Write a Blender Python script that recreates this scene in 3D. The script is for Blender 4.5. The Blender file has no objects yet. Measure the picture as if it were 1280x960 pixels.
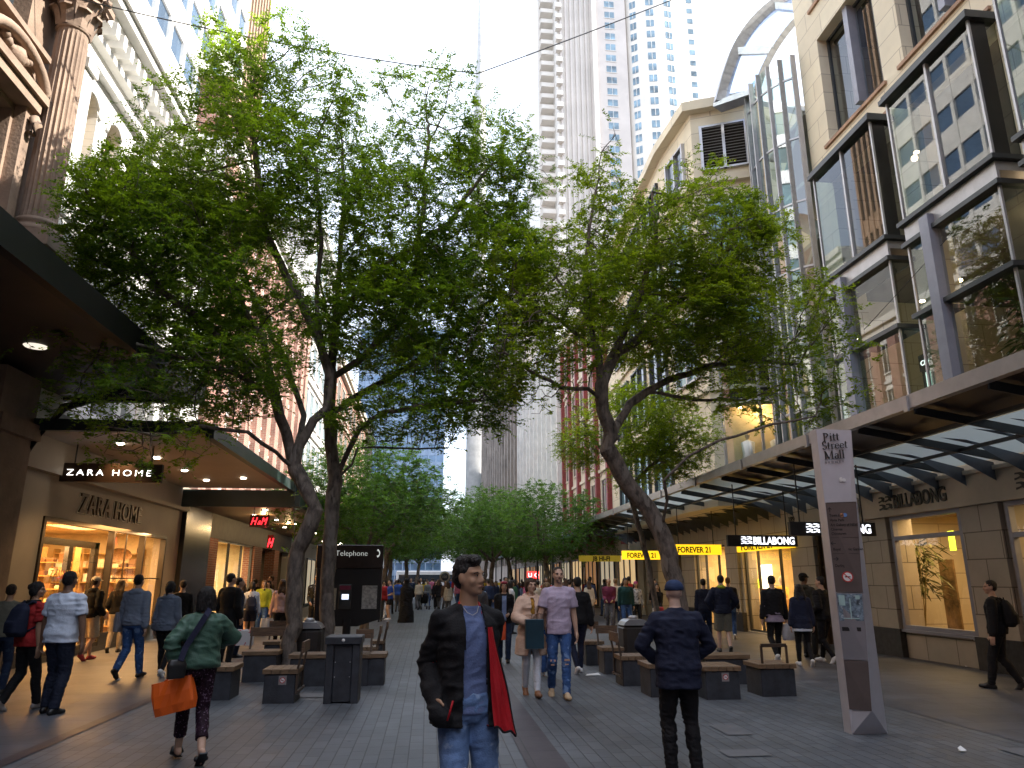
import bpy, bmesh, math, random
import numpy as np
from mathutils import Vector, Matrix, Euler

scene = bpy.context.scene
COL = scene.collection
R = math.radians
random.seed(7)
rng = np.random.default_rng(11)

# ------------------------------------------------------------------ camera
F, CX, CY, EYE = 910.0, 640.0, 480.0, 1.69
PITCH = math.atan(245 / 910.0)
YAW = math.atan(105 / math.hypot(910, 245.0))
cam_d = bpy.data.cameras.new('camera')
cam = bpy.data.objects.new('camera', cam_d)
COL.objects.link(cam)
cam.location = (0, 0, EYE)
cam.rotation_euler = (math.pi / 2 + PITCH, 0, -YAW)
cam_d.sensor_width = 36
cam_d.lens = 36 * F / 1280
cam_d.clip_end = 3000
cam_d.clip_start = 0.05
scene.camera = cam

# ------------------------------------------------------------------ world, sun, exposure
SUN_EL, SUN_AZ = R(41), R(97)          # azimuth clockwise from +Y (the street runs along +Y)
world = bpy.data.worlds.new('World')
scene.world = world
world.use_nodes = True
wn, wl = world.node_tree.nodes, world.node_tree.links
wn.clear()
sky = wn.new('ShaderNodeTexSky')
sky.sky_type = 'NISHITA'
sky.sun_disc = False
sky.sun_elevation = SUN_EL
sky.sun_rotation = SUN_AZ
sky.air_density = 1.0
sky.dust_density = 2.5
bg = wn.new('ShaderNodeBackground')
bg.inputs['Strength'].default_value = 0.15
wo = wn.new('ShaderNodeOutputWorld')
# bright thin cloud over most of the sky, blue showing through in places
wtc = wn.new('ShaderNodeTexCoord')
wno = wn.new('ShaderNodeTexNoise'); wno.inputs['Scale'].default_value = 2.2; wno.inputs['Detail'].default_value = 6
wl.new(wtc.outputs['Generated'], wno.inputs['Vector'])
wmr = wn.new('ShaderNodeMapRange'); wmr.inputs['From Min'].default_value = 0.35; wmr.inputs['From Max'].default_value = 0.6
wmr.inputs['To Min'].default_value = 0.45; wmr.inputs['To Max'].default_value = 0.93
wl.new(wno.outputs['Fac'], wmr.inputs['Value'])
wmx = wn.new('ShaderNodeMix'); wmx.data_type = 'RGBA'
wl.new(wmr.outputs[0], wmx.inputs['Factor'])
wl.new(sky.outputs['Color'], wmx.inputs['A']); wmx.inputs['B'].default_value = (5.35, 5.85, 6.8, 1)
wl.new(wmx.outputs['Result'], bg.inputs['Color'])
wl.new(bg.outputs['Background'], wo.inputs['Surface'])
sun_d = bpy.data.lights.new('sun', 'SUN')
sun_d.energy = 5.0
sun_d.angle = R(0.5)
sun_d.color = (1.0, 0.93, 0.82)
sun = bpy.data.objects.new('sun', sun_d)
COL.objects.link(sun)
sun.rotation_euler = Vector((math.cos(SUN_EL) * math.sin(SUN_AZ), math.cos(SUN_EL) * math.cos(SUN_AZ), math.sin(SUN_EL))).to_track_quat('Z', 'Y').to_euler()
scene.view_settings.view_transform = 'Standard'
scene.view_settings.look = 'None'
scene.view_settings.exposure = 1.45
scene.view_settings.gamma = 1.0
scene.cycles.max_bounces = 7
scene.cycles.diffuse_bounces = 3
scene.cycles.glossy_bounces = 3
scene.cycles.transparent_max_bounces = 12
scene.cycles.transmission_bounces = 4
scene.cycles.sample_clamp_indirect = 6.0
scene.cycles.caustics_reflective = False
scene.cycles.caustics_refractive = False
scene.cycles.use_denoising = True

# ------------------------------------------------------------------ pixel -> place (photo pixels, 1280x960)
_cp, _sp, _cy, _sy = math.cos(PITCH), math.sin(PITCH), math.cos(YAW), math.sin(YAW)
def ray(px, py):
    a, b = (px - CX) / F, (CY - py) / F
    f, z = _cp - b * _sp, _sp + b * _cp
    return (a * _cy + f * _sy, -a * _sy + f * _cy, z)
def gnd(px, py, z=0.0):
    d = ray(px, py); t = (z - EYE) / d[2]
    return (d[0] * t, d[1] * t)
def atY(px, py, Y):
    d = ray(px, py); t = Y / d[1]
    return (d[0] * t, Y, EYE + d[2] * t)
def atX(px, py, X):
    d = ray(px, py); t = X / d[0]
    return (X, d[1] * t, EYE + d[2] * t)

# ------------------------------------------------------------------ tagging
def tag(o, label=None, cat=None, group=None, kind=None):
    if label: o['label'] = label
    if cat: o['category'] = cat
    if group: o['group'] = group
    if kind: o['kind'] = kind
    return o
def empty(name, loc=(0, 0, 0), rz=0.0, label=None, cat=None, group=None):
    o = bpy.data.objects.new(name, None)
    o.empty_display_size = 0.2
    o.location = loc
    o.rotation_euler = (0, 0, rz)
    COL.objects.link(o)
    return tag(o, label, cat, group)
KIDS = {}
def link(name, me, parent=None, loc=None):
    o = bpy.data.objects.new(name, me)
    COL.objects.link(o)
    if parent is not None:
        o.parent = parent
        KIDS.setdefault(parent.name, []).append(o)
    if loc is not None: o.location = loc
    return o
def copy_tree(o, parent=None):
    c = o.copy()
    COL.objects.link(c)
    if parent is not None:
        c.parent = parent
        KIDS.setdefault(parent.name, []).append(c)
    for ch in list(KIDS.get(o.name, [])):
        copy_tree(ch, c)
    return c

# ------------------------------------------------------------------ materials
MATS = {}
def nodes_of(m):
    m.use_nodes = True
    nt = m.node_tree
    return nt, nt.nodes, nt.links, nt.nodes['Principled BSDF']
def mat(name, col, rough=0.6, metal=0.0, var=0.12, vscale=3.0, bump=0.0, bscale=40.0, spec=0.5, rand=0.0, stretch=None, spots=None):
    """procedural principled material: base colour mottled by noise, optional bump, optional per-object variation"""
    if name in MATS: return MATS[name]
    m = bpy.data.materials.new(name)
    nt, N, L, P = nodes_of(m)
    P.inputs['Roughness'].default_value = rough
    P.inputs['Metallic'].default_value = metal
    P.inputs['Specular IOR Level'].default_value = spec
    tc = N.new('ShaderNodeTexCoord')
    mp = N.new('ShaderNodeMapping')
    L.new(tc.outputs['Object'], mp.inputs['Vector'])
    if stretch: mp.inputs['Scale'].default_value = stretch
    no = N.new('ShaderNodeTexNoise')
    no.inputs['Scale'].default_value = vscale
    no.inputs['Detail'].default_value = 6
    no.inputs['Roughness'].default_value = 0.62
    L.new(mp.outputs[0], no.inputs['Vector'])
    rp = N.new('ShaderNodeValToRGB')
    a = [max(0.0, c * (1 - 1.6 * var)) for c in col]
    b = [min(1.0, c * (1 + 1.6 * var)) for c in col]
    rp.color_ramp.elements[0].position = 0.3
    rp.color_ramp.elements[1].position = 0.7
    rp.color_ramp.elements[0].color = (*a, 1)
    rp.color_ramp.elements[1].color = (*b, 1)
    L.new(no.outputs['Fac'], rp.inputs['Fac'])
    out = rp.outputs['Color']
    if spots:
        n2 = N.new('ShaderNodeTexNoise'); n2.inputs['Scale'].default_value = spots[0]; n2.inputs['Detail'].default_value = 3
        L.new(mp.outputs[0], n2.inputs['Vector'])
        r2 = N.new('ShaderNodeValToRGB'); r2.color_ramp.elements[0].position = spots[1]; r2.color_ramp.elements[1].position = spots[1] + 0.04
        L.new(n2.outputs['Fac'], r2.inputs['Fac'])
        mx = N.new('ShaderNodeMix'); mx.data_type = 'RGBA'
        L.new(r2.outputs['Color'], mx.inputs['Factor'])
        L.new(out, mx.inputs['A']); mx.inputs['B'].default_value = (*spots[2], 1)
        out = mx.outputs['Result']
    if rand:
        oi = N.new('ShaderNodeObjectInfo')
        hv = N.new('ShaderNodeHueSaturation')
        mr = N.new('ShaderNodeMapRange')
        mr.inputs['To Min'].default_value = 1 - rand; mr.inputs['To Max'].default_value = 1 + rand
        L.new(oi.outputs['Random'], mr.inputs['Value'])
        L.new(mr.outputs[0], hv.inputs['Value'])
        L.new(out, hv.inputs['Color'])
        out = hv.outputs['Color']
    L.new(out, P.inputs['Base Color'])
    if bump:
        nb = N.new('ShaderNodeTexNoise'); nb.inputs['Scale'].default_value = bscale; nb.inputs['Detail'].default_value = 5
        L.new(mp.outputs[0], nb.inputs['Vector'])
        bp = N.new('ShaderNodeBump'); bp.inputs['Strength'].default_value = bump; bp.inputs['Distance'].default_value = 0.02
        L.new(nb.outputs['Fac'], bp.inputs['Height'])
        L.new(bp.outputs[0], P.inputs['Normal'])
    MATS[name] = m
    return m
def brick_mat(name, c1, c2, mortar, w, h, axes='YZ', msize=0.01, rough=0.7, var=0.15, vscale=1.5, offset=0.5, bump=0.4, spec=0.4, stain=0.0):
    """stone blocks / bricks / pavers: w x h metres in the plane given by axes"""
    if name in MATS: return MATS[name]
    m = bpy.data.materials.new(name)
    nt, N, L, P = nodes_of(m)
    P.inputs['Roughness'].default_value = rough
    P.inputs['Specular IOR Level'].default_value = spec
    tc = N.new('ShaderNodeTexCoord')
    sp = N.new('ShaderNodeSeparateXYZ'); L.new(tc.outputs['Object'], sp.inputs[0])
    cb = N.new('ShaderNodeCombineXYZ')
    if axes == 'ALL':      # works on walls facing any way: u = x + y
        ad = N.new('ShaderNodeMath'); ad.operation = 'ADD'
        L.new(sp.outputs['X'], ad.inputs[0]); L.new(sp.outputs['Y'], ad.inputs[1])
        L.new(ad.outputs[0], cb.inputs['X']); L.new(sp.outputs['Z'], cb.inputs['Y'])
    else:
        L.new(sp.outputs[axes[0]], cb.inputs['X']); L.new(sp.outputs[axes[1]], cb.inputs['Y'])
    br = N.new('ShaderNodeTexBrick')
    br.offset = offset
    br.inputs['Scale'].default_value = 1.0
    br.inputs['Brick Width'].default_value = w
    br.inputs['Row Height'].default_value = h
    br.inputs['Mortar Size'].default_value = msize
    br.inputs['Mortar Smooth'].default_value = 0.2
    br.inputs['Bias'].default_value = 0.0
    br.inputs['Color1'].default_value = (*c1, 1)
    br.inputs['Color2'].default_value = (*c2, 1)
    br.inputs['Mortar'].default_value = (*mortar, 1)
    L.new(cb.outputs[0], br.inputs['Vector'])
    no = N.new('ShaderNodeTexNoise'); no.inputs['Scale'].default_value = vscale; no.inputs['Detail'].default_value = 7; no.inputs['Roughness'].default_value = 0.65
    L.new(tc.outputs['Object'], no.inputs['Vector'])
    mr = N.new('ShaderNodeMapRange'); mr.inputs['From Min'].default_value = 0.3; mr.inputs['From Max'].default_value = 0.7
    mr.inputs['To Min'].default_value = 1 - var; mr.inputs['To Max'].default_value = 1 + var
    L.new(no.outputs['Fac'], mr.inputs['Value'])
    hv = N.new('ShaderNodeHueSaturation'); L.new(br.outputs['Color'], hv.inputs['Color']); L.new(mr.outputs[0], hv.inputs['Value'])
    outc = hv.outputs['Color']
    if stain:      # trodden gum spots and darker spills
        vo = N.new('ShaderNodeTexVoronoi'); vo.inputs['Scale'].default_value = 1.7; L.new(tc.outputs['Object'], vo.inputs['Vector'])
        lt = N.new('ShaderNodeMapRange'); lt.inputs['From Min'].default_value = .035; lt.inputs['From Max'].default_value = .05; lt.inputs['To Min'].default_value = .55; lt.inputs['To Max'].default_value = 1; L.new(vo.outputs['Distance'], lt.inputs['Value'])
        n3 = N.new('ShaderNodeTexNoise'); n3.inputs['Scale'].default_value = .35; n3.inputs['Detail'].default_value = 8; n3.inputs['Roughness'].default_value = .7; L.new(tc.outputs['Object'], n3.inputs['Vector'])
        m3 = N.new('ShaderNodeMapRange'); m3.inputs['From Min'].default_value = .38; m3.inputs['From Max'].default_value = .62; m3.inputs['To Min'].default_value = 1 - stain; m3.inputs['To Max'].default_value = 1 + stain * .6; L.new(n3.outputs['Fac'], m3.inputs['Value'])
        mm = N.new('ShaderNodeMath'); mm.operation = 'MULTIPLY'; L.new(lt.outputs[0], mm.inputs[0]); L.new(m3.outputs[0], mm.inputs[1])
        h2 = N.new('ShaderNodeHueSaturation'); L.new(outc, h2.inputs['Color']); L.new(mm.outputs[0], h2.inputs['Value']); outc = h2.outputs['Color']
    L.new(outc, P.inputs['Base Color'])
    rr = N.new('ShaderNodeMapRange'); rr.inputs['To Min'].default_value = rough - 0.12; rr.inputs['To Max'].default_value = rough + 0.12
    L.new(no.outputs['Fac'], rr.inputs['Value']); L.new(rr.outputs[0], P.inputs['Roughness'])
    if bump:
        bp = N.new('ShaderNodeBump'); bp.inputs['Strength'].default_value = bump; bp.inputs['Distance'].default_value = 0.01
        iv = N.new('ShaderNodeMath'); iv.operation = 'SUBTRACT'; iv.inputs[0].default_value = 1.0
        L.new(br.outputs['Fac'], iv.inputs[1])
        n2 = N.new('ShaderNodeTexNoise'); n2.inputs['Scale'].default_value = 60; L.new(tc.outputs['Object'], n2.inputs['Vector'])
        ma = N.new('ShaderNodeMath'); ma.operation = 'MULTIPLY_ADD'; ma.inputs[1].default_value = 0.15
        L.new(n2.outputs['Fac'], ma.inputs[0]); L.new(iv.outputs[0], ma.inputs[2])
        L.new(ma.outputs[0], bp.inputs['Height']); L.new(bp.outputs[0], P.inputs['Normal'])
    MATS[name] = m
    return m
def emit(name, col, strength):
    if name in MATS: return MATS[name]
    m = bpy.data.materials.new(name)
    nt, N, L, P = nodes_of(m)
    P.inputs['Base Color'].default_value = (*col, 1)
    P.inputs['Emission Color'].default_value = (*col, 1)
    P.inputs['Emission Strength'].default_value = strength
    MATS[name] = m
    return m
def glass(name, tint=(0.85, 0.92, 0.9), rough=0.02, boost=0.06, through=1.0):
    """flat pane: mirror by fresnel, otherwise clear and tinted, so light passes"""
    if name in MATS: return MATS[name]
    m = bpy.data.materials.new(name)
    nt, N, L, P = nodes_of(m)
    N.remove(P)
    out = N['Material Output']
    tr = N.new('ShaderNodeBsdfTransparent'); tr.inputs['Color'].default_value = (*[c * through for c in tint], 1)
    gl = N.new('ShaderNodeBsdfGlossy'); gl.inputs['Roughness'].default_value = rough; gl.inputs['Color'].default_value = (0.95, 0.97, 1, 1)
    geo = N.new('ShaderNodeNewGeometry')        # Schlick reflectance, the same from either side of the pane
    dt = N.new('ShaderNodeVectorMath'); dt.operation = 'DOT_PRODUCT'; L.new(geo.outputs['Incoming'], dt.inputs[0]); L.new(geo.outputs['Normal'], dt.inputs[1])
    ab = N.new('ShaderNodeMath'); ab.operation = 'ABSOLUTE'; L.new(dt.outputs['Value'], ab.inputs[0])
    om = N.new('ShaderNodeMath'); om.operation = 'SUBTRACT'; om.inputs[0].default_value = 1.0; L.new(ab.outputs[0], om.inputs[1])
    pw = N.new('ShaderNodeMath'); pw.operation = 'POWER'; pw.inputs[1].default_value = 4.5; L.new(om.outputs[0], pw.inputs[0])
    ad = N.new('ShaderNodeMath'); ad.operation = 'MULTIPLY_ADD'; ad.inputs[1].default_value = 0.85; ad.inputs[2].default_value = 0.04 + boost; ad.use_clamp = True
    L.new(pw.outputs[0], ad.inputs[0])
    mx = N.new('ShaderNodeMixShader')
    L.new(ad.outputs[0], mx.inputs[0]); L.new(tr.outputs[0], mx.inputs[1]); L.new(gl.outputs[0], mx.inputs[2])
    L.new(mx.outputs[0], out.inputs['Surface'])
    MATS[name] = m
    return m

# ------------------------------------------------------------------ mesh builder
class MB:
    def __init__(s): s.v, s.f, s.m, s.sm = [], [], [], []
    def add(s, vs, fs, mi=0, smooth=False):
        b = len(s.v); s.v += [tuple(v) for v in vs]
        for f in fs: s.f.append([b + i for i in f]); s.m.append(mi); s.sm.append(smooth)
        return s
    def box(s, x0, x1, y0, y1, z0, z1, mi=0):
        vs = [(x0, y0, z0), (x1, y0, z0), (x1, y1, z0), (x0, y1, z0), (x0, y0, z1), (x1, y0, z1), (x1, y1, z1), (x0, y1, z1)]
        return s.add(vs, [(0, 3, 2, 1), (4, 5, 6, 7), (0, 1, 5, 4), (1, 2, 6, 5), (2, 3, 7, 6), (3, 0, 4, 7)], mi)
    def bbox(s, x0, x1, y0, y1, z0, z1, b=0.01, mi=0):
        """box with chamfered vertical and top edges"""
        ring = lambda d, z: [(x0 + d, y0 + 0 + (0), z)]
        def oct_(z, i):
            return [(x0 + b, y0 + i, z), (x1 - b, y0 + i, z), (x1 - i, y0 + b, z), (x1 - i, y1 - b, z), (x1 - b, y1 - i, z), (x0 + b, y1 - i, z), (x0 + i, y1 - b, z), (x0 + i, y0 + b, z)]
        vs = oct_(z0, 0) + oct_(z1 - b, 0) + [(x0 + b, y0 + b, z1), (x1 - b, y0 + b, z1), (x1 - b, y1 - b, z1), (x0 + b, y1 - b, z1)]
        fs = [tuple(range(7, -1, -1))] + [(i, (i + 1) % 8, 8 + (i + 1) % 8, 8 + i) for i in range(8)]
        fs += [(8, 9, 17, 16), (9, 10, 17), (10, 11, 18, 17), (11, 12, 18), (12, 13, 19, 18), (13, 14, 19), (14, 15, 16, 19), (15, 8, 16), (16, 17, 18, 19)]
        return s.add(vs, fs, mi)
    def obox(s, c, ax, ay, az, mi=0):
        """oriented box: centre and three half-axis vectors"""
        c, ax, ay, az = map(Vector, (c, ax, ay, az))
        vs = [c + i * ax + j * ay + k * az for k in (-1, 1) for j in (-1, 1) for i in (-1, 1)]
        return s.add(vs, [(0, 2, 3, 1), (4, 5, 7, 6), (0, 1, 5, 4), (1, 3, 7, 5), (3, 2, 6, 7), (2, 0, 4, 6)], mi)
    def beam(s, p, q, w, h, up=(0, 0, 1), mi=0):
        p, q = Vector(p), Vector(q); d = q - p; L = d.length; d.normalize()
        u = Vector(up)
        if abs(u.dot(d)) > 0.98: u = Vector((0, 1, 0))
        sd = d.cross(u).normalized(); u = sd.cross(d)
        return s.obox((p + q) / 2, d * (L / 2), sd * (w / 2), u * (h / 2), mi)
    def quad(s, a, b, c, d, mi=0): return s.add([a, b, c, d], [(0, 1, 2, 3)], mi)
    def tube(s, pts, rad, n=8, mi=0, caps=True, smooth=True):
        pts = [Vector(p) for p in pts]
        if not hasattr(rad, '__len__'): rad = [rad] * len(pts)
        vs, fs = [], []
        ref = Vector((0, 0, 1))
        for i, p in enumerate(pts):
            d = (pts[min(i + 1, len(pts) - 1)] - pts[max(i - 1, 0)]).normalized()
            if abs(d.dot(ref)) > 0.95: rf = Vector((1, 0, 0))
            else: rf = ref
            a = d.cross(rf).normalized(); b = a.cross(d)
            for k in range(n):
                t = 2 * math.pi * k / n
                vs.append(p + (a * math.cos(t) + b * math.sin(t)) * rad[i])
        for i in range(len(pts) - 1):
            for k in range(n):
                fs.append((i * n + k, i * n + (k + 1) % n, (i + 1) * n + (k + 1) % n, (i + 1) * n + k))
        if caps: fs += [tuple(range(n - 1, -1, -1)), tuple((len(pts) - 1) * n + k for k in range(n))]
        return s.add(vs, fs, mi, smooth)
    def lathe(s, prof, c=(0, 0, 0), n=20, mi=0, smooth=True):
        vs = [(c[0] + r * math.cos(2 * math.pi * k / n), c[1] + r * math.sin(2 * math.pi * k / n), c[2] + z) for r, z in prof for k in range(n)]
        fs = [(i * n + k, i * n + (k + 1) % n, (i + 1) * n + (k + 1) % n, (i + 1) * n + k) for i in range(len(prof) - 1) for k in range(n)]
        fs += [tuple(range(n - 1, -1, -1)), tuple((len(prof) - 1) * n + k for k in range(n))]
        return s.add(vs, fs, mi, smooth)
    def prism(s, poly, z0, z1, mi=0):
        n = len(poly)
        vs = [(x, y, z0) for x, y in poly] + [(x, y, z1) for x, y in poly]
        return s.add(vs, [tuple(range(n - 1, -1, -1)), tuple(range(n, 2 * n))] + [(i, (i + 1) % n, n + (i + 1) % n, n + i) for i in range(n)], mi)
    def extr(s, pts, d, mi=0):
        """planar polygon (list of 3d) extruded by vector d"""
        n = len(pts); d = Vector(d)
        vs = [Vector(p) for p in pts] + [Vector(p) + d for p in pts]
        return s.add(vs, [tuple(range(n - 1, -1, -1)), tuple(range(n, 2 * n))] + [(i, (i + 1) % n, n + (i + 1) % n, n + i) for i in range(n)], mi)
    def build(s, name, mats, parent=None, world=True, origin=None, bevel=0):
        """vertices are world coordinates unless world=False (then local to the parent)"""
        if not isinstance(mats, (list, tuple)): mats = [mats]
        off = Vector((0, 0, 0))
        if world and parent is not None:
            p = parent
            while p is not None: off += p.location; p = p.parent
        if origin is not None and parent is None: off = Vector(origin)
        v = np.array(s.v, dtype=np.float64) - np.array(off)
        me = bpy.data.meshes.new(name)
        me.from_pydata(v.tolist(), [], s.f)
        for m in mats: me.materials.append(m)
        me.polygons.foreach_set('material_index', s.m)
        me.polygons.foreach_set('use_smooth', s.sm)
        bm = bmesh.new(); bm.from_mesh(me); bmesh.ops.recalc_face_normals(bm, faces=bm.faces)
        if bevel:
            bmesh.ops.bevel(bm, geom=[e for e in bm.edges if len(e.link_faces) == 2 and e.calc_face_angle(0) > 0.5], offset=bevel, segments=1, affect='EDGES')
        bm.to_mesh(me); bm.free()
        o = link(name, me, parent)
        if origin is not None and parent is None: o.location = origin
        return o

def np_mesh(name, verts, nper, mats, mi=None, smooth=False):
    """fast mesh of separate n-gons; verts (N*nper,3)"""
    n = len(verts) // nper
    me = bpy.data.meshes.new(name)
    me.vertices.add(len(verts)); me.vertices.foreach_set('co', verts.astype(np.float32).ravel())
    me.loops.add(n * nper); me.loops.foreach_set('vertex_index', np.arange(n * nper, dtype=np.int32))
    me.polygons.add(n)
    me.polygons.foreach_set('loop_start', np.arange(0, n * nper, nper, dtype=np.int32))
    me.polygons.foreach_set('loop_total', np.full(n, nper, dtype=np.int32))
    for m in mats: me.materials.append(m)
    if mi is not None: me.polygons.foreach_set('material_index', mi.astype(np.int32))
    me.update(calc_edges=True)
    return me

def text_mesh(name, s, size, m, extrude=0.005, align='LEFT', sx=1.0, shear=0.0, offset=0.0, spacing=1.0):
    cu = bpy.data.curves.new(name + '_curve', 'FONT')
    cu.body = s; cu.size = size; cu.extrude = extrude; cu.align_x = align; cu.shear = shear; cu.offset = offset
    cu.space_character = spacing; cu.resolution_u = 4
    t = bpy.data.objects.new('tmp_text', cu); COL.objects.link(t)
    dg = bpy.context.evaluated_depsgraph_get(); dg.update()
    me = bpy.data.meshes.new_from_object(t.evaluated_get(dg))
    bpy.data.objects.remove(t); bpy.data.curves.remove(cu)
    if sx != 1.0: me.transform(Matrix.Diagonal((sx, 1, 1, 1)))
    me.materials.clear(); me.materials.append(m); me.name = name
    return me
def text(name, s, size, m, loc, face='-Y', parent=None, **k):
    """upright lettering; face = direction the reader stands in: -Y, +X (seen from the right), -X"""
    me = text_mesh(name, s, size, m, **k)
    rot = {'-Y': (R(90), 0, 0), '-X': (R(90), 0, R(-90)), '+X': (R(90), 0, R(90))}[face] if isinstance(face, str) else face
    o = link(name, me, parent)
    off = Vector((0, 0, 0)); p = parent
    while p is not None: off += p.location; p = p.parent
    o.location = Vector(loc) - off
    o.rotation_euler = rot
    return o
def each(name, mats, parent, pieces, cap=100):
    """link every piece as a part of its own; beyond the cap the rest become one 'stuff' part"""
    for p in pieces[:cap]: p.build(name, mats, parent)
    if len(pieces) > cap:
        r = MB()
        for p in pieces[cap:]:
            b = len(r.v); r.v += p.v; r.f += [[b + i for i in f] for f in p.f]; r.m += p.m; r.sm += p.sm
        tag(r.build(name, mats, parent), kind='stuff')
def area(name, loc, size, power, col, direction=(0, 0, -1), sy=None):
    d = bpy.data.lights.new(name, 'AREA'); d.energy = power; d.color = col; d.shape = 'RECTANGLE'; d.size = size; d.size_y = sy or size
    o = bpy.data.objects.new(name, d); COL.objects.link(o); o.location = loc
    o.rotation_euler = Vector(direction).to_track_quat('-Z', 'Y').to_euler()
    return o
def point(name, loc, power, col, r=0.08):
    d = bpy.data.lights.new(name, 'POINT'); d.energy = power; d.color = col; d.shadow_soft_size = r
    o = bpy.data.objects.new(name, d); COL.objects.link(o); o.location = loc
    return o
# ================================================================== materials of the place
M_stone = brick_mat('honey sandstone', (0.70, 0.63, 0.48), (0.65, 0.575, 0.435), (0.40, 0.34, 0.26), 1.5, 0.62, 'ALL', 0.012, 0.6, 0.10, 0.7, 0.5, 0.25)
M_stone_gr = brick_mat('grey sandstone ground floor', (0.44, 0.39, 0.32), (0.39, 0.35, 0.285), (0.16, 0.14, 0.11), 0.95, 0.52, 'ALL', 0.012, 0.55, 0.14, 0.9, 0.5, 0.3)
M_stone_plain = mat('smooth sandstone', (0.52, 0.45, 0.35), 0.6, var=0.12, vscale=0.9, bump=0.15, bscale=30)
M_plinth = mat('black granite', (0.03, 0.03, 0.032), 0.35, var=0.3, vscale=8)
M_brownstone = mat('old brown sandstone', (0.27, 0.19, 0.14), 0.8, var=0.2, vscale=1.5, bump=0.4, bscale=18)
M_white = brick_mat('white painted masonry', (0.74, 0.73, 0.70), (0.70, 0.69, 0.67), (0.52, 0.51, 0.50), 0.6, 0.2, 'ALL', 0.006, 0.6, 0.07, 0.8, 0.5, 0.15)
M_white_pl = mat('white painted render', (0.72, 0.71, 0.68), 0.6, var=0.08, vscale=1.2, bump=0.1)
M_brick = brick_mat('red brick', (0.30, 0.11, 0.07), (0.22, 0.08, 0.055), (0.30, 0.25, 0.20), 0.24, 0.085, 'ALL', 0.011, 0.8, 0.18, 1.2, 0.5, 0.3)
M_brick_pink = brick_mat('faded pink brick', (0.42, 0.20, 0.15), (0.34, 0.15, 0.12), (0.40, 0.33, 0.28), 0.24, 0.085, 'ALL', 0.011, 0.8, 0.15, 1.2, 0.5, 0.2)
M_redpaint = mat('oxblood paint', (0.22, 0.04, 0.04), 0.5, var=0.15)
M_cream = mat('cream render', (0.60, 0.53, 0.43), 0.7, var=0.12, vscale=0.5)
M_pale = mat('pale grey render', (0.55, 0.54, 0.52), 0.7, var=0.1, vscale=0.5)
M_greystone = mat('grey brown stone', (0.30, 0.27, 0.24), 0.8, var=0.22, vscale=0.35, bump=0.3, bscale=4)
M_steel = mat('brushed grey steel', (0.34, 0.35, 0.37), 0.38, 0.7, var=0.08, vscale=6)
M_steel_dk = mat('dark grey steel', (0.06, 0.065, 0.07), 0.4, 0.4, var=0.1)
M_alu = mat('pale anodised aluminium', (0.45, 0.45, 0.47), 0.4, 0.5, var=0.06, vscale=4)
M_lilac = mat('blue grey powder coat', (0.27, 0.28, 0.34), 0.45, 0.2, var=0.06)
M_black = mat('black paint', (0.012, 0.012, 0.013), 0.4, var=0.2)
M_blackpanel = mat('black panel', (0.02, 0.018, 0.016), 0.25, var=0.2)
M_dkgreen = mat('dark green grey paint', (0.035, 0.05, 0.05), 0.4, var=0.15, vscale=2)
M_soffit_dk = mat('dark brown soffit', (0.09, 0.06, 0.045), 0.45, var=0.15, vscale=1)
M_soffit_beige = mat('beige soffit', (0.38, 0.33, 0.28), 0.6, var=0.05, vscale=1)
M_glass = glass('clear window glass', (0.74, 0.80, 0.79), 0.012, 0.045)
M_glass_gr = glass('green tinted glass', (0.55, 0.68, 0.63), 0.015, 0.12)
M_glass_shop = glass('shop window glass', (0.93, 0.93, 0.91), 0.01, 0.02)
M_glass_dark = mat('dark reflecting glass', (0.03, 0.04, 0.05), 0.04, 0.0, var=0.3, vscale=0.4, spec=1.0)
M_glass_blue = mat('blue curtain wall glass', (0.10, 0.17, 0.27), 0.06, 0.35, var=0.3, vscale=0.15, spec=1.0)
M_glass_teal = mat('teal window glass', (0.16, 0.27, 0.32), 0.08, 0.2, var=0.35, vscale=0.3, spec=1.0)
M_blind = mat('tan window blind', (0.50, 0.37, 0.21), 0.7, var=0.08)
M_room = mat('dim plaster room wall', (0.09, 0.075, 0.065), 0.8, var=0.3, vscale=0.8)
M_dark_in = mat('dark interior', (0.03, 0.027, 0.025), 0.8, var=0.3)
M_warmwall = mat('warm cream shop wall', (0.75, 0.60, 0.36), 0.7, var=0.08)
M_wood = mat('brown timber', (0.12, 0.07, 0.04), 0.5, var=0.3, vscale=6, stretch=(1, 8, 8), bump=0.2)
M_wood_dk = mat('dark timber', (0.055, 0.035, 0.025), 0.5, var=0.3, vscale=6, stretch=(1, 8, 8))
M_lampglow = emit('warm lamp', (1.0, 0.72, 0.40), 25)
M_lampwhite = emit('white lamp', (1.0, 0.86, 0.66), 12)

# ------------------------------------------------------------------ ground
def paver(name, c1, c2, mort, w, h, **k): return brick_mat(name, c1, c2, mort, w, h, 'YX', **k)
M_pave = paver('bluestone pavers', (0.100, 0.110, 0.124), (0.074, 0.082, 0.095), (0.028, 0.028, 0.034), 0.36, 0.145, msize=0.006, rough=0.50, var=0.16, vscale=2.6, bump=0.5, stain=0.30)
M_pave2 = brick_mat('large granite slabs', (0.088, 0.090, 0.104), (0.064, 0.066, 0.077), (0.03, 0.03, 0.035), 0.9, 0.45, 'XY', 0.006, 0.5, 0.20, 1.8, 0.5, 0.3, stain=0.30)
M_strip = brick_mat('dark paving strip', (0.048, 0.038, 0.045), (0.036, 0.028, 0.034), (0.02, 0.02, 0.02), 0.35, 0.35, 'YX', 0.006, 0.5, 0.15, 2.0, 0.0, 0.3)
def sheet(name, x0, x1, y0, y1, z, m, kind='structure'):
    b = MB(); b.quad((x0, y0, z), (x1, y0, z), (x1, y1, z), (x0, y1, z))
    o = b.build(name, m); tag(o, kind=kind); return o
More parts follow.
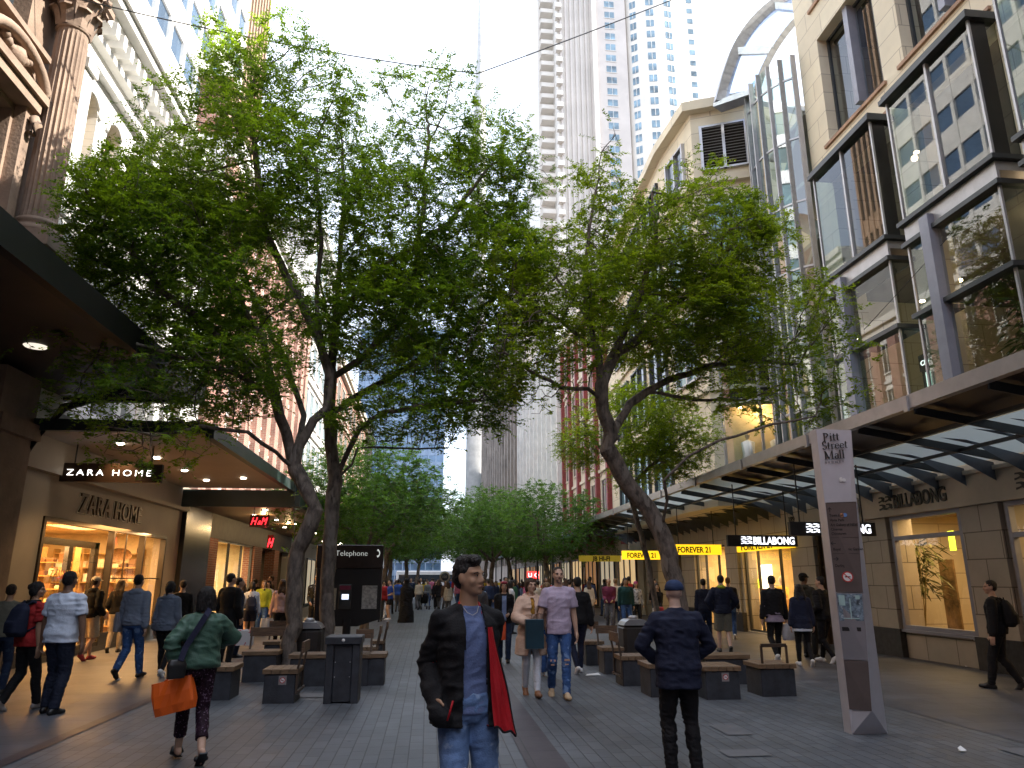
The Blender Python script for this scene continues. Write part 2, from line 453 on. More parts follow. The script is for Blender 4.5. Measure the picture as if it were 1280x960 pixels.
sheet('ground', -400, 400, -150, 900, 0.0, M_pave)
sheet('footpath', -9.0, -3.9, -20, 140, 0.004, M_pave2)
sheet('footpath', 6.4, 12.0, -20, 140, 0.004, M_pave2)
sheet('paving', -3.9, 6.4, -12, 6.9, 0.004, M_pave2)
sheet('paving_strip', 0.98, 1.36, -12, 120, 0.008, M_strip)
sheet('drain_strip', -4.06, -3.9, -12, 120, 0.008, M_strip)
# a few lighter replacement slabs
b = MB()
for (x, y, w, h) in ((3.4, 8.6, .3, .6), (5.9, 7.2, .9, .44), (3.0, 7.6, .45, .3), (-2.3, 11.9, .9, .4)):
    b.quad((x, y, .009), (x + w, y, .009), (x + w, y + h, .009), (x, y + h, .009))
tag(b.build('paving_patch', mat('lighter slab', (0.115, 0.118, 0.13), 0.55, var=0.12)), kind='structure')

# ------------------------------------------------------------------ grid wall: only exposed faces of the solid cells
def gridwall(b, x0, x1, ys, zs, holes, mi=0):
    """wall between x0 and x1 over ys=(y0,y1), zs=(z0,z1) with rectangular holes (y0,y1,z0,z1)"""
    Y = sorted(set([ys[0], ys[1]] + [v for h in holes for v in h[:2] if ys[0] < v < ys[1]]))
    Z = sorted(set([zs[0], zs[1]] + [v for h in holes for v in h[2:] if zs[0] < v < zs[1]]))
    def solid(i, j):
        if i < 0 or j < 0 or i >= len(Y) - 1 or j >= len(Z) - 1: return False
        yc, zc = (Y[i] + Y[i + 1]) / 2, (Z[j] + Z[j + 1]) / 2
        return not any(h[0] < yc < h[1] and h[2] < zc < h[3] for h in holes)
    for i in range(len(Y) - 1):
        for j in range(len(Z) - 1):
            if not solid(i, j): continue
            a, c, d, e = Y[i], Y[i + 1], Z[j], Z[j + 1]
            for x in (x0, x1): b.quad((x, a, d), (x, c, d), (x, c, e), (x, a, e), mi)
            if not solid(i - 1, j): b.quad((x0, a, d), (x1, a, d), (x1, a, e), (x0, a, e), mi)
            if not solid(i + 1, j): b.quad((x0, c, d), (x1, c, d), (x1, c, e), (x0, c, e), mi)
            if not solid(i, j - 1): b.quad((x0, a, d), (x1, a, d), (x1, c, d), (x0, c, d), mi)
            if not solid(i, j + 1): b.quad((x0, a, e), (x1, a, e), (x1, c, e), (x0, c, e), mi)
    return b
def gridwall_front(b, y0, y1, xs, zs, holes, mi=0):
    """same, for a wall lying along X (facing the camera)"""
    t = MB(); gridwall(t, y0, y1, xs, zs, holes)
    b.add([(v[1], v[0], v[2]) for v in t.v], t.f, mi)
    return b
def frame_x(b, x, y0, y1, z0, z1, w, d, mull=(), trans=(), mi=0):
    """window frame bars in the plane x (depth d towards +x)"""
    b.box(x, x + d, y0, y0 + w, z0, z1, mi); b.box(x, x + d, y1 - w, y1, z0, z1, mi)
    b.box(x, x + d, y0 + w, y1 - w, z0, z0 + w, mi); b.box(x, x + d, y0 + w, y1 - w, z1 - w, z1, mi)
    for m_ in mull: b.box(x - .003, x + d - .003, m_ - w / 2, m_ + w / 2, z0 + w, z1 - w, mi)
    for t_ in trans: b.box(x + .003, x + d + .003, y0 + w, y1 - w, t_ - w / 2, t_ + w / 2, mi)

XR, XL = 10.8, -8.1
# ================================================================== RIGHT: sandstone shopping building with steel bay windows
R1 = empty('sandstone_building', (XR, 12, 0), label='honey sandstone building with projecting steel and glass bay windows above the right canopy', cat='building')
WX = 11.1
cols = [(14.6 - 3.4 * k, 17.35 - 3.4 * k) for k in range(5)]
holes = []
for (a, c) in cols:
    holes += [(a, c, 5.2, 12.75), (a + .05, c - .1, 13.85, 17.3), (a + .05, c - .1, 18.5, 21.6)]
b = MB(); gridwall(b, WX, WX + .55, (-4, 18.3), (3.95, 26), holes)
b.box(WX + .55, 24, -4, -3.6, 0, 26); b.box(WX + .55, 24, 17.9, 18.3, 0, 26); b.box(23.5, 24, -3.6, 17.9, 0, 26); b.box(WX + .56, 23.5, -3.6, 17.9, 25.6, 25.98)
b.build('wall', M_stone, R1)
b = MB()
for (a, c) in cols:     # projecting stone string courses over and under the openings
    b.box(WX - .07, WX + .1, a + .0, c - .5, 12.95, 13.03); b.box(WX - .07, WX + .1, a - .05, c + .1, 13.72, 13.82); b.box(WX - .07, WX + .1, a - .05, c + .1, 18.38, 18.48)
b.box(WX - .25, WX + .1, -4, 18.3, 22.6, 22.95)
b.build('string_course', mat('terracotta string course', (0.36, 0.22, 0.14), 0.7, var=.15), R1)
# interior floors and back wall so the glass shows rooms
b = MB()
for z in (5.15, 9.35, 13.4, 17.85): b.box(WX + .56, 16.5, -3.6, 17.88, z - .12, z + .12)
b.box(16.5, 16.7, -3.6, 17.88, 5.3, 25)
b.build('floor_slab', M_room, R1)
bay_mats = [M_steel_dk, M_alu, M_lilac]
bf = 10.5
for k, (a, c) in enumerate(cols[:4]):
    w = MB()
    m_ = a + (c - a) * .48
    # upper bay: caps, sill, posts
    w.box(bf - .12, WX, a - .1, c + .08, 12.62, 12.74, 0); w.box(bf - .06, WX, a - .05, c + .04, 12.74, 12.84, 0)
    w.box(bf - .12, WX, a - .1, c + .08, 9.42, 9.52, 0)
    w.box(bf, WX + .2, a, c, 9.22, 9.41, 1); w.box(bf, bf + .06, a, c, 9.0, 9.22, 1)
    w.box(bf - .10, WX, a - .08, c + .06, 8.90, 9.0, 0)
    for y in (a, c - .05): w.box(bf, bf + .05, y, y + .05, 9.52, 12.62, 1)
    w.box(bf - .02, bf + .07, m_ - .03, m_ + .03, 9.52, 12.62, 1)
    # lower bay: the wide powder-coated post, transom and corner bars
    p = c - (c - a) * .30
    w.box(bf - .16, bf + .1, p - .14, p + .14, 5.0, 9.25, 2)
    w.box(bf - .10, WX, a - .08, p - .14, 7.22, 7.32, 0); w.box(bf - .10, WX, p + .14, c + .06, 7.22, 7.32, 0)
    for y in (a, c - .05): w.box(bf + .002, bf + .05, y, y + .05, 5.0, 8.9, 1)
    fr = w.build('bay_window', bay_mats, R1)
    g = MB()
    g.quad((bf + .03, a + .03, 9.52), (bf + .03, c - .03, 9.52), (bf + .03, c - .03, 12.62), (bf + .03, a + .03, 12.62))
    g.quad((bf + .03, a + .03, 5.0), (bf + .03, c - .03, 5.0), (bf + .03, c - .03, 8.9), (bf + .03, a + .03, 8.9))
    g.build('pane', M_glass, fr)
    g = MB()      # side returns: black panel in front, green glass behind
    g.box(bf + .05, bf + .38, a + .005, a + .03, 9.52, 12.62, 0); g.quad((bf + .38, a + .015, 9.52), (WX + .25, a + .015, 9.52), (WX + .25, a + .015, 12.62), (bf + .38, a + .015, 12.62), 1)
    g.quad((bf + .03, a + .015, 5.0), (WX + .25, a + .015, 5.0), (WX + .25, a + .015, 8.9), (bf + .03, a + .015, 8.9), 1)
    g.quad((bf + .03, c - .015, 5.0), (WX + .25, c - .015, 5.0), (WX + .25, c - .015, 12.6), (bf + .03, c - .015, 12.6), 1)
    g.build('side_panel', [M_black, M_glass_gr], fr)
    for (z0, z1) in ((13.85, 17.3), (18.5, 21.6)):
        y0, y1 = a + .05, c - .1
        w = MB(); frame_x(w, WX + .30, y0 + .35, y1, z0, z1, .07, .08)
        w.box(WX + .1, WX + .4, (y0 + y1) / 2 - .1, (y0 + y1) / 2 + .1, z0 + .35, z1, 1)
        fr = w.build('window', [M_steel_dk, M_lilac], R1)
        g = MB(); g.quad((WX + .34, y0 + .38, z0 + .05), (WX + .34, y1 - .05, z0 + .05), (WX + .34, y1 - .05, z1 - .05), (WX + .34, y0 + .38, z1 - .05))
        g.build('pane', M_glass, fr)
        g = MB(); g.box(WX + .28, WX + .5, y0, y0 + .35, z0, z1); g.build('jamb', M_stone_plain, fr)
# a few ceiling lamps inside the upper floors
for (x, y, z) in ((12.6, 11.4, 8.75), (12.6, 12.6, 8.75), (13.6, 13.2, 8.75), (12.6, 15.1, 8.75), (12.8, 11.8, 12.9), (12.3, 9.6, 8.75)):
    MB().lathe([(.0, 0), (.07, 0), (.07, .04), (0, .04)], (x, y, z - .06), 10).build('ceiling_lamp', M_lampglow, R1)
for (x, y, z, e) in ((12.5, 12.3, 8.4, 9), (12.6, 15.6, 8.4, 7), (12.4, 12.2, 12.4, 5)): point('upper_floor_light', (x, y, z), e, (1, .72, .42))
# plant and display board seen through the lower bays
M_inleaf = mat('indoor leaf', (0.07, 0.13, 0.05), 0.5, var=.3)
def leafy_plant(name, c, h, r, n, m_leaf, m_stem, label, cat='plant', seed=1, group=None, lw=.05, ll=.28):
    rr = random.Random(seed)
    root = empty(name, c, label=label, cat=cat, group=group)
    st, lf = MB(), MB()
    for i in range(5):
        a = rr.uniform(0, 6.28); q = (c[0] + math.cos(a) * r * .35, c[1] + math.sin(a) * r * .35, c[2] + h * rr.uniform(.75, 1))
        st.tube([c, ((c[0] + q[0]) / 2 + rr.uniform(-.03, .03), (c[1] + q[1]) / 2, c[2] + h * .45), q], .012, 5)
    for i in range(n):
        a, t = rr.uniform(0, 6.28), rr.uniform(.35, 1.0)
        rad = r * rr.uniform(.1, .8) * (1.1 - .5 * abs(t - .7))
        p = Vector((c[0] + math.cos(a) * rad, c[1] + math.sin(a) * rad, c[2] + h * t))
        d = Vector((math.cos(a + rr.uniform(-.8, .8)), math.sin(a + rr.uniform(-.8, .8)), rr.uniform(-.7, .7))).normalized() * ll * rr.uniform(.6, 1.2)
        s_ = d.cross(Vector((0, 0, 1))).normalized() * lw
        tip = p + d + Vector((0, 0, -.06))
        lf.add([p, p + d * .5 + s_, tip, p + d * .5 - s_], [(0, 1, 2, 3)])
    st.build('stem', m_stem, root); lf.build('foliage', m_leaf, root)
    return root
leafy_plant('potted_plant', (11.5, 11.9, 5.3), 1.7, .8, 90, M_inleaf, M_wood_dk, 'broad leafed green plant behind the lower bay window above the right canopy', seed=4, lw=.08, ll=.42)
db = empty('display_board', (11.7, 15.1, 5.3), label='lit pale shop display board with a word over it inside the bay window', cat='display')
b = MB(); b.box(11.75, 11.83, 14.75, 15.75, 5.3, 6.95); b.box(11.7, 11.75, 14.75, 15.75, 6.55, 6.95); b.build('frame', M_black, db)
b = MB(); b.box(11.72, 11.748, 14.95, 15.6, 5.4, 6.5); b.build('screen', emit('pale green screen', (.62, .75, .68), .9), db)
text('lettering', 'CHANEL', .17, emit('white letter glow', (1, 1, 1), 1.2), (11.69, 15.68, 6.68), '-X', db, extrude=.004, sx=1.05)

# ------------------------------------------------------------------ right ground floor: shop fronts (facade plane X = XR)
GF = empty('shop_front_wall', (XR, 18, 0), label='grey sandstone ground floor wall of shops under the right glass canopy', cat='shopfront')
gh = [(13.95, 16.3, .62, 3.12), (10.3, 12.75, .08, 3.12), (6.6, 9.2, .6, 3.12), (18.75, 20.0, .0, 3.1), (21.35, 24.9, .04, 2.95), (26.3, 29.6, .04, 2.95), (31.2, 34.6, .04, 2.95)]
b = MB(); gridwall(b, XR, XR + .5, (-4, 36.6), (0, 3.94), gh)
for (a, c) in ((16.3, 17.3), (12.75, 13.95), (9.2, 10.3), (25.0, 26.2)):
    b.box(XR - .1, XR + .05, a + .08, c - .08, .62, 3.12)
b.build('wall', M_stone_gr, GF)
b = MB()
for (a, c) in ((-4, 6.6), (9.2, 10.3), (12.75, 13.95), (16.3, 18.75), (20.0, 21.35), (24.9, 26.3), (29.6, 31.2)):
    b.box(XR - .14, XR + .02, a, c, 0, .62)
b.build('plinth', M_plinth, GF)
b = MB(); b.box(XR - .14, XR - .004, 10.6, 17.2, 3.2, 3.72); b.box(XR - .2, XR - .004, 10.6, 17.2, 3.12, 3.2); b.box(XR - .2, XR - .004, 10.6, 17.2, 3.72, 3.8)
b.box(XR - .14, XR - .004, 4.0, 10.5, 3.2, 3.72)
b.build('fascia', M_stone_plain, GF)
# window frames with panes
for k, (a, c, z0, z1, mu, tr) in enumerate(((13.95, 16.3, .62, 3.12, (), (2.62,)), (10.3, 12.75, .08, 3.12, (11.6,), (2.5,)), (6.6, 9.2, .6, 3.12, (), (2.62,)))):
    w = MB(); frame_x(w, XR - .04, a, c, z0, z1, .09, .12, mu, tr)
    w.box(XR - .1, XR + .06, a, c, z0 - .06, z0, 0)
    fr = w.build('shop_window', M_lilac, GF)
    g = MB(); g.quad((XR + .03, a, z0), (XR + .03, c, z0), (XR + .03, c, z1), (XR + .03, a, z1)); g.build('pane', M_glass_shop, fr)
w = MB(); w.box(XR + .2, XR + .26, 18.75, 20.0, 0, 3.1); w.box(XR + .1, XR + .2, 18.75, 18.85, 0, 3.1); w.box(XR + .1, XR + .2, 19.9, 20.0, 0, 3.1); w.box(XR + .16, XR + .2, 18.85, 19.9, 2.0, 2.06)
w.build('door', mat('bronze door', (.10, .07, .04), .4, .3, var=.15), GF)
# billabong letters on the fascia and hanging signs
M_blkletter = mat('black letters', (.008, .008, .008), .4, var=.05)
M_whtletter = emit('white sign letters', (.9, .93, 1.0), .75)
def waves(name, m, w=.42, h=.26):
    """pair of breaking-wave marks inside a block"""
    b = MB()
    for j in range(2):
        for i in range(2):
            x0, z0 = i * w * .52, j * h * .54
            pts = [(x0, z0), (x0 + w * .28, z0 + h * .10), (x0 + w * .40, z0 + h * .02), (x0 + w * .50, z0 + h * .05), (x0 + w * .44, z0 + h * .16), (x0 + w * .48, z0 + h * .34), (x0 + w * .30, z0 + h * .43), (x0 + w * .06, z0 + h * .43), (x0 + w * .02, z0 + h * .34), (x0 + w * .22, z0 + h * .32), (x0 + w * .28, z0 + h * .22), (x0 + w * .16, z0 + h * .15), (x0, z0 + h * .13)]
            b.extr([(x, z, 0) for x, z in pts], (0, 0, .01))
    t = bpy.data.meshes.new(name); t.from_pydata(b.v, [], b.f); t.materials.append(m)
    return t
def place_rot(name, me, loc, face, parent):
    rot = {'-Y': (R(90), 0, 0), '-X': (R(90), 0, R(-90)), '+X': (R(90), 0, R(90))}[face]
    o = link(name, me, parent); o.rotation_euler = rot
    o.location = Vector(loc) - (parent.location if parent else Vector())
    return o
for y in (16.45, 12.25):
    place_rot('emblem', waves('emblem', M_blkletter, .50, .32), (XR - .15, y, 3.28), '-X', GF)
    text('lettering', 'BILLABONG', .42, M_blkletter, (XR - .155, y - .55, 3.29), '-X', GF, extrude=.01, sx=.80, offset=.012)
def hanging_sign(name, x0, x1, y, z0, z1, m, m_edge, label, ztop, group='signs hanging under the canopies'):
    r = empty(name, ((x0 + x1) / 2, y, z0), label=label, cat='sign', group=group)
    b = MB(); b.bbox(x0, x1, y, y + .12, z0, z1, .008); b.build('panel', m, r)
    for x in (x0 + .25, x1 - .25): MB().box(x - .012, x + .012, y + .05, y + .074, z1, ztop).build('hanger', m_edge, r)
    return r
for (px0, px1, pyc, y, lab) in ((988, 1095, 661, 15.0, 'black sign with white wave mark hanging under the canopy behind the tall totem'), (910, 997, 676, 18.6, 'black sign with white surf shop name hanging in front of the yellow fascia')):
    x0, _, z = atY(px0, pyc, y); x1, _, _ = atY(px1, pyc, y)
    r = hanging_sign('hanging_sign', x0, x1, y, z - .14, z + .15, M_black, M_black, lab, 4.15)
    place_rot('emblem', waves('emblem', M_whtletter, .30, .2), (x0 + .35, y - .008, z - .08), '-Y', r)
    text('lettering', 'BILLABONG', .26, M_whtletter, (x0 + .68, y - .004, z - .08), '-Y', r, sx=.82, offset=.008)
M_yellow = emit('yellow lightbox', (1.0, .60, .015), .50)
for (px0, px1, pyc, y, lab) in ((840, 902, 687, 24.0, 'yellow lightbox sign hanging right of the leaning tree trunk'), (778, 831, 694, 28.3, 'yellow lightbox sign crossed by the thin tree trunk')):
    x0, _, z = atY(px0, pyc, y); x1, _, _ = atY(px1, pyc, y)
    r = hanging_sign('hanging_sign', x0, x1, y, z - .16, z + .17, M_yellow, M_black, lab, 4.05)
    text('lettering', 'FOREVER 21', .26, M_blkletter, (x0 + .18, y - .012, z - .09), '-Y', r, sx=.84, offset=.007)
x0, _, z = atY(724, 698, 34.5); x1, _, _ = atY(776, 698, 34.5)
r = hanging_sign('hanging_sign', x0, x1, 34.5, z - .14, z + .14, emit('dim yellow lightbox', (.55, .40, .04), .10), M_black, 'dull yellow sign with black letters left of the two bright yellow signs', 4.0)
text('lettering', 'JB HI-FI', .28, M_blkletter, (x0 + .65, 34.494, z - .1), '-Y', r, sx=.95, offset=.01)
# yellow fascia over the clothes shop
r = empty('shop_sign', (XR, 23, 2.95), label='yellow fascia sign with black lettering over the glowing shop window', cat='sign')
b = MB(); b.box(XR - .12, XR - .01, 21.0, 25.0, 2.62, 2.95); b.build('panel', M_yellow, r)
text('lettering', 'FOREVER 21', .36, M_blkletter, (XR - .14, 24.6, 2.66), '-X', r, extrude=.01, sx=1.25)
for (s_, y, z) in (('189', 19.1, 3.3),):
    text('house_number', s_, .26, M_blkletter, (XR - .01, 21.3, 3.35), '-X', GF, extrude=.01)
text('lettering', 'SWINGTIME', .5, mat('silver letters', (.5, .5, .5), .3, .8), (XR - .06, 18.6, 3.35), '-X', GF, extrude=.02, sx=.7)
# shop interiors on the right
def shop_room(y0, y1, depth, z1, m_wall, name='shop_interior', x=XR + .5, sgn=1, parent=GF, m_floor=None, m_ceil=None):
    b = MB(); xa, xb = (x, x + depth) if sgn > 0 else (x - depth, x)
    bk = xb if sgn > 0 else xa
    b.quad((bk, y0, 0), (bk, y1, 0), (bk, y1, z1), (bk, y0, z1)); b.quad((xa, y0, 0), (xb, y0, 0), (xb, y0, z1), (xa, y0, z1)); b.quad((xa, y1, 0), (xb, y1, 0), (xb, y1, z1), (xa, y1, z1))
    b.quad((xa, y0, z1), (xb, y0, z1), (xb, y1, z1), (xa, y1, z1), 1); b.quad((xa, y0, .02), (xb, y0, .02), (xb, y1, .02), (xa, y1, .02), 2)
    return b.build(name, [m_wall, m_ceil or m_wall, m_floor or M_soffit_beige], parent)
WARM = (1.0, .66, .30)
M_shopfloor = mat('pale shop floor', (.35, .27, .18), .35, var=.1)
shop_room(13.7, 18.6, 3.4, 3.3, mat('ochre shop wall', (.42, .27, .11), .7, var=.2, vscale=1.2), m_floor=M_shopfloor)
shop_room(6.2, 13.2, 4, 3.3, mat('tan shop wall', (.40, .29, .17), .7, var=.2), m_floor=M_shopfloor)
shop_room(20.9, 29.9, 6, 3.0, M_warmwall, m_floor=M_shopfloor)
shop_room(31.0, 36, 5, 3.0, M_wood_dk, m_floor=M_wood_dk)
for (loc, sz, e) in (((12.2, 15.6, 3.2), 1.8, 45), ((12.4, 11, 3.2), 2.0, 34), ((13, 23.3, 2.9), 3.2, 115), ((13, 27.9, 2.9), 3.0, 100), ((13, 33, 2.9), 2.5, 26)):
    area('shop_light', loc, sz, e, WARM)
# contents: bamboo, racks, posters, mannequins
_q = atX(1152, 745, 11.75); leafy_plant('bamboo_plant', (11.75, _q[1], .62), 2.0, .62, 420, mat('lit bamboo leaf', (.14, .15, .05), .5, var=.3), mat('bamboo cane', (.35, .28, .10), .5), 'tall feathery bamboo plant lit behind the surf shop window', seed=9, lw=.028, ll=.34)
def poster(name, x, y0, y1, z0, z1, m, label, group=None):
    b = MB(); b.box(x, x + .04, y0, y1, z0, z1); o = b.build(name, m, None, origin=(x, y0, z0)); return tag(o, label, 'poster', group)
def poster_px(x, px0, px1, py0, py1, m, label):
    a, c = atX(px0, py0, x), atX(px1, py1, x); poster('poster', x, c[1], a[1], c[2], a[2], m, label)
M_lit = emit('white lit poster', (1, .93, .8), 1.0)
poster_px(13.0, 1172, 1204, 700, 790, mat('dark beach photo', (.20, .13, .06), .5, var=.9, vscale=2.2), 'dark sepia photo panel inside the surf shop window')
poster_px(12.2, 1184, 1194, 664, 688, emit('lime poster', (.55, .75, .05), .8), 'small lime green panel high in the surf shop window')
poster_px(11.6, 950, 966, 706, 736, M_lit, 'white lit poster in the right of the two yellow shop windows')
poster_px(11.6, 868, 878, 705, 731, M_lit, 'tall white lit panel in the far yellow shop window')
poster_px(11.4, 912, 918, 705, 733, M_lit, 'slim white lit panel at the left edge of the near yellow shop window')
poster_px(11.35, 946, 952, 724, 735, emit('yellow card', (1, .85, .05), .9), 'small yellow card in the glowing clothes shop window')
poster_px(11.7, 950, 958, 735, 760, mat('red banner', (.4, .04, .02), .6), 'dark red banner below the white poster in the yellow shop window')
w = MB()
for (a, c, mu) in ((21.35, 24.9, (22.3, 23.9)), (26.3, 29.6, (27.3, 28.6))): frame_x(w, XR + .1, a, c, .04, 2.95, .06, .08, mu)
fr = w.build('shop_window', M_steel_dk, GF)
g = MB()
for (a, c) in ((21.35, 24.9), (26.3, 29.6)): g.quad((XR + .14, a, .04), (XR + .14, c, .04), (XR + .14, c, 2.95), (XR + .14, a, 2.95))
g.build('pane', M_glass_shop, fr)
M_gold = mat('honey display timber', (.50, .30, .10), .5, var=.2)
for i, (x, y, h) in enumerate(((11.7, 24.2, 1.1), (11.8, 23.6, .6), (12.0, 22.7, .45), (11.7, 27.8, .5), (12.2, 28.6, .8))):
    b = MB(); b.bbox(x - .25, x + .25, y - .25, y + .25, .03, h, .02); b.box(x - .2, x + .2, y - .2, y + .2, h, h + .12)
    tag(b.build('display_plinth', M_gold, None, origin=(x, y, .02)), ['taller honey display block left in the near yellow shop window', 'mid height honey display block in the near yellow shop window', 'low honey display block right in the near yellow shop window', 'low honey display block in the far yellow shop window', 'mid height display block deep in the far yellow shop window'][i], 'display block', 'display blocks in the clothes shop')
def clothes_rail(x, y, label, cols_, n=12, ln=1.4):
    r = empty('clothes_rail', (x, y, .02), label=label, cat='clothes rail', group='clothes rails in the shops')
    b = MB(); b.tube([(x, y, .02), (x, y, 1.5)], .02, 6); b.tube([(x, y + ln, .02), (x, y + ln, 1.5)], .02, 6); b.tube([(x, y, 1.5), (x, y + ln, 1.5)], .02, 6); b.build('rail', M_steel, r)
    for i in range(n):
        yy = y + .08 + i * (ln - .16) / (n - 1)
        b = MB(); b.extr([(x - .22, yy, 1.38), (x, yy, 1.47), (x + .22, yy, 1.38), (x + .24, yy, .75 + random.uniform(-.1, .1)), (x - .24, yy, .72)], (0, .05, 0))
        b.build('garment', cols_[i % len(cols_)], r)
G = [mat('garment ' + n, c, .8) for n, c in (('ochre', (.6, .4, .08)), ('red', (.45, .05, .04)), ('cream', (.6, .52, .4)), ('black', (.02, .02, .02)), ('teal', (.05, .2, .2)))]
clothes_rail(13.0, 21.6, 'rail of red and ochre clothes behind the near yellow shop window', [G[1], G[0], G[2]])
clothes_rail(13.4, 23.6, 'rail of cream and black clothes deep in the near yellow shop', [G[2], G[3], G[0]])
clothes_rail(13.0, 26.6, 'rail of mixed clothes in the far yellow shop window', [G[0], G[2], G[4]])
clothes_rail(13.0, 8.0, 'rail of dark clothes inside the surf shop doorway', [G[3], G[4], G[2]])
clothes_rail(13.2, 10.9, 'rail of teal and cream clothes inside the surf shop', [G[4], G[2], G[3]])
def mannequin(x, y, z, m, m_sh, label, s=1.0, group='mannequins in shop windows'):
    r = empty('mannequin', (x, y, z), label=label, cat='mannequin', group=group)
    b = MB(); b.lathe([(.02, 0), (.075 * s, .35 * s), (.09 * s, .7 * s), (.16 * s, .85 * s), (.12 * s, 1.05 * s), (.19 * s, 1.35 * s), (.06 * s, 1.45 * s), (.05 * s, 1.52 * s), (.09 * s, 1.6 * s), (.085 * s, 1.7 * s), (.02, 1.77 * s)], (x, y, z), 12); b.build('figure', m, r)
    b = MB(); b.lathe([(.24 * s, .72 * s), (.2 * s, 1.0 * s), (.23 * s, 1.38 * s), (.07 * s, 1.46 * s)], (x, y, z), 12)
    for sg in (-1, 1): b.tube([(x, y + sg * .2 * s, z + 1.36 * s), (x - .03, y + sg * .29 * s, z + 1.1 * s), (x - .04, y + sg * .27 * s, z + .8 * s)], [.06 * s, .055 * s, .045 * s], 8)
    b.build('shirt', m_sh, r)
M_manq = mat('mannequin skin', (.55, .42, .3), .5); M_wht = mat('white cloth', (.75, .74, .72), .8, var=.06)
mannequin(11.9, 24.4, .05, M_manq, G[0], 'ochre dressed mannequin in the near yellow shop window')
mannequin(11.9, 21.8, .05, M_manq, G[0], 'mustard dressed mannequin at the right end of the yellow shop window')
mannequin(11.9, 28.9, .05, M_manq, G[2], 'cream dressed mannequin in the far yellow shop window')

# ------------------------------------------------------------------ curved glass stair bay (Y 18.3 - 21.2)
GB = empty('glass_stair_bay', (XR, 19.7, 0), label='tall curved glass bay with steel fins beside the sandstone building', cat='building')
arc = []
cy_, rad = 19.75, 1.65
for i in range(9):
    t = R(-62 + i * 15.5)
    arc.append((11.55 - rad * math.cos(t) * .82, cy_ + rad * math.sin(t)))
top = 17.6
g = MB()
for i in range(8):
    (xa, ya), (xb, yb) = arc[i], arc[i + 1]
    g.quad((xa, ya, 4.9), (xb, yb, 4.9), (xb, yb, top), (xa, ya, top))
g.build('pane', M_glass_gr, GB)
b = MB()
for i in range(9):
    x, y = arc[i]
    b.obox((x - .03, y, (4.9 + top) / 2), (.08, 0, 0), (0, .025, 0), (0, 0, (top - 4.9) / 2), 1 if i % 2 else 0)
for z in np.arange(6.3, top, 2.1):
    for i in range(8): b.beam((*arc[i], z), (*arc[i + 1], z), .05, .06)
b.build('fin', [M_alu, M_steel], GB)
b = MB()      # stair flights and trusses behind the glass
for k in range(6):
    z = 5.2 + k * 2.1
    s_ = 1 if k % 2 else -1
    b.beam((11.6, cy_ - s_ * 1.2, z), (11.6, cy_ + s_ * 1.2, z + 2.1), .9, .16)
    b.box(11.2, 12.8, cy_ - 1.4, cy_ + 1.4, z - .08, z + .04)
b.box(12.9, 13.1, 18.3, 21.2, 4.9, 18)
b.build('stair', M_pale, GB)
# arched glass roof over the bay: two curved ribs, crossbars and glass
def ribpts(Y, px):
    q = [Vector(atY(a, b_, Y)) for a, b_ in px]; out = []
    for i in range(len(q) - 1):
        p0, p1, p2, p3 = q[max(i - 1, 0)], q[i], q[i + 1], q[min(i + 2, len(q) - 1)]
        for k in range(4):
            t = k / 4; out.append(.5 * ((2 * p1) + (p2 - p0) * t + (2 * p0 - 5 * p1 + 4 * p2 - p3) * t * t + (3 * p1 - p0 - 3 * p2 + p3) * t ** 3))
    return out + [q[-1]]
rf_, rn_ = ribpts(21.2, ((900, 130), (909, 96), (925, 55), (950, 22), (985, -4), (1030, -24))), ribpts(20.0, ((946, 114), (955, 86), (972, 55), (997, 24), (1030, 2), (1070, -12)))
b = MB()
for pts, w, h in ((rf_, .30, .42), (rn_, .12, .22)):
    for i in range(len(pts) - 1): b.beam(pts[i], pts[i + 1] + (pts[i + 1] - pts[i]) * .04, w, h, up=(-.8, 0, .6))
for i in (0, 7, 14, 20): b.beam(rf_[i], rn_[i], .16, .26)
b.beam(rf_[0] + Vector((-.1, 0, -.16)), rn_[0] + Vector((-.1, 0, -.16)), .5, .14)
b.build('roof_frame', M_steel, GB)
b = MB()
for i in range(len(rf_) - 1): b.quad(rf_[i], rf_[i + 1], rn_[i + 1], rn_[i])
b.build('roof_glass', glass('roof glass', (.60, .72, .95), .02, .04), GB)

# ------------------------------------------------------------------ faceted stone building with louvres (Y 21 - 36)
R2 = empty('faceted_stone_building', (XR, 27, 0), label='cream stone building with chamfered corner and louvred windows behind the right tree', cat='building')
zt = 18.2
c0 = gnd(946, 128, zt); c1 = gnd(862, 143, zt); c2 = gnd(826, 196, zt)
poly = [c0, c1, c2, (c2[0] + .5, 36.9), (24, 36.9), (24, c0[1])]
b = MB(); b.prism(poly, 3.95, zt)
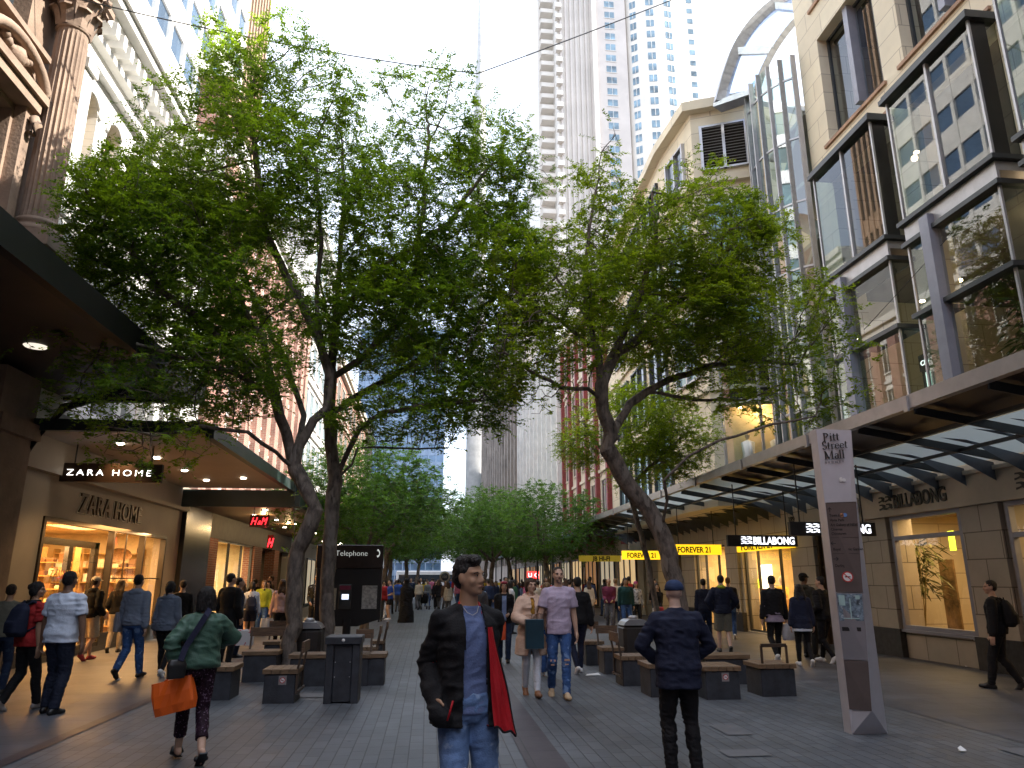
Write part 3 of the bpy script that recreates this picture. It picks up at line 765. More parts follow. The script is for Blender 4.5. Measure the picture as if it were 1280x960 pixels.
# projecting cornice and sill bands following the facets
def band(b, poly_front, out, z0, z1):
    n = len(poly_front)
    cxm, cym = 18, 30
    pts_o = []
    for (x, y) in poly_front: 
        pts_o.append((x - out, y - out * .5))
    for i in range(n - 1):
        (xa, ya), (xb, yb) = pts_o[i], pts_o[i + 1]; (xc, yc), (xd, yd) = poly_front[i + 1], poly_front[i]
        b.prism([(xa, ya), (xb, yb), (xc + .1, yc), (xd + .1, yd)], z0, z1)
front = [c0, c1, c2, (c2[0] + .5, 36.9)]
band(b, front, .35, zt - .02, zt + .35); band(b, front, .22, 15.2, 15.45); band(b, front, .12, 11.2, 11.35); band(b, front, .12, 7.7, 7.85)
b.build('wall', M_stone, R2)
def facet_panel(p, q, t0, t1, z0, z1, out, mfr, mpane, name, louvre=False, mull=1):
    """a window set in the facet p->q between fractions t0..t1"""
    p, q = Vector((*p, 0)), Vector((*q, 0)); d = (q - p); L = d.length; d.normalize(); n = Vector((d.y, -d.x, 0))
    if n.x > 0: n = -n
    A, B = p + d * L * t0, p + d * L * t1
    w = MB(); th = .07
    def bar(a, b_, za, zb, o=out): 
        c_ = (a + b_) / 2 + n * (o / 2); w.obox((c_.x, c_.y, (za + zb) / 2), d * ((b_ - a).length / 2), n * (o / 2), (0, 0, (zb - za) / 2))
    bar(A, B, z0, z0 + th); bar(A, B, z1 - th, z1)
    for k in range(mull + 2):
        c_ = A + (B - A) * (k / (mull + 1)); bar(c_ - d * .05, c_ + d * .05, z0, z1, out * 1.2)
    fr = w.build(name, mfr, R2)
    g = MB(); o = n * .012
    g.quad(*[(v.x, v.y, z) for v, z in ((A + o, z0), (B + o, z0), (B + o, z1), (A + o, z1))]); g.build('pane', mpane, fr)
    if louvre:
        g = MB()
        for z in np.arange(z0 + .1, z1 - .08, .115):
            c_ = (A + B) / 2 + n * .05; g.obox((c_.x, c_.y, z), d * ((B - A).length / 2 - .06), n * .045 + Vector((0, 0, -.03)), n * .005 + Vector((0, 0, .008)))
        g.build('louvre', M_alu, fr)
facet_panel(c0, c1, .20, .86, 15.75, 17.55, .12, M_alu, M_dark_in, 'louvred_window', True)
facet_panel(c1, c2, .25, .8, 15.75, 17.4, .10, M_alu, M_glass_dark, 'window')
facet_panel(c0, c1, .15, .85, 12.2, 14.6, .10, M_alu, M_glass_teal, 'window'); facet_panel(c0, c1, .15, .85, 8.4, 10.9, .10, M_alu, M_glass_teal, 'window')
for z0 in (8.3, 12.0):
    facet_panel(c1, c2, .2, .85, z0, z0 + 2.4, .10, M_alu, M_glass_teal, 'window')
for z0 in (4.6, 8.2, 11.9, 15.7):
    for (t0, t1) in ((.06, .26), (.34, .54), (.62, .82)):
        facet_panel(c2, (c2[0] + .5, 36.9), t0, t1, z0, z0 + (1.7 if z0 > 15 else 2.6), .10, M_steel_dk, M_glass_dark if z0 > 8 else M_glass_teal, 'window', mull=1)
# bow window with white shirts just above the canopy
_p, _q = Vector((*c0, 0)), Vector((*c1, 0)); bd = (_q - _p).normalized(); bn = Vector((-abs(bd.y), -abs(bd.x), 0)).normalized(); bm_ = _p.lerp(_q, .36)
bw = empty('bow_window', tuple(bm_ + Vector((0, 0, 4.4))), label='curved glass bow window with white dressed mannequins above the canopy', cat='window')
def bp_(u, o): v = bm_ + bd * u + bn * o; return (v.x, v.y)
arc2 = [bp_(1.15 * math.sin(R(a)) / math.sin(R(70)), .62 * math.cos(R(a)) - .2) for a in np.linspace(-70, 70, 7)]
g = MB(); b = MB()
for i in range(6):
    (xa, ya), (xb, yb) = arc2[i], arc2[i + 1]
    for (za, zb_) in ((4.6, 7.15), (7.3, 9.3)): g.quad((xa, ya, za), (xb, yb, za), (xb, yb, zb_), (xa, ya, zb_))
    for zc in (4.55, 7.22, 9.35): b.beam((xa, ya, zc), (xb, yb, zc), .14, .13)
for i in (0, 3, 6): b.beam((*arc2[i], 4.5), (*arc2[i], 9.4), .08, .08, up=(1, 0, 0))
b.build('frame', M_alu, bw); g.build('pane', M_glass, bw)
cc = [bp_(-1.1, .02)] + [((x + bm_.x * .04) / 1.04, (y + bm_.y * .04) / 1.04) for x, y in arc2[1:-1]] + [bp_(1.1, .02)]
MB().prism(cc, 7.05, 7.14).build('ceiling', M_warmwall, bw); MB().prism(cc, 9.38, 9.5).build('roof', M_alu, bw)
MB().extr([(*bp_(-1.1, .015), 4.6), (*bp_(1.1, .015), 4.6), (*bp_(1.1, .015), 7.05), (*bp_(-1.1, .015), 7.05)], bn * .01).build('back_panel', M_warmwall, bw)
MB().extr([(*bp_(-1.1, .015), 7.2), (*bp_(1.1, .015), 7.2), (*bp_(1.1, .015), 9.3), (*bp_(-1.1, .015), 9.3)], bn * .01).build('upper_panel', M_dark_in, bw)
for u in (-.6, 0, .6): MB().lathe([(.0, 0), (.05, 0), (.05, .03), (0, .03)], (*bp_(u, .25), 7.0), 8).build('lamp', M_lampglow, bw)
point('bow_window_light', (*bp_(0, .28), 6.8), 9, WARM)
mannequin(*bp_(-.42, .2), 4.62, M_manq, M_wht, 'white shirted mannequin at the right of the bow window above the canopy', .92)
mannequin(*bp_(.45, .2), 4.62, M_manq, M_wht, 'white shirted mannequin at the left of the bow window above the canopy', .92)

# ------------------------------------------------------------------ right canopy of glass and steel fins
RC = empty('glass_canopy', (9.2, 20, 4), label='long glass and steel canopy over the right footpath with grey edge beam', cat='canopy')
cx0, cx1, cz0, cz1 = 7.6, 10.66, 4.42, 3.93
def cz(x): return cz0 + (cz1 - cz0) * (x - cx0) / (cx1 - cx0)
b = MB()
ys = np.arange(1.0, 39.6, 3.2)
for i, y in enumerate(ys):
    b.beam((cx0, y, cz0 + .02), (cx0, y + 3.16, cz0 + .02), .14, .22)
    b.box(cx0 - .11, cx0 - .072, y + 3.1, y + 3.2, cz0 - .14, cz0 + .1)
b.build('edge_beam', M_alu, RC)
b = MB()
for y in np.arange(1.0, 40, 1.6): b.beam((cx0 + .08, y, cz0 - .10), (cx1, y, cz1 - .10), .035, .14)
for x in (8.55, 9.6): b.beam((x, .6, cz(x) - .12), (x, 39.4, cz(x) - .12), .06, .06)
b.build('cross_beam', M_steel_dk, RC)
b = MB()
for y in np.arange(1.4, 39.4, .8):
    xa = 8.95
    b.add([(xa, y, cz(xa) - .07), (cx1, y + .1, cz1 - .07), (cx1, y + .1, cz1 - .42), (xa + .5, y, cz(xa) - .10)], [(0, 1, 2, 3)])
b.build('fin', mat('blue grey fin', (.13, .15, .19), .4, .3, var=.1), RC)
b = MB()
b.quad((cx0 + .09, .6, cz0 + .01), (8.95, .6, cz(8.95) + .01), (8.95, 19.2, cz(8.95) + .01), (cx0 + .09, 19.2, cz0 + .01), 0)
b.quad((8.96, .6, cz(8.96) + .0), (cx1, .6, cz1), (cx1, 39.4, cz1), (8.96, 39.4, cz(8.96)), 1)
b.quad((cx0 + .09, 19.25, cz0 + .01), (8.95, 19.25, cz(8.95) + .01), (8.95, 30.5, cz(8.95) + .01), (cx0 + .09, 30.5, cz0 + .01), 1)
b.quad((cx0 + .09, 30.55, cz0 + .01), (8.95, 30.55, cz(8.95) + .01), (8.95, 39.4, cz(8.95) + .01), (cx0 + .09, 39.4, cz0 + .01), 0)
M_frost = bpy.data.materials.new('frosted canopy glass')
nt, N, L, P = nodes_of(M_frost)
P.inputs['Base Color'].default_value = (.55, .60, .60, 1); P.inputs['Roughness'].default_value = .35
ts = N.new('ShaderNodeBsdfTranslucent'); ts.inputs['Color'].default_value = (.55, .62, .62, 1)
mx = N.new('ShaderNodeMixShader'); mx.inputs[0].default_value = .55
L.new(P.outputs[0], mx.inputs[1]); L.new(ts.outputs[0], mx.inputs[2]); L.new(mx.outputs[0], N['Material Output'].inputs['Surface'])
M_bronzeglass = mat('bronze soffit panel', (.060, .042, .035), .35, .1, var=.2, vscale=.6)
b.build('soffit', [M_bronzeglass, M_frost], RC)
# second, blue canopy further on
RC2 = empty('blue_canopy', (8, 50, 4), label='pale blue metal canopy further along the right side over dark shopfronts', cat='canopy')
p0 = gnd(780, 640, 5.1); 
b = MB()
b.add([(6.9, 40, 3.9), (10.75, 40, 5.2), (10.75, 88, 5.2), (6.9, 88, 3.9), (6.9, 40, 3.75), (10.75, 40, 5.05), (10.75, 88, 5.05), (6.9, 88, 3.75)], [(0, 1, 2, 3), (4, 7, 6, 5), (0, 3, 7, 4), (0, 4, 5, 1), (2, 6, 7, 3)])
b.build('roof', mat('pale blue sheet metal', (.22, .27, .38), .35, .4, var=.15, vscale=.6), RC2)
for y in np.arange(42, 86, 6): MB().box(6.95, 7.07, y, y + .12, 0, 3.8).build('post', M_steel_dk, RC2); MB().beam((7, y, 3.7), (10.7, y, 4.9), .1, .16).build('rafter', M_steel_dk, RC2)

# ------------------------------------------------------------------ generic far buildings
def facade_building(name, x, sgn, y0, y1, h, depth, mw, mg, label, bays, floors, z0=4.6, zb=0, ww=.6, wh=.62, piers=None, cornice=.5, mtrim=None, win_name='window', balcony=False):
    """street building: solid body, recessed-looking windows with frames, piers, cornice. x = street face, sgn=+1 right side, -1 left side"""
    r = empty(name, (x, (y0 + y1) / 2, 0), label=label, cat='building')
    b = MB(); xa, xb = sorted((x, x + sgn * depth)); b.box(xa, xb, y0, y1, zb, h); b.build('wall', mw, r)
    b = MB()
    fx = lambda o: (x - sgn * o)
    def bx(o0, o1, ya, yb, za, zb, m=0):
        u, v = sorted((fx(o0), fx(o1))); b.box(u, v, ya, yb, za, zb, m)
    bx(-.02, cornice, y0 + .01, y1 - .01, h - .5, h - .05); bx(-.02, cornice * .6, y0 + .01, y1 - .01, h - .9, h - .5)
    fh = (h - 1.2 - z0) / floors; bwid = (y1 - y0) / bays
    for k in range(floors): bx(-.02, .12, y0 + .02, y1 - .02, z0 + k * fh - .1, z0 + k * fh + .1)
    b.build('cornice', mtrim or mw, r)
    if piers:
        b = MB()
        for i in range(bays + 1):
            yy = min(max(y0 + i * bwid, y0 + piers[0] / 2 + .03), y1 - piers[0] / 2 - .03)
            bx(-.02, piers[1], yy - piers[0] / 2, yy + piers[0] / 2, max(3.6, zb), h - .92)
        b.build('pier', piers[2], r)
    for k in range(floors):
        for i in range(bays):
            yc, zc = y0 + (i + .5) * bwid, z0 + (k + .52) * fh
            hw, hh = bwid * ww / 2, fh * wh / 2
            f = MB()
            def fb(o0, o1, ya, yb, za, zb): 
                u, v = sorted((fx(o0), fx(o1))); f.box(u, v, ya, yb, za, zb)
            t = .07
            fb(-.02, .07, yc - hw, yc - hw + t, zc - hh, zc + hh); fb(-.02, .07, yc + hw - t, yc + hw, zc - hh, zc + hh)
            fb(-.02, .09, yc - hw - .06, yc + hw + .06, zc - hh - .1, zc - hh); fb(-.02, .09, yc - hw - .06, yc + hw + .06, zc + hh, zc + hh + .1); fb(-.02, .06, yc - .03, yc + .03, zc - hh, zc + hh)
            fo = f.build(win_name, mtrim or mw, r)
            g = MB(); g.quad(*[(fx(.02), yy, zz) for yy, zz in ((yc - hw, zc - hh), (yc + hw, zc - hh), (yc + hw, zc + hh), (yc - hw, zc + hh))]); g.build('pane', mg, fo)
    return r
# red-striped Victorian building on the right
facade_building('victorian_building', XR, 1, 37, 58, 21, 14, M_cream, M_glass_dark, 'cream Victorian building with dark red pilasters further up the right side', 7, 4, ww=.5, piers=(.38, .28, M_redpaint), mtrim=M_cream)
facade_building('white_finned_building', XR, 1, 58.2, 86, 24, 14, M_white_pl, M_glass_teal, 'white building with tall vertical fins beyond the red pilasters on the right', 10, 4, ww=.6, wh=.85, piers=(.25, .6, M_white_pl))
facade_building('grey_ribbed_building', XR, 1, 86.2, 150, 42, 14, M_greystone, M_glass_dark, 'tall grey brown stone building with vertical ribs near the street end', 16, 8, ww=.45, piers=(.7, .5, M_greystone))
# LEFT far side
facade_building('striped_brick_building', XL, -1, 25.6, 45, 18.2, 14, M_white_pl, M_glass_dark, 'pink brick building with pale vertical stripes above the left canopy', 10, 4, z0=5.0, zb=4.42, ww=.48, piers=(.85, .3, M_brick_pink), mtrim=M_white_pl)
b = MB(); b.box(-9.6, -8.5, 26.2, 27.4, 18.2, 21.0); b.box(-9.7, -8.4, 26.1, 27.5, 21.0, 21.2); b.box(-9.9, -9.2, 28.2, 29, 18.2, 21.9)
tag(b.build('chimney_stack', M_brick_pink, None, origin=(-9, 26.8, 18.2)), 'square pink brick chimney rising above the left tree crown', 'chimney')
facade_building('pale_building', XL, -1, 45.2, 60, 25, 14, M_pale, M_glass_teal, 'pale rendered building behind the left trees beyond the striped brick one', 7, 6)
facade_building('brick_corner_building', XL, -1, 60.2, 100, 20, 14, M_brick, M_glass_dark, 'dark red brick building far up the left side behind trees', 12, 4, mtrim=M_cream)
facade_building('far_brick_building', -34, -1, 108, 150, 30, 14, M_brick_pink, M_glass_teal, 'far pink building beyond the cross street', 10, 6)
# curtain-wall towers
def glass_tower(name, x0, x1, y0, y1, h, label, mg, mf, nx, ny, fh, panel=.45):
    r = empty(name, ((x0 + x1) / 2, (y0 + y1) / 2, 0), label=label, cat='tower')
    b = MB(); b.box(x0, x1, y0, y1, 0, h); b.build('wall', mg, r)
    b = MB()
    for z in np.arange(fh, h + .1, fh): b.box(x0 - .12, x1 + .12, y0 - .12, y1 + .12, z - fh * panel / 2, z + fh * panel / 2)
    b.build('spandrel', mf, r)
    b = MB()
    for i in range(nx + 1):
        x = x0 + (x1 - x0) * i / nx; b.box(x - .15, x + .15, y0 - .2, y0 + .02, 0, h)
    for i in range(ny + 1):
        y = y0 + (y1 - y0) * i / ny; b.box(x1 - .02, x1 + .2, y - .15, y + .15, 0, h); b.box(x0 - .2, x0 + .02, y - .15, y + .15, 0, h)
    b.build('mullion', mf, r)
    return r
glass_tower('glass_tower', -26, 4, 250, 280, 88, 'blue glass tower closing the street behind the left trees', M_glass_blue, mat('blue steel spandrel', (.20, .27, .38), .3, .3), 12, 10, 4.0)
glass_tower('office_tower', -34, -14.5, 30, 46.5, 64, 'white office tower with blue windows behind the white building on the left', M_glass_blue, M_white_pl, 9, 8, 3.5, .52)
glass_tower('ribbed_tower', -34, -14.5, 46.8, 52, 62, 'brown ribbed tower edge beside the white office tower', M_glass_dark, mat('brown ribbed concrete', (.36, .24, .16), .8, var=.2), 20, 7, 30, .05)
glass_tower('patterned_tower', -62, -30, -6, 26, 88, 'glass office tower with patterned spandrels left of the view', M_glass_teal, mat('pale fritted panel', (.52, .56, .60), .35, .2), 10, 10, 3.6, .35)
facade_building('far_white_building', 16, 1, 190, 230, 34, 20, M_white_pl, M_glass_teal, 'distant white building at the street end on the right', 8, 8)
# opposite masses behind the camera, seen in reflections; the rear ones added to close off sky light
facade_building('brick_gabled_building', XL, -1, -60, -8.2, 26, 12, M_brick_pink, M_glass_dark, 'brick building behind the viewpoint on the left', 12, 5)
facade_building('rear_stone_building', XR, 1, -60, -4.2, 28, 12, M_greystone, M_glass_dark, 'stone building behind the viewpoint on the right', 12, 5)
facade_building('rear_block', 30, -1, -90, -62, 34, 60, M_greystone, M_glass_dark, 'unseen building added to close off light behind the viewpoint', 4, 6)

# ------------------------------------------------------------------ apartment tower on the right
TW = empty('apartment_tower', (30, 150, 0), label='very tall pale apartment tower with stacked balconies and curved white bays', cat='tower')
M_tw = mat('warm tower concrete', (.60, .54, .49), .75, var=.06, vscale=.2); M_tww = mat('white tower panel', (.74, .69, .62), .6, var=.05, vscale=.2)
Yt = 140.0
X = lambda px: atY(px, 200, Yt)[0]
xa, xb, xc, xd = X(702), X(748), X(790), X(872)
H = 205
b = MB()
b.box(xa - .2, xb, Yt + 1.5, Yt + 22, 0, H, 1); b.box(xb, xc, Yt, Yt + 20, 0, H); b.box(X(681), xa - .2, Yt + 8, Yt + 30, 0, H - 22, 1)
b.build('wall', [M_tw, M_tww], TW)
b = MB()       # ribs on the left part
for i in range(7):
    x = xa + (xb - xa) * (i + .5) / 7; b.box(x - .22, x + .22, Yt + .9, Yt + 1.52, 0, H)
b.box(xb - .5, xb + .5, Yt - .5, Yt + 1.6, 0, H, 1)
b.build('rib', [M_tw, M_tww], TW)
# curved white part
b = MB(); n = 16; pts = []
cxw, rw = (xc + xd) / 2, (xd - xc) / 2
for i in range(n + 1):
    t = R(180 - i * 180 / n); pts.append((cxw + rw * math.cos(t), Yt + 2.5 - 4.5 * math.sin(t)))
poly = pts + [(xd, Yt + 22), (xc, Yt + 22)]
b.prism(poly, 0, H); b.build('curved_bay', M_tww, TW)
b = MB(); b.box(xd + .01, xd + 4.2, Yt + 3, Yt + 24, 0, H - 14); b.build('side_wing', M_tww, TW)
fh = 3.0
glp, balp = [], []
for k in sorted(range(12, int(H / fh)), key=lambda k: abs(k - 34)):
    z = k * fh
    x = (xb + xc) / 2
    w = MB(); w.box(x - 1.15, x + 1.15, Yt - .05, Yt - .02, z + .7, z + 2.4, 0); w.box(x - .04, x + .04, Yt - .09, Yt - .06, z + .7, z + 2.4, 1); w.box(x - 1.25, x + 1.25, Yt - .12, Yt - .051, z + .55, z + .7, 1); glp.append(w)
    for j in (3, 6, 9, 12):
        (ax_, ay_), (bx_, by_) = pts[j], pts[j + 1]
        dx, dy = bx_ - ax_, by_ - ay_; L_ = math.hypot(dx, dy); nx_, ny_ = dy / L_, -dx / L_
        if ny_ > 0: nx_, ny_ = -nx_, -ny_
        w = MB(); s0, s1 = -.12, 1.12
        w.quad((ax_ + dx * s0 + nx_ * .06, ay_ + dy * s0 + ny_ * .06, z + .7), (ax_ + dx * s1 + nx_ * .06, ay_ + dy * s1 + ny_ * .06, z + .7), (ax_ + dx * s1 + nx_ * .06, ay_ + dy * s1 + ny_ * .06, z + 2.5), (ax_ + dx * s0 + nx_ * .06, ay_ + dy * s0 + ny_ * .06, z + 2.5))
        m0, m1 = ax_ + dx * .5, ay_ + dy * .5
        w.box(m0 + nx_ * .1 - .05, m0 + nx_ * .1 + .05, m1 + ny_ * .12 - .04, m1 + ny_ * .12, z + .7, z + 2.5, 1); glp.append(w)
    w = MB(); w.box(xd + 1.2, xd + 2.6, Yt + 2.93, Yt + 2.97, z + .8, z + 2.2); glp.append(w)
    for (x0_, x1_, y0_, y1_) in ((X(683), X(700), Yt + 5.6, Yt + 8), (X(706) - 1.4, X(706), Yt + .2, Yt + 1.6)):
        w = MB(); w.box(x0_, x1_, y0_, y1_, z, z + .18); w.box(x0_, x1_, y0_, y0_ + .1, z + .18, z + 1.1); balp.append(w)
each('window', [mat('pale tower glass', (.15, .23, .28), .12, .2, var=.45, vscale=.35, spec=1.0), M_tww], TW, glp, 98); each('balcony', M_tww, TW, balp, 98)

# spire and wires
x, y, z = atY(601, 40, 230)
b = MB(); b.tube([(x, y, 0), (x, y, 150), (x, y, 172), (x, y, 196), (x, y, 240)], [3.2, 2.6, 2.1, 1.3, 1.0], 10)
b.tube([(x - 1.6, y, 0), (x - 1.6, y, 172)], .25, 6)
tag(b.build('spire_mast', M_pale, None, origin=(x, y, 0)), 'thin pale spire rising into the sky between the two trees', 'mast')
A, B_, C_ = Vector(atY(150, 4, 13.6)), Vector(atY(597, 92, 15.2)), Vector(atY(840, -4, 15.9))
def wire(name, p, q, sag, label, rad=.014):
    b = MB(); pts = [p.lerp(q, i / 16) - Vector((0, 0, sag * 4 * (i / 16) * (1 - i / 16))) for i in range(17)]
    b.tube(pts, rad, 5); tag(b.build(name, M_black, None, origin=tuple(p)), label, 'cable', 'wires strung across the street')
p = Vector((XL, A.y, A.z + .6 * (A - B_).normalized().z * 0)) 
wire('overhead_wire', A + (A - B_).normalized() * 2.0, B_, .22, 'thin wire sagging from the left facades to the tree tops')
wire('overhead_wire', B_, B_ + (C_ - B_) * 2.1, .10, 'thin wire rising right past the apartment tower')
a_, c_ = Vector(atX(1280, 165, 10.4)), Vector(atX(1085, 445, 10.4))
wire('overhead_wire', Vector(atY(1290, 175, 11.0)), Vector(atY(1080, 412, 15)), .05, 'fine wire slanting in front of the right bay windows', .008)

# ================================================================== LEFT near: brown sandstone building with column
L1 = empty('brownstone_building', (XL, 8, 0), label='old brown sandstone building with Corinthian column above the near left awning', cat='building')
XB = -8.35
holes = [(12.2, 13.35, 8.9, 10.6), (12.2, 13.3, 12.0, 14.6), (9.0, 10.6, 8.9, 10.6), (9.0, 10.6, 12, 14.6), (5.5, 7, 8.9, 10.6)]
b = MB(); gridwall(b, XB - .6, XB, (-8, 14.85), (0, 24), holes); b.box(-22, XB - .6, 14.6, 14.85, 0, 24); b.box(-22, XB - .6, -8, -7.8, 0, 24); b.box(-22, XB - .6, -7.8, 14.6, 23.8, 24)
b.box(XB + .004, XB + .55, -8, 14.84, 7.6, 7.9); b.box(XB + .004, XB + .35, -8, 14.84, 7.35, 7.6)         # ledge the columns stand on
b.box(XB + .004, XB + .5, -8, 14.84, 14.05, 14.6); b.box(XB + .004, XB + .62, -8, 14.84, 14.6, 14.8); b.box(XB + .004, XB + .9, -8, 14.84, 15.4, 15.7)
b.build('wall', M_brownstone, L1)
def corinthian(y, x=XB + .42, z0=7.9, z1=13.0, r=.34):
    b = MB(); b.box(x - .5, x + .5, y - .5, y + .5, z0, z0 + .32)
    b.lathe([(r * 1.4, 0), (r * 1.45, .05), (r * 1.4, .12), (r * 1.2, .15), (r * 1.22, .2), (r * 1.3, .24), (r * 1.2, .3), (r * 1.05, .34)], (x, y, z0 + .32), 28)
    n, zz = 22, [z0 + .62, z0 + .8, (z0 + z1) / 2, z1 - .15, z1]
    vs, fs = [], []
    m_ = n * 4
    for i, z in enumerate(zz):
        rr = r * (1 - .14 * i / (len(zz) - 1))
        for k in range(m_):
            fl = (.0, .07, .10, .07)[k % 4] if 0 < i < len(zz) - 1 else 0
            a = 2 * math.pi * k / m_; q = rr * (1 - fl); vs.append((x + q * math.cos(a), y + q * math.sin(a), z))
    for i in range(len(zz) - 1):
        for k in range(m_): fs.append((i * m_ + k, i * m_ + (k + 1) % m_, (i + 1) * m_ + (k + 1) % m_, (i + 1) * m_ + k))
    b.add(vs, fs)
    c = b.build('column', M_brownstone, L1)
    b = MB(); H_ = 1.0
    b.lathe([(r * .9, 0), (r * 1.0, .04), (r * .86, .08), (r * .9, .5), (r * 1.2, .86), (r * 1.2, .9)], (x, y, z1), 20)
    for row, (zb, out, nn, hh) in enumerate(((.05, 1.0, 8, .4), (.28, 1.1, 8, .45), (.5, 1.3, 4, .42))):
        for k in range(nn):
            a = 2 * math.pi * (k + .5 * (row % 2)) / nn; ca, sa = math.cos(a), math.sin(a)
            w_ = .13 if row < 2 else .08
            prof = [(r * .9, 0), (r * out, hh * .5), (r * out * 1.18, hh * .9), (r * out * 1.42, hh * 1.0), (r * out * 1.45, hh * .86)]
            vs = []
            for (q, z) in prof: vs += [(x + ca * q - sa * w_, y + sa * q + ca * w_, z1 + zb + z), (x + ca * (q + .05), y + sa * (q + .05), z1 + zb + z), (x + ca * q + sa * w_, y + sa * q - ca * w_, z1 + zb + z)]
            fs = []
            for i in range(4): fs += [(3 * i, 3 * i + 1, 3 * i + 4, 3 * i + 3), (3 * i + 1, 3 * i + 2, 3 * i + 5, 3 * i + 4)]
            b.add(vs, fs)
            if row == 2: b.lathe([(.0, -.07), (.07, -.05), (.085, 0), (.07, .05), (.0, .07)], (x + ca * r * 1.75, y + sa * r * 1.75, z1 + .86), 8)
    b.box(x - .52, x + .52, y - .52, y + .52, z1 + .9, z1 + 1.04)
    b.build('capital', M_brownstone, c)
corinthian(14.15); corinthian(10.9); corinthian(7.6)
# pedimented window surround with swags between the columns
for yc in (12.78, 9.8):
    b = MB(); x = XB
    b.box(x, x + .42, yc - 1.0, yc + 1.0, 10.95, 11.12); b.box(x, x + .34, yc - .92, yc + .92, 10.72, 10.95)
    for s_ in (-1, 1):
        b.box(x, x + .22, yc + s_ * .78 - .13, yc + s_ * .78 + .13, 8.4, 10.72)
        b.tube([(x + .3, yc + s_ * .8, 10.55), (x + .38, yc + s_ * .8, 10.4), (x + .3, yc + s_ * .8, 10.2)], .1, 8)
    pts = [(x + .3, yc + 1.05 * math.cos(t), 11.12 + .62 * math.sin(t)) for t in np.linspace(0, math.pi, 13)]
    b.tube(pts, .11, 8)
    b.extr([(x + .02, yc + 1.0 * math.cos(t), 11.12 + .58 * math.sin(t)) for t in np.linspace(0, math.pi, 13)], (.14, 0, 0))
    for i in range(9):
        t = R(200 + i * 17.5); b.lathe([(0, -.09), (.08, -.06), (.1, 0), (.08, .06), (0, .09)], (x + .22, yc + .5 * math.cos(t), 11.75 + .35 * math.sin(t)), 8)
    b.lathe([(0, -.2), (.14, -.14), (.2, 0), (.15, .15), (0, .24)], (x + .24, yc, 11.35), 10)
    b.box(x, x + .3, yc - 1.0, yc + 1.0, 11.98, 12.1)
    b.build('window_surround', M_brownstone, L1)
b = MB()
for h in holes: b.quad((XB - .35, h[0], h[2]), (XB - .35, h[1], h[2]), (XB - .35, h[1], h[3]), (XB - .35, h[0], h[3]))
b.build('pane', M_glass_dark, L1)
# ground-floor pier next to the homeware shop
b = MB(); b.box(XB + .004, -7.75, 13.7, 14.95, 0, 5.5); b.box(XB + .004, -7.65, 13.6, 15.0, 0, .5); b.box(-8.0, -7.62, 13.6, 15.0, 4.3, 4.6)
b.build('pier', M_brownstone, L1)
b = MB(); b.box(XB + .01, -8.2, 4, 13.6, .4, 3.4); b.build('shop_window', M_glass_dark, L1)

# near awning
NA = empty('near_awning', (-6.3, 8, 5.6), label='dark street awning with brown soffit in the upper left foreground', cat='canopy')
b = MB(); b.box(XB + .01, -5.35, -8, 16.9, 5.62, 5.66, 0); b.build('soffit', M_soffit_dk, NA)
b = MB(); b.box(-5.35, -5.2, -8, 16.9, 5.56, 6.0); b.box(XB + .01, -5.35, 16.75, 16.9, 5.56, 6.0); b.box(XB + .01, -5.35, -8, 16.74, 5.9, 5.95); b.build('edge_beam', M_black, NA)
each('downlight', emit('dim downlight', (.8, .72, .6), .5), NA, [MB().lathe([(.0, -.02), (.17, -.02), (.19, 0), (0, 0)], (-6.9, y, 5.62), 20) for y in (6.0, 9.6, 12.9)])
# curved dark ducting behind it
b = MB(); b.tube([(-8.0, 14.95, 2.6), (-7.9, 14.95, 4.0), (-7.3, 15.0, 5.0), (-6.4, 15.05, 5.35), (-5.5, 15.1, 5.45)], .09, 8); tag(b.build('bracket', M_black, None, origin=(-8, 15, 2.6)), 'curved dark bracket arm under the near left awning', 'bracket')

# ------------------------------------------------------------------ white building
L2 = empty('white_building', (XL, 20, 0), label='white painted masonry building with round arched windows and deep cornice on the left', cat='building')
wy = [(15.45 + 1.32 * k, 16.2 + 1.32 * k) for k in range(7)]
holes = [(a, c, 9.9, 12.75) for a, c in wy] + [(a, c, 5.6, 8.35) for a, c in wy]
XW = -8.2
b = MB(); gridwall(b, XW - .5, XW, (14.9, 25.55), (4.6, 15.3), holes); b.box(-20, XW - .5, 25.3, 25.55, 0, 15.3); b.box(-20, XW - .5, 14.9, 15.1, 0, 15.3); b.box(-20, XW - .5, 15.1, 25.3, 15.1, 15.3)
for (a, c) in wy:      # arch shoulders
    for (z0, z1) in ((9.9, 12.75), (5.6, 8.35)):
        rr = (c - a) / 2; yc = (a + c) / 2
        for s_ in (-1, 1):
            pts = [(XW - .45, yc + s_ * rr, z1 - rr)] + [(XW - .45, yc + s_ * rr * math.cos(t), z1 - rr + rr * .995 * math.sin(t)) for t in np.linspace(.02, math.pi / 2, 7)] + [(XW - .45, yc + s_ * rr, z1)]
            b.extr(pts, (.45, 0, 0))
b.build('wall', M_white, L2)
b = MB()
for z0, z1, o in ((13.3, 13.5, .18), (13.9, 14.05, .22), (14.5, 14.75, .38), (14.75, 15.0, .62), (15.0, 15.15, .72), (9.3, 9.5, .2), (9.1, 9.3, .12), (5.2, 5.4, .15)): b.box(XW + .003, XW + o, 14.92, 25.5, z0, z1)
for y in np.arange(15.0, 25.5, .42): b.box(XW + .003, XW + .5, y, y + .18, 14.12, 14.49)
b.box(XW - .4, XW + .05, 14.95, 25.5, 15.3, 15.75)
b.build('cornice', M_white_pl, L2)
b = MB()
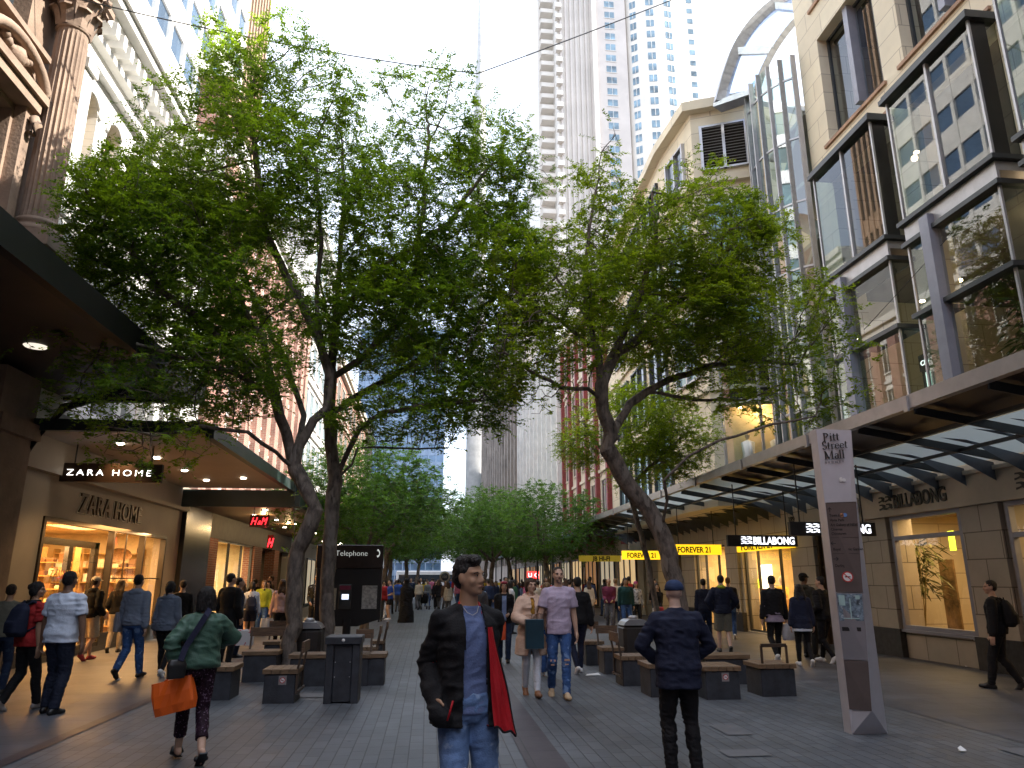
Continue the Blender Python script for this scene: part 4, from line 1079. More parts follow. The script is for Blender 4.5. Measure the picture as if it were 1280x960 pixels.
for y in (14.95, 18.9, 21.5, 25.0):
    b.box(XW + .003, XW + .2, y, y + .42, 5.4, 9.08); b.box(XW + .003, XW + .2, y, y + .42, 9.52, 13.28); b.box(XW + .003, XW + .28, y - .04, y + .46, 12.85, 13.1); b.box(XW + .003, XW + .28, y - .04, y + .46, 8.7, 8.9)
for (a, c) in wy:
    for z1 in (12.75, 8.35):
        rr = (c - a) / 2 + .07; yc = (a + c) / 2
        b.tube([(XW + .01, yc + rr * math.cos(t), z1 - rr + .05 + rr * math.sin(t)) for t in np.linspace(0, math.pi, 11)], .055, 6)
b.build('pilaster', M_white_pl, L2)
for (a, c) in wy:
    for (z0, z1) in ((9.9, 12.75), (5.6, 8.35)):
        f = MB(); frame_x(f, XW - .34, a, c, z0, z1, .06, .06, (), ((z0 + z1) / 2,)); fo = f.build('window', M_wood_dk, L2)
        g = MB(); g.quad((XW - .32, a, z0), (XW - .32, c, z0), (XW - .32, c, z0 + 1.25), (XW - .32, a, z0 + 1.25), 0); g.quad((XW - .32, a, z0 + 1.25), (XW - .32, c, z0 + 1.25), (XW - .32, c, z1), (XW - .32, a, z1), 1); g.build('pane', [M_glass_dark, M_blind], fo)

# ------------------------------------------------------------------ homeware shop (left)
ZH = empty('homeware_shopfront', (XL, 20, 0), label='beige homeware shopfront with glowing windows under the left awning', cat='shopfront')
M_zwall = mat('taupe render', (.40, .33, .25), .6, var=.05, vscale=.8)
b = MB(); gridwall(b, XL - .35, XL, (15.0, 25.3), (0, 4.62), [(16.55, 24.05, .12, 3.0)])
b.box(XL - .01, XL + .22, 15.0, 25.3, 3.86, 4.6)
b.build('wall', M_zwall, ZH)
b = MB(); b.box(XL + .003, XL + .06, 16.4, 24.2, 0, .12); b.box(XL + .003, XL + .05, 20.0, 24.1, .12, .42); b.box(XL + .003, XL + .05, 15.0, 16.4, 0, .3); b.box(XL + .003, XL + .05, 24.2, 25.3, 0, .3); b.build('plinth', M_plinth, ZH)
b = MB(); frame_x(b, XL - .12, 16.55, 24.05, .12, 3.0, .1, .16, (20.2, 22.3), ())
b.box(XL - .3, XL - .2, 17.0, 19.9, 2.45, 2.6); b.box(XL - .3, XL - .2, 18.35, 18.55, .12, 2.45); b.box(XL - .3, XL - .2, 19.7, 19.95, .12, 2.6); b.box(XL - .08, XL - .05, 21.2, 21.24, .2, 2.95)
b.box(XL - .08, XL - .05, 20.3, 22.2, 1.72, 1.75); b.box(XL - .08, XL - .05, 22.4, 24.0, 1.72, 1.75)
fr = b.build('window_frame', mat('dark bronze frame', (.03, .02, .012), .4, .2, var=.1), ZH)
g = MB(); g.quad((XL - .06, 16.6, .15), (XL - .06, 24.0, .15), (XL - .06, 24.0, 2.95), (XL - .06, 16.6, 2.95)); g.build('pane', M_glass_shop, fr)
shop_room(16.2, 24.3, 4.5, 3.05, M_warmwall, x=XL - .35, sgn=-1, parent=ZH, m_floor=M_shopfloor)
area('shop_light', (-9.6, 20.2, 3.0), 5.5, 270, (1, .50, .16), sy=2.0); area('shop_light', (-8.8, 22.4, 2.98), 2.6, 90, (1, .62, .28), sy=.6)
point('shop_light', (-8.85, 17.3, 2.5), 60, (1, .6, .25), .1)
b = MB(); b.lathe([(0, -.12), (.1, -.1), (.13, 0), (.08, .1), (0, .12)], (-8.85, 17.3, 2.72), 14); b.tube([(-8.85, 17.3, 2.8), (-8.85, 17.3, 3.04)], .012, 5)
tag(b.build('pendant_lamp', M_lampglow, None, origin=(-8.85, 17.3, 2.6)), 'bright round lamp at the left end of the homeware shop window', 'lamp')
text('lettering', 'ZARA HOME', .62, mat('brown bronze letters', (.06, .035, .018), .4, .4), (XL + .02, 18.0, 3.22), '+X', ZH, extrude=.04, sx=.98, spacing=1.12, offset=.008)
for _i, (_s, _y) in enumerate((('ZARA', 17.96), ('HOME', 17.96))):
    _me = text_mesh('lettering_edge', 'ZARA HOME', .62, mat('pale letter edge', (.75, .68, .55), .4), extrude=.008, sx=.98, spacing=1.12, offset=.014)
    bm = bmesh.new(); bm.from_mesh(_me); _mid = .5 * (min(v.co.x for v in bm.verts) + max(v.co.x for v in bm.verts)) - .12
    bmesh.ops.delete(bm, geom=[v for v in bm.verts if (v.co.x > _mid) == (_i == 0)], context='VERTS'); bm.to_mesh(_me); bm.free()
    place_rot('lettering_edge', _me, (XL + .010, 17.96, 3.195), '+X', ZH)
text('lettering', 'ZARA HOME', .22, mat('gold letters', (.5, .35, .12), .4, .5), (XL - .04, 17.3, 1.75), '+X', ZH, spacing=1.2)
# shelves with goods
b = None; GM = [mat('folded linen ' + n, c, .8, var=.15) for n, c in (('cream', (.7, .6, .42)), ('tan', (.5, .36, .2)), ('white', (.8, .75, .65)), ('brown', (.25, .14, .07)))]
rr = random.Random(3)
def shelving(x0, x1, y, label, dz=.36, lo=.35):
    sh = empty('shelving', ((x0 + x1) / 2, y, 0), label=label, cat='shelves', group='shelves of linen in the homeware shop')
    b = MB(); z = lo
    while z < 2.5: b.box(x0, x1, y - .35, y, z, z + .03); z += dz
    n = max(2, round((x1 - x0) / .8))
    for i in range(n + 1): xx = x0 + (x1 - x0) * i / n; b.box(xx - .015, xx + .015, y - .36, y, .1, 2.6)
    b.build('shelf', M_gold, sh); b = MB(); z = lo + .03
    while z < 2.35:
        x = x0 + .05
        while x < x1 - .3: w_, h_ = rr.uniform(.14, .3), rr.uniform(.08, .26); b.bbox(x, x + w_, y - .3, y - .05, z, z + h_, .03, rr.randrange(4)); x += w_ + rr.uniform(.03, .12)
        z += dz
    b.build('folded_goods', GM, sh)
shelving(-12.6, -9.9, 22.6, 'lit shelves of folded linen behind the glass door of the homeware shop'); shelving(-11.2, -8.7, 24.2, 'shelves with trays and linen behind the right homeware window', .42)
def basket(px, py, rx, rz, m, label, x=-8.75):
    q = atX(px, py, x); y, z = q[1], q[2]
    b = MB(); vs = []; n = 20
    for j, (k_, o) in enumerate(((1, 0), (.96, .05), (.6, .09), (.0, .1))):
        for k in range(n): t = 2 * math.pi * k / n; vs.append((x + rx * k_ * math.cos(t), y + o, z + rz * k_ * math.sin(t)))
    b.add(vs, [(j * n + k, j * n + (k + 1) % n, (j + 1) * n + (k + 1) % n, (j + 1) * n + k) for j in range(3) for k in range(n)], 0, True)
    b.build
    tag(b.build('wall_basket', m, None, origin=(x, y, z)), label, 'basket', 'round woven trays in the shop window')
M_weave = mat('woven cane', (.20, .11, .05), .7, var=.5, vscale=30)
basket(149, 694, .34, .20, M_weave, 'wide oval woven tray hung in the middle of the homeware window')
basket(175, 690, .10, .26, M_weave, 'tall oval woven tray left in the end pane of the homeware window'); basket(188, 691, .12, .26, M_weave, 'tall oval woven tray right in the end pane of the homeware window')
basket(157, 718, .34, .14, M_weave, 'low wide woven tray resting on the homeware window shelf')
# hanging light sign
x0, _, z = atY(75, 590, 16.6); x1, _, _ = atY(202, 590, 16.6)
r = hanging_sign('hanging_sign', x0, x1, 16.6, z - .20, z + .20, mat('dark brown sign', (.035, .018, .01), .35, var=.1), M_black, 'dark brown sign with glowing white letters hanging under the left awning', 4.6)
text('lettering', 'ZARA HOME', .19, emit('white neon', (1, .97, .93), 2.2), (x0 + .13, 16.594, z - .065), '-Y', r, sx=1.28, spacing=1.38, offset=-.004)
# beige awning over it
ZA = empty('shop_awning', (-6.2, 19, 4.5), label='flat awning with pale soffit and downlights over the homeware shop', cat='canopy')
b = MB(); b.box(XL + .01, -4.5, 15.02, 24.4, 4.55, 4.6); b.build('soffit', M_soffit_beige, ZA)
b = MB(); b.box(-4.5, -4.34, 14.9, 24.6, 4.42, 4.72); b.box(XL + .01, -4.5, 14.88, 15.02, 4.52, 4.75); b.box(XL + .01, -4.5, 15.03, 24, 4.72, 4.76); b.build('edge_beam', M_dkgreen, ZA)
each('downlight', M_lampwhite, ZA, [MB().lathe([(0, 0), (.07, 0), (.08, .03), (0, .03)], (x, y, 4.52), 12) for (x, y) in ((-6.7, 16.4), (-6.6, 18.3), (-6.6, 20.4), (-6.6, 22.4), (-5.4, 21.8))])
for y in (16.4, 18.6, 21, 23): 
    d = bpy.data.lights.new('awning_light', 'SPOT'); d.energy = 48; d.color = (1, .68, .36); d.spot_size = R(100); d.spot_blend = .6; d.shadow_soft_size = .08
    o = bpy.data.objects.new('awning_light', d); COL.objects.link(o); o.location = (-6.7, y, 4.48)

# ------------------------------------------------------------------ fashion shop beyond, with red sign
HM = empty('brick_shopfront', (XL, 32, 0), label='dark shopfront with brick piers and a bright doorway beyond the homeware shop', cat='shopfront')
b = MB(); b.box(XL - .3, XL + .15, 25.32, 28.2, 0, 4.08); b.build('black_panel', M_blackpanel, HM)
for (a, c) in ((28.2, 29.5), (35.6, 37.2), (40.2, 41.4)): MB().box(XL - .4, XL + .1, a, c, 0, 3.2).build('pier', M_brick, HM)
b = MB(); b.box(XL - .4, XL + .05, 28.2, 45, 3.2, 4.4); b.build('fascia', mat('dark olive fascia', (.06, .05, .035), .6, var=.2), HM)
b = MB(); frame_x(b, XL - .1, 29.5, 35.6, .1, 3.2, .07, .1, (31.6, 33.7)); fr = b.build('window_frame', M_steel_dk, HM)
g = MB(); g.quad((XL - .04, 29.6, .1), (XL - .04, 33.6, .1), (XL - .04, 33.6, 3.1), (XL - .04, 29.6, 3.1)); g.build('pane', M_glass_shop, fr)
shop_room(29.0, 36.0, 6, 3.3, M_warmwall, x=XL - .4, sgn=-1, parent=HM, m_floor=M_shopfloor); shop_room(37, 44.8, 6, 3.3, M_wood_dk, x=XL - .4, sgn=-1, parent=HM, m_floor=M_wood_dk)
area('shop_light', (-10.8, 32.5, 3.2), 4, 260, (1, .75, .42)); area('shop_light', (-10.8, 41, 3.2), 3, 40, WARM)
AW = empty('long_awning', (-6.2, 36, 4), label='long dark green awning over the red signed shop and onward', cat='canopy')
b = MB(); b.box(XL + .01, -4.5, 24.62, 60, 4.1, 4.14); b.build('soffit', mat('brown slatted soffit', (.14, .09, .06), .5, var=.2, vscale=3, stretch=(1, 6, 1)), AW)
b = MB(); b.box(-4.5, -4.2, 24.4, 60, 3.98, 4.78); b.box(XL + .01, -4.5, 24.42, 24.6, 3.96, 4.5); b.build('edge_beam', [M_dkgreen], AW)
each('downlight', M_lampwhite, AW, [MB().lathe([(0, 0), (.07, 0), (.08, .03), (0, .03)], (-6.3 + .5 * math.sin(y), y, 4.07), 10) for y in np.arange(27, 58, 2.2)])
for y in (29, 34, 40): point('awning_light', (-6.3, y, 3.9), 22, WARM)
M_red = emit('red neon', (1, .02, .03), 1.8)
r = empty('red_sign', (-5.7, 26.5, 3.4), label='hanging dark sign with glowing red letters over the brick shop doorway', cat='sign')
x0, _, z = atY(312, 651, 26); x1, _, _ = atY(336, 651, 26)
b = MB(); b.box(x0, x1, 26, 26.12, z - .2, z + .2); b.box(x0 + .1, x0 + .13, 26.05, 26.08, z + .2, 4.1); b.box(x1 - .13, x1 - .1, 26.05, 26.08, z + .2, 4.1); b.build('panel', mat('dark red sign', (.10, .006, .006), .3), r)
text('lettering', 'H', .36, M_red, (x0 + .03, 25.99, z - .13), '-Y', r, shear=.35, sx=.72); text('lettering', '&', .19, M_red, (x0 + .255, 25.99, z - .12), '-Y', r, shear=.3); text('lettering', 'M', .36, M_red, (x0 + .37, 25.99, z - .13), '-Y', r, shear=.35, sx=.66)
r = empty('red_sign', (-5.3, 26.5, 3), label='narrow upright red glowing sign right of the red lettered one', cat='sign')
x0, _, z = atY(334, 678, 27); b = MB(); b.box(x0, x0 + .2, 27, 27.08, z - .22, z + .25); b.build('panel', mat('dark red sign', (.10, .006, .006), .3), r)
text('lettering', 'H', .42, M_red, (x0 + .0, 26.99, z - .15), '-Y', r, shear=.3, sx=.6, offset=.012)
point('red_light', (-5.6, 26.2, 3.5), 6, (1, .05, .04))
# far left shops glow
FS = empty('far_shopfronts', (XL, 70, 0), label='row of far shopfronts with lit windows along the left side', cat='shopfront')
b = MB(); b.box(XL - .05, XL + .3, 60.3, 99, 3.2, 4.4); b.build('fascia', M_steel_dk, FS)
for i, y in enumerate(np.arange(46, 98, 5.0)):
    b = MB(); frame_x(b, XL + .02, y, y + 3.8, .1, 3.1, .08, .1, (y + 1.9,)); fr = b.build('shop_window', M_steel_dk, FS)
    g = MB(); g.box(XL + .04, XL + .06, y + .1, y + 3.7, .2, 3.0); g.build('pane', emit('far window glow ' + str(i % 3), ((1, .7, .35), (1, .85, .6), (.8, .4, .15))[i % 3], (.20, .13, .10)[i % 3]), fr)
RS = empty('far_shopfronts', (XR, 60, 0), label='row of dark far shopfronts with lit windows along the right side', cat='shopfront')
for i, y in enumerate(np.arange(38, 98, 4.6)):
    b = MB(); frame_x(b, XR - .12, y, y + 3.6, .1, 3.1, .08, .1, (y + 1.2, y + 2.4)); fr = b.build('shop_window', M_steel_dk, RS)
    g = MB(); g.box(XR - .06, XR - .04, y + .1, y + 3.5, .2, 3.0); g.build('pane', emit('far window glow ' + str(i % 3), ((1, .7, .35), (1, .85, .6), (.8, .4, .15))[i % 3], (.20, .13, .10)[i % 3]), fr)
x0, _, z = atY(659, 719, 52); x1, _, _ = atY(674, 719, 52)
r = empty('red_sign', ((x0 + x1) / 2, 52, z), label='small bright red square sign with white marks among the far right shops', cat='sign')
b = MB(); b.box(x0, x0 + .40, 52, 52.1, z - .25, z + .27); b.box(x0 + .46, x1, 52, 52.1, z - .25, z + .27); b.build('panel', emit('red lightbox', (.85, .03, .03), 1.2), r)
text('lettering', 'U', .4, M_whtletter, (x0 + .06, 51.98, z - .13), '-Y', r, offset=.01); text('lettering', 'Q', .4, M_whtletter, (x0 + .5, 51.98, z - .13), '-Y', r, offset=.01)
# stepped white bus-like kiosk and round sign at the street end
x0, _, z = atY(530, 708, 120)
r = empty('parked_bus', (-.5, 120, 0), label='white and blue bus crossing at the far end of the street', cat='bus')
b = MB(); b.bbox(-5, 5, 120, 122.4, .4, 3.1, .15); b.build('body', M_white_pl, r); b = MB(); b.box(-4.6, 4.7, 119.95, 119.99, 1.4, 2.5); b.build('window', M_glass_dark, r)
b = MB()
for x in (-3.4, 3.2): b.tube([(x, 119.95, .5), (x, 120.3, .5)], .5, 14)
b.build('wheel', M_black, r)
r = empty('round_sign', (1.9, 70, 0), label='round cream sign on a pole above the distant crowd', cat='sign')
x0, _, z = atY(556, 721, 60); b = MB(); b.tube([(x0, 60, 0), (x0, 60, z)], .04, 6); b.build('post', M_steel_dk, r)
b = MB(); b.tube([(x0, 59.93, z), (x0, 60.0, z)], .42, 20); b.build('disc', mat('cream disc', (.55, .48, .36), .5), r); b = MB(); b.tube([(x0, 59.9, z), (x0, 59.925, z)], .30, 20); b.build('face', M_steel_dk, r)
text('lettering', '100', .26, mat('cream disc', (.55, .48, .36), .5), (x0 - .22, 59.88, z - .09), '-Y', r)
# ================================================================== TREES
def leaf_mat(name, c_dark, c_light, trans):
    m = bpy.data.materials.new(name)
    nt, N, L, P = nodes_of(m)
    P.inputs['Roughness'].default_value = 0.45
    P.inputs['Specular IOR Level'].default_value = 0.35
    geo = N.new('ShaderNodeNewGeometry')
    tc = N.new('ShaderNodeTexCoord')
    no = N.new('ShaderNodeTexNoise'); no.inputs['Scale'].default_value = 0.9; no.inputs['Detail'].default_value = 2
    L.new(tc.outputs['Object'], no.inputs['Vector'])
    ad = N.new('ShaderNodeMath'); ad.operation = 'ADD'
    mu = N.new('ShaderNodeMath'); mu.operation = 'MULTIPLY'; mu.inputs[1].default_value = 0.55
    L.new(geo.outputs['Random Per Island'], mu.inputs[0]); L.new(mu.outputs[0], ad.inputs[0]); 
    m2 = N.new('ShaderNodeMath'); m2.operation = 'MULTIPLY_ADD'; m2.inputs[1].default_value = 1.5; m2.inputs[2].default_value = -0.5
    L.new(no.outputs['Fac'], m2.inputs[0]); L.new(m2.outputs[0], ad.inputs[1])
    rp = N.new('ShaderNodeValToRGB')
    rp.color_ramp.elements[0].position = .1; rp.color_ramp.elements[0].color = (*c_dark, 1)
    rp.color_ramp.elements[1].position = .95; rp.color_ramp.elements[1].color = (*c_light, 1)
    L.new(ad.outputs[0], rp.inputs['Fac']); L.new(rp.outputs[0], P.inputs['Base Color'])
    tl = N.new('ShaderNodeBsdfTranslucent')
    hs = N.new('ShaderNodeHueSaturation'); hs.inputs['Hue'].default_value = 0.485; hs.inputs['Saturation'].default_value = 1.1; hs.inputs['Value'].default_value = trans
    L.new(rp.outputs[0], hs.inputs['Color']); L.new(hs.outputs[0], tl.inputs['Color'])
    mx = N.new('ShaderNodeMixShader'); mx.inputs[0].default_value = .5
    L.new(P.outputs[0], mx.inputs[1]); L.new(tl.outputs[0], mx.inputs[2]); L.new(mx.outputs[0], N['Material Output'].inputs['Surface'])
    return m
M_bark = mat('grey brown bark', (.13, .105, .088), .85, var=.5, vscale=4, bump=.8, bscale=16, stretch=(2.2, 2.2, .9), spots=(2.2, .58, (.20, .17, .145)))
M_twig = mat('dark twig', (.05, .038, .03), .8, var=.2)
M_leafA = leaf_mat('elm leaf', (.042, .095, .018), (.195, .315, .036), 2.0)
M_leafB = leaf_mat('bright elm leaf', (.062, .115, .016), (.25, .345, .038), 2.0)
M_leafC = leaf_mat('background leaf', (.036, .092, .022), (.118, .245, .042), 1.8)

def ellipsoid_points(els, n, g):
    """els: list of (centre xyz, radii xyz, weight)"""
    wts = np.array([e[2] * e[1][0] * e[1][1] * e[1][2] for e in els]); wts = wts / wts.sum()
    out = []
    for e, w in zip(els, wts):
        k = max(8, int(n * w)); p = g.normal(size=(k, 3)); p /= np.linalg.norm(p, axis=1)[:, None]
        r = g.uniform(.25, 1, size=(k, 1)) ** (1 / 2.2)
        out.append(np.array(e[0]) + p * r * np.array(e[1]))
    return np.concatenate(out)
def vnoise(p, s, seed=0):
    """cheap smooth 3-D value noise"""
    q = p * s; i = np.floor(q).astype(np.int64); f = q - i; f = f * f * (3 - 2 * f)
    def h(a, b, c):
        n = (a * 73856093) ^ (b * 19349663) ^ (c * 83492791) ^ (seed * 2654435761)
        n = (n ^ (n >> 13)) * 1274126177; return ((n ^ (n >> 16)) & 0xffff) / 65535.0
    r = 0
    for dx in (0, 1):
        for dy in (0, 1):
            for dz in (0, 1):
                w = (f[:, 0] if dx else 1 - f[:, 0]) * (f[:, 1] if dy else 1 - f[:, 1]) * (f[:, 2] if dz else 1 - f[:, 2])
                r = r + w * h(i[:, 0] + dx, i[:, 1] + dy, i[:, 2] + dz)
    return r
def grow(limbs, att, step=.28, kill=.42, infl=3.2, iters=160, g=None):
    """limbs: list of polylines (first point of later ones snaps to the nearest node). returns nodes, parents, n_limb"""
    nodes, par = [], []
    for li, pl in enumerate(limbs):
        pts = [np.array(p, float) for p in pl]
        if li == 0: nodes.append(pts[0]); par.append(-1); last = 0
        else:
            d = np.linalg.norm(np.array(nodes) - pts[0], axis=1); last = int(d.argmin())
        for q in pts[1:]:
            p = nodes[last]; L_ = np.linalg.norm(q - p); n = max(1, int(round(L_ / .3)))
            for k in range(1, n + 1):
                w = g.normal(size=3) * .018 if k < n else 0
                nodes.append(p + (q - p) * k / n + w); par.append(last); last = len(nodes) - 1
    nl = len(nodes)
    P_ = np.array(nodes); par = list(par); A = att.copy()
    for it in range(iters):
        if len(A) == 0: break
        d2 = ((A[:, None, :] - P_[None, :, :]) ** 2).sum(-1) if len(A) * len(P_) < 9e6 else None
        if d2 is None:
            idx = np.empty(len(A), int); dd = np.empty(len(A))
            for s in range(0, len(A), 500):
                t = ((A[s:s + 500, None, :] - P_[None]) ** 2).sum(-1); idx[s:s + 500] = t.argmin(1); dd[s:s + 500] = t.min(1)
        else: idx = d2.argmin(1); dd = d2.min(1)
        keep = dd > kill ** 2
        sel = keep & (dd < infl ** 2)
        if not sel.any(): break
        A2, i2 = A[sel], idx[sel]
        v = A2 - P_[i2]; v /= np.linalg.norm(v, axis=1)[:, None]
        acc = np.zeros_like(P_); np.add.at(acc, i2, v)
        act = np.unique(i2); dv = acc[act]; nrm = np.linalg.norm(dv, axis=1); ok = nrm > .15; act = act[ok]; dv = dv[ok] / nrm[ok][:, None]
        dv += g.normal(size=dv.shape) * .16; dv /= np.linalg.norm(dv, axis=1)[:, None]
        new = P_[act] + dv * step
        P_ = np.concatenate([P_, new]); par += list(act)
        A = A[keep]
        if len(P_) > 11000: break
    return P_, np.array(par), nl
def branch_mesh(P_, par, rtip=.005, expo=2.55, rbase=None, rmin=0):
    n = len(P_); cnt = np.zeros(n)
    kids = [[] for _ in range(n)]
    for i in range(1, n): kids[par[i]].append(i)
    r = np.zeros(n)
    for i in range(n - 1, -1, -1):
        if not kids[i]: r[i] = rtip
        else: r[i] = (sum(r[k] ** expo for k in kids[i])) ** (1 / expo) + .0004
    if rbase: 
        f = rbase / r[0]; r = np.where(r > .02, .02 + (r - .02) * (rbase - .02) / max(r[0] - .02, .001), r)
    K = 8
    D = np.zeros((n, 3)); D[1:] = P_[1:] - P_[par[1:]]; D[0] = (0, 0, 1); D /= np.linalg.norm(D, axis=1)[:, None] + 1e-9
    ref = np.where(np.abs(D[:, 2:3]) > .9, np.array([[1., 0, 0]]), np.array([[0, 0, 1.]]))
    Aa = np.cross(D, ref); Aa /= np.linalg.norm(Aa, axis=1)[:, None]; Bb = np.cross(Aa, D)
    # keep frames consistent with the parent frame
    for i in range(1, n):
        p = par[i]; a = Aa[p] - D[i] * (Aa[p] @ D[i]); l = np.linalg.norm(a)
        if l > .2: Aa[i] = a / l; Bb[i] = np.cross(Aa[i], D[i])
    t = np.arange(K) * 2 * np.pi / K
    ring = P_[:, None, :] + r[:, None, None] * (Aa[:, None, :] * np.cos(t)[None, :, None] + Bb[:, None, :] * np.sin(t)[None, :, None])
    thick = r > .03
    wob = 1 + .10 * (vnoise(ring.reshape(-1, 3), 3.0, 5) - .5).reshape(n, K, 1) * 2
    ring = P_[:, None, :] + (ring - P_[:, None, :]) * np.where(thick[:, None, None], wob, 1)
    i = np.arange(1, n); p = par[1:]
    rp = ring[p]; sc = np.minimum(1, (r[i] * 1.25) / r[p])[:, None, None]
    rp = P_[p][:, None, :] + (rp - P_[p][:, None, :]) * sc
    k1 = (np.arange(K) + 1) % K
    q = np.stack([rp, rp[:, k1], ring[i][:, k1], ring[i]], axis=2)       # edge, K, 4, 3
    # weld by shared vertices: build indexed mesh per edge
    V = np.concatenate([rp, ring[i]], axis=1).reshape(-1, 3)
    base = (np.arange(len(i)) * 2 * K)[:, None]
    F_ = np.stack([base + np.arange(K), base + k1, base + K + k1, base + K + np.arange(K)], axis=2).reshape(-1)
    return V, F_, r
def idx_mesh(name, V, Fq, mats, smooth=True):
    me = bpy.data.meshes.new(name); nf = len(Fq) // 4
    me.vertices.add(len(V)); me.vertices.foreach_set('co', V.astype(np.float32).ravel())
    me.loops.add(len(Fq)); me.loops.foreach_set('vertex_index', Fq.astype(np.int32))
    me.polygons.add(nf); me.polygons.foreach_set('loop_start', np.arange(0, nf * 4, 4, dtype=np.int32)); me.polygons.foreach_set('loop_total', np.full(nf, 4, dtype=np.int32))
    for m in mats: me.materials.append(m)
    me.polygons.foreach_set('use_smooth', np.full(nf, smooth)); me.update(calc_edges=True)
    return me
def leaves(P_, par, r, att, density, fill, g, size=(.030, .075), spray=(.22, .45), rmax=.017, per=18, clump=.45, droop=.25, skip=None):
    """feathery sprays of small leaflets on the thin outer twigs"""
    kids = np.zeros(len(P_), int); np.add.at(kids, par[1:], 1)
    cand = np.where((r < rmax))[0]; cand = cand[cand > 0]
    if skip is not None: cand = cand[~skip(P_[cand])]
    c = vnoise(P_[cand], .8, 3); keep = g.uniform(size=len(cand)) < np.clip((c - clump) * 3 + .6, .05, 1) * density
    cand = cand[keep]
    ns = np.maximum(1, g.poisson(2.5, len(cand)))
    idx = np.repeat(cand, ns); n = len(idx)
    D = P_[idx] - P_[par[idx]]; D /= np.linalg.norm(D, axis=1)[:, None] + 1e-9
    sd = D + g.normal(size=(n, 3)) * .7; sd[:, 2] = sd[:, 2] * .5 + .05; sd /= np.linalg.norm(sd, axis=1)[:, None]
    st = P_[idx]
    # more sprays on fine twigs spread through the crown, leading away from the nearest branch
    q = att[g.uniform(size=len(att)) < fill]; near = np.concatenate([((q[s:s + 400, None, :] - P_[None]) ** 2).sum(-1).argmin(1) for s in range(0, len(q), 400)])
    d2 = q - P_[near]; l2 = np.linalg.norm(d2, axis=1); ok = l2 < .8; q, d2, l2 = q[ok], d2[ok], l2[ok]; ex = d2 / (l2[:, None] + .05) + g.normal(size=q.shape) * .6; ex[:, 2] = ex[:, 2] * .5 + .05; ex /= np.linalg.norm(ex, axis=1)[:, None]
    st = np.concatenate([st, q]); sd = np.concatenate([sd, ex]); n = len(st); L_ = g.uniform(*spray, size=n)
    ref = np.array([[0, 0, 1.]]); side = np.cross(sd, ref); side /= np.linalg.norm(side, axis=1)[:, None] + 1e-9; up = np.cross(side, sd)
    t = (np.arange(per) // 2 + .8) / (per / 2 + .3); sg = np.where(np.arange(per) % 2 == 0, 1, -1)
    T = t[None, :] + g.uniform(-.04, .04, size=(n, per))
    base = st[:, None, :] + sd[:, None, :] * (L_[:, None] * T)[:, :, None] - up[:, None, :] * (droop * L_[:, None] * T ** 2)[:, :, None]
    ll = g.uniform(size[1] * .55, size[1] * 1.2, size=(n, per)) * g.uniform(.8, 1.15, size=(n, 1)) * (1 - .35 * T)
    dr = side[:, None, :] * sg[None, :, None] + sd[:, None, :] * .55 + g.normal(size=(n, per, 3)) * .28 
    dr[:, :, 2] -= .12
    dr /= np.linalg.norm(dr, axis=2)[:, :, None]
    nn = up[:, None, :] + g.normal(size=(n, per, 3)) * .45
    wv = np.cross(dr, nn); wv /= np.linalg.norm(wv, axis=2)[:, :, None] + 1e-9
    w = size[0] * .5 * (ll / size[1])
    a = base; b = base + dr * (ll * .45)[:, :, None] + wv * w[:, :, None]; c_ = base + dr * ll[:, :, None]; d = base + dr * (ll * .45)[:, :, None] - wv * w[:, :, None]
    V = np.stack([a, b, c_, d], axis=2).reshape(-1, 3)
    # thin rachis stems
    tip = st + sd * L_[:, None] - up * (droop * L_)[:, None] ; mid = st + sd * (L_ * .5)[:, None] - up * (droop * L_ * .25)[:, None]
    e = side * .0022
    S = np.stack([st - e, st + e, mid + e, mid - e, mid - e, mid + e, tip + e * .5, tip - e * .5], axis=1).reshape(-1, 3)
    return V, S
def px_el(cx, cy, rx, ry, Y, dy=1.7, w=1.0):
    """crown lobe seen at photo position (cx, cy) when standing Y metres up the street"""
    x, _, z = atY(cx, cy, Y); x2, _, _ = atY(cx + rx, cy, Y); _, _, z2 = atY(cx, cy - ry, Y)
    return ((x, Y, z), (abs(x2 - x), dy, abs(z2 - z)), w)
def limb(pts, Y=None):
    return [atY(p[0], p[1], p[2] if len(p) > 2 else Y) for p in pts]
def make_tree(name, label, base, limbs, els, n_att, seed, m_leaf, rbase, density=1.0, group='street trees', clump=.45, per=18, size=(.044, .098), step=.18, kill=.235, fill=.5, thr=.40):
    g = np.random.default_rng(seed)
    att = ellipsoid_points(els, n_att, g)
    v = .6 * vnoise(att, .8, seed) + .4 * vnoise(att, 1.9, seed + 9); att = att[v > thr]
    P_, par, nl = grow(limbs, att, g=g, step=step, kill=kill)
    V, F_, r = branch_mesh(P_, par, rbase=rbase)
    # flare at the foot
    b0 = np.array(base, float)
    root = empty(name, tuple(b0), label=label, cat='tree', group=group)
    hfoot = np.clip(1 - (V[:, 2] - b0[2]) / .35, 0, 1); V = V.copy(); V[:, :2] += (V[:, :2] - b0[:2]) * (hfoot ** 2 * .35)[:, None] * (np.linalg.norm(V[:, :2] - b0[:2], axis=1) < .5)[:, None]
    link('trunk', idx_mesh('trunk', V - b0, F_, [M_bark]), root)
    Vl, S = leaves(P_, par, r, att, density, fill, g, per=per, clump=clump, size=size)
    nV, nS = len(Vl) // 4, len(S) // 4
    me = np_mesh('crown', np.concatenate([Vl, S]) - b0, 4, [m_leaf, M_twig], np.concatenate([np.zeros(nV), np.ones(nS)]))
    link('crown', me, root)
    print('TREE', name, 'nodes', len(P_), 'att', len(att), 'leaves', nV)
    return root

YA, YB, YR = 14.3, 15.3, 14.6
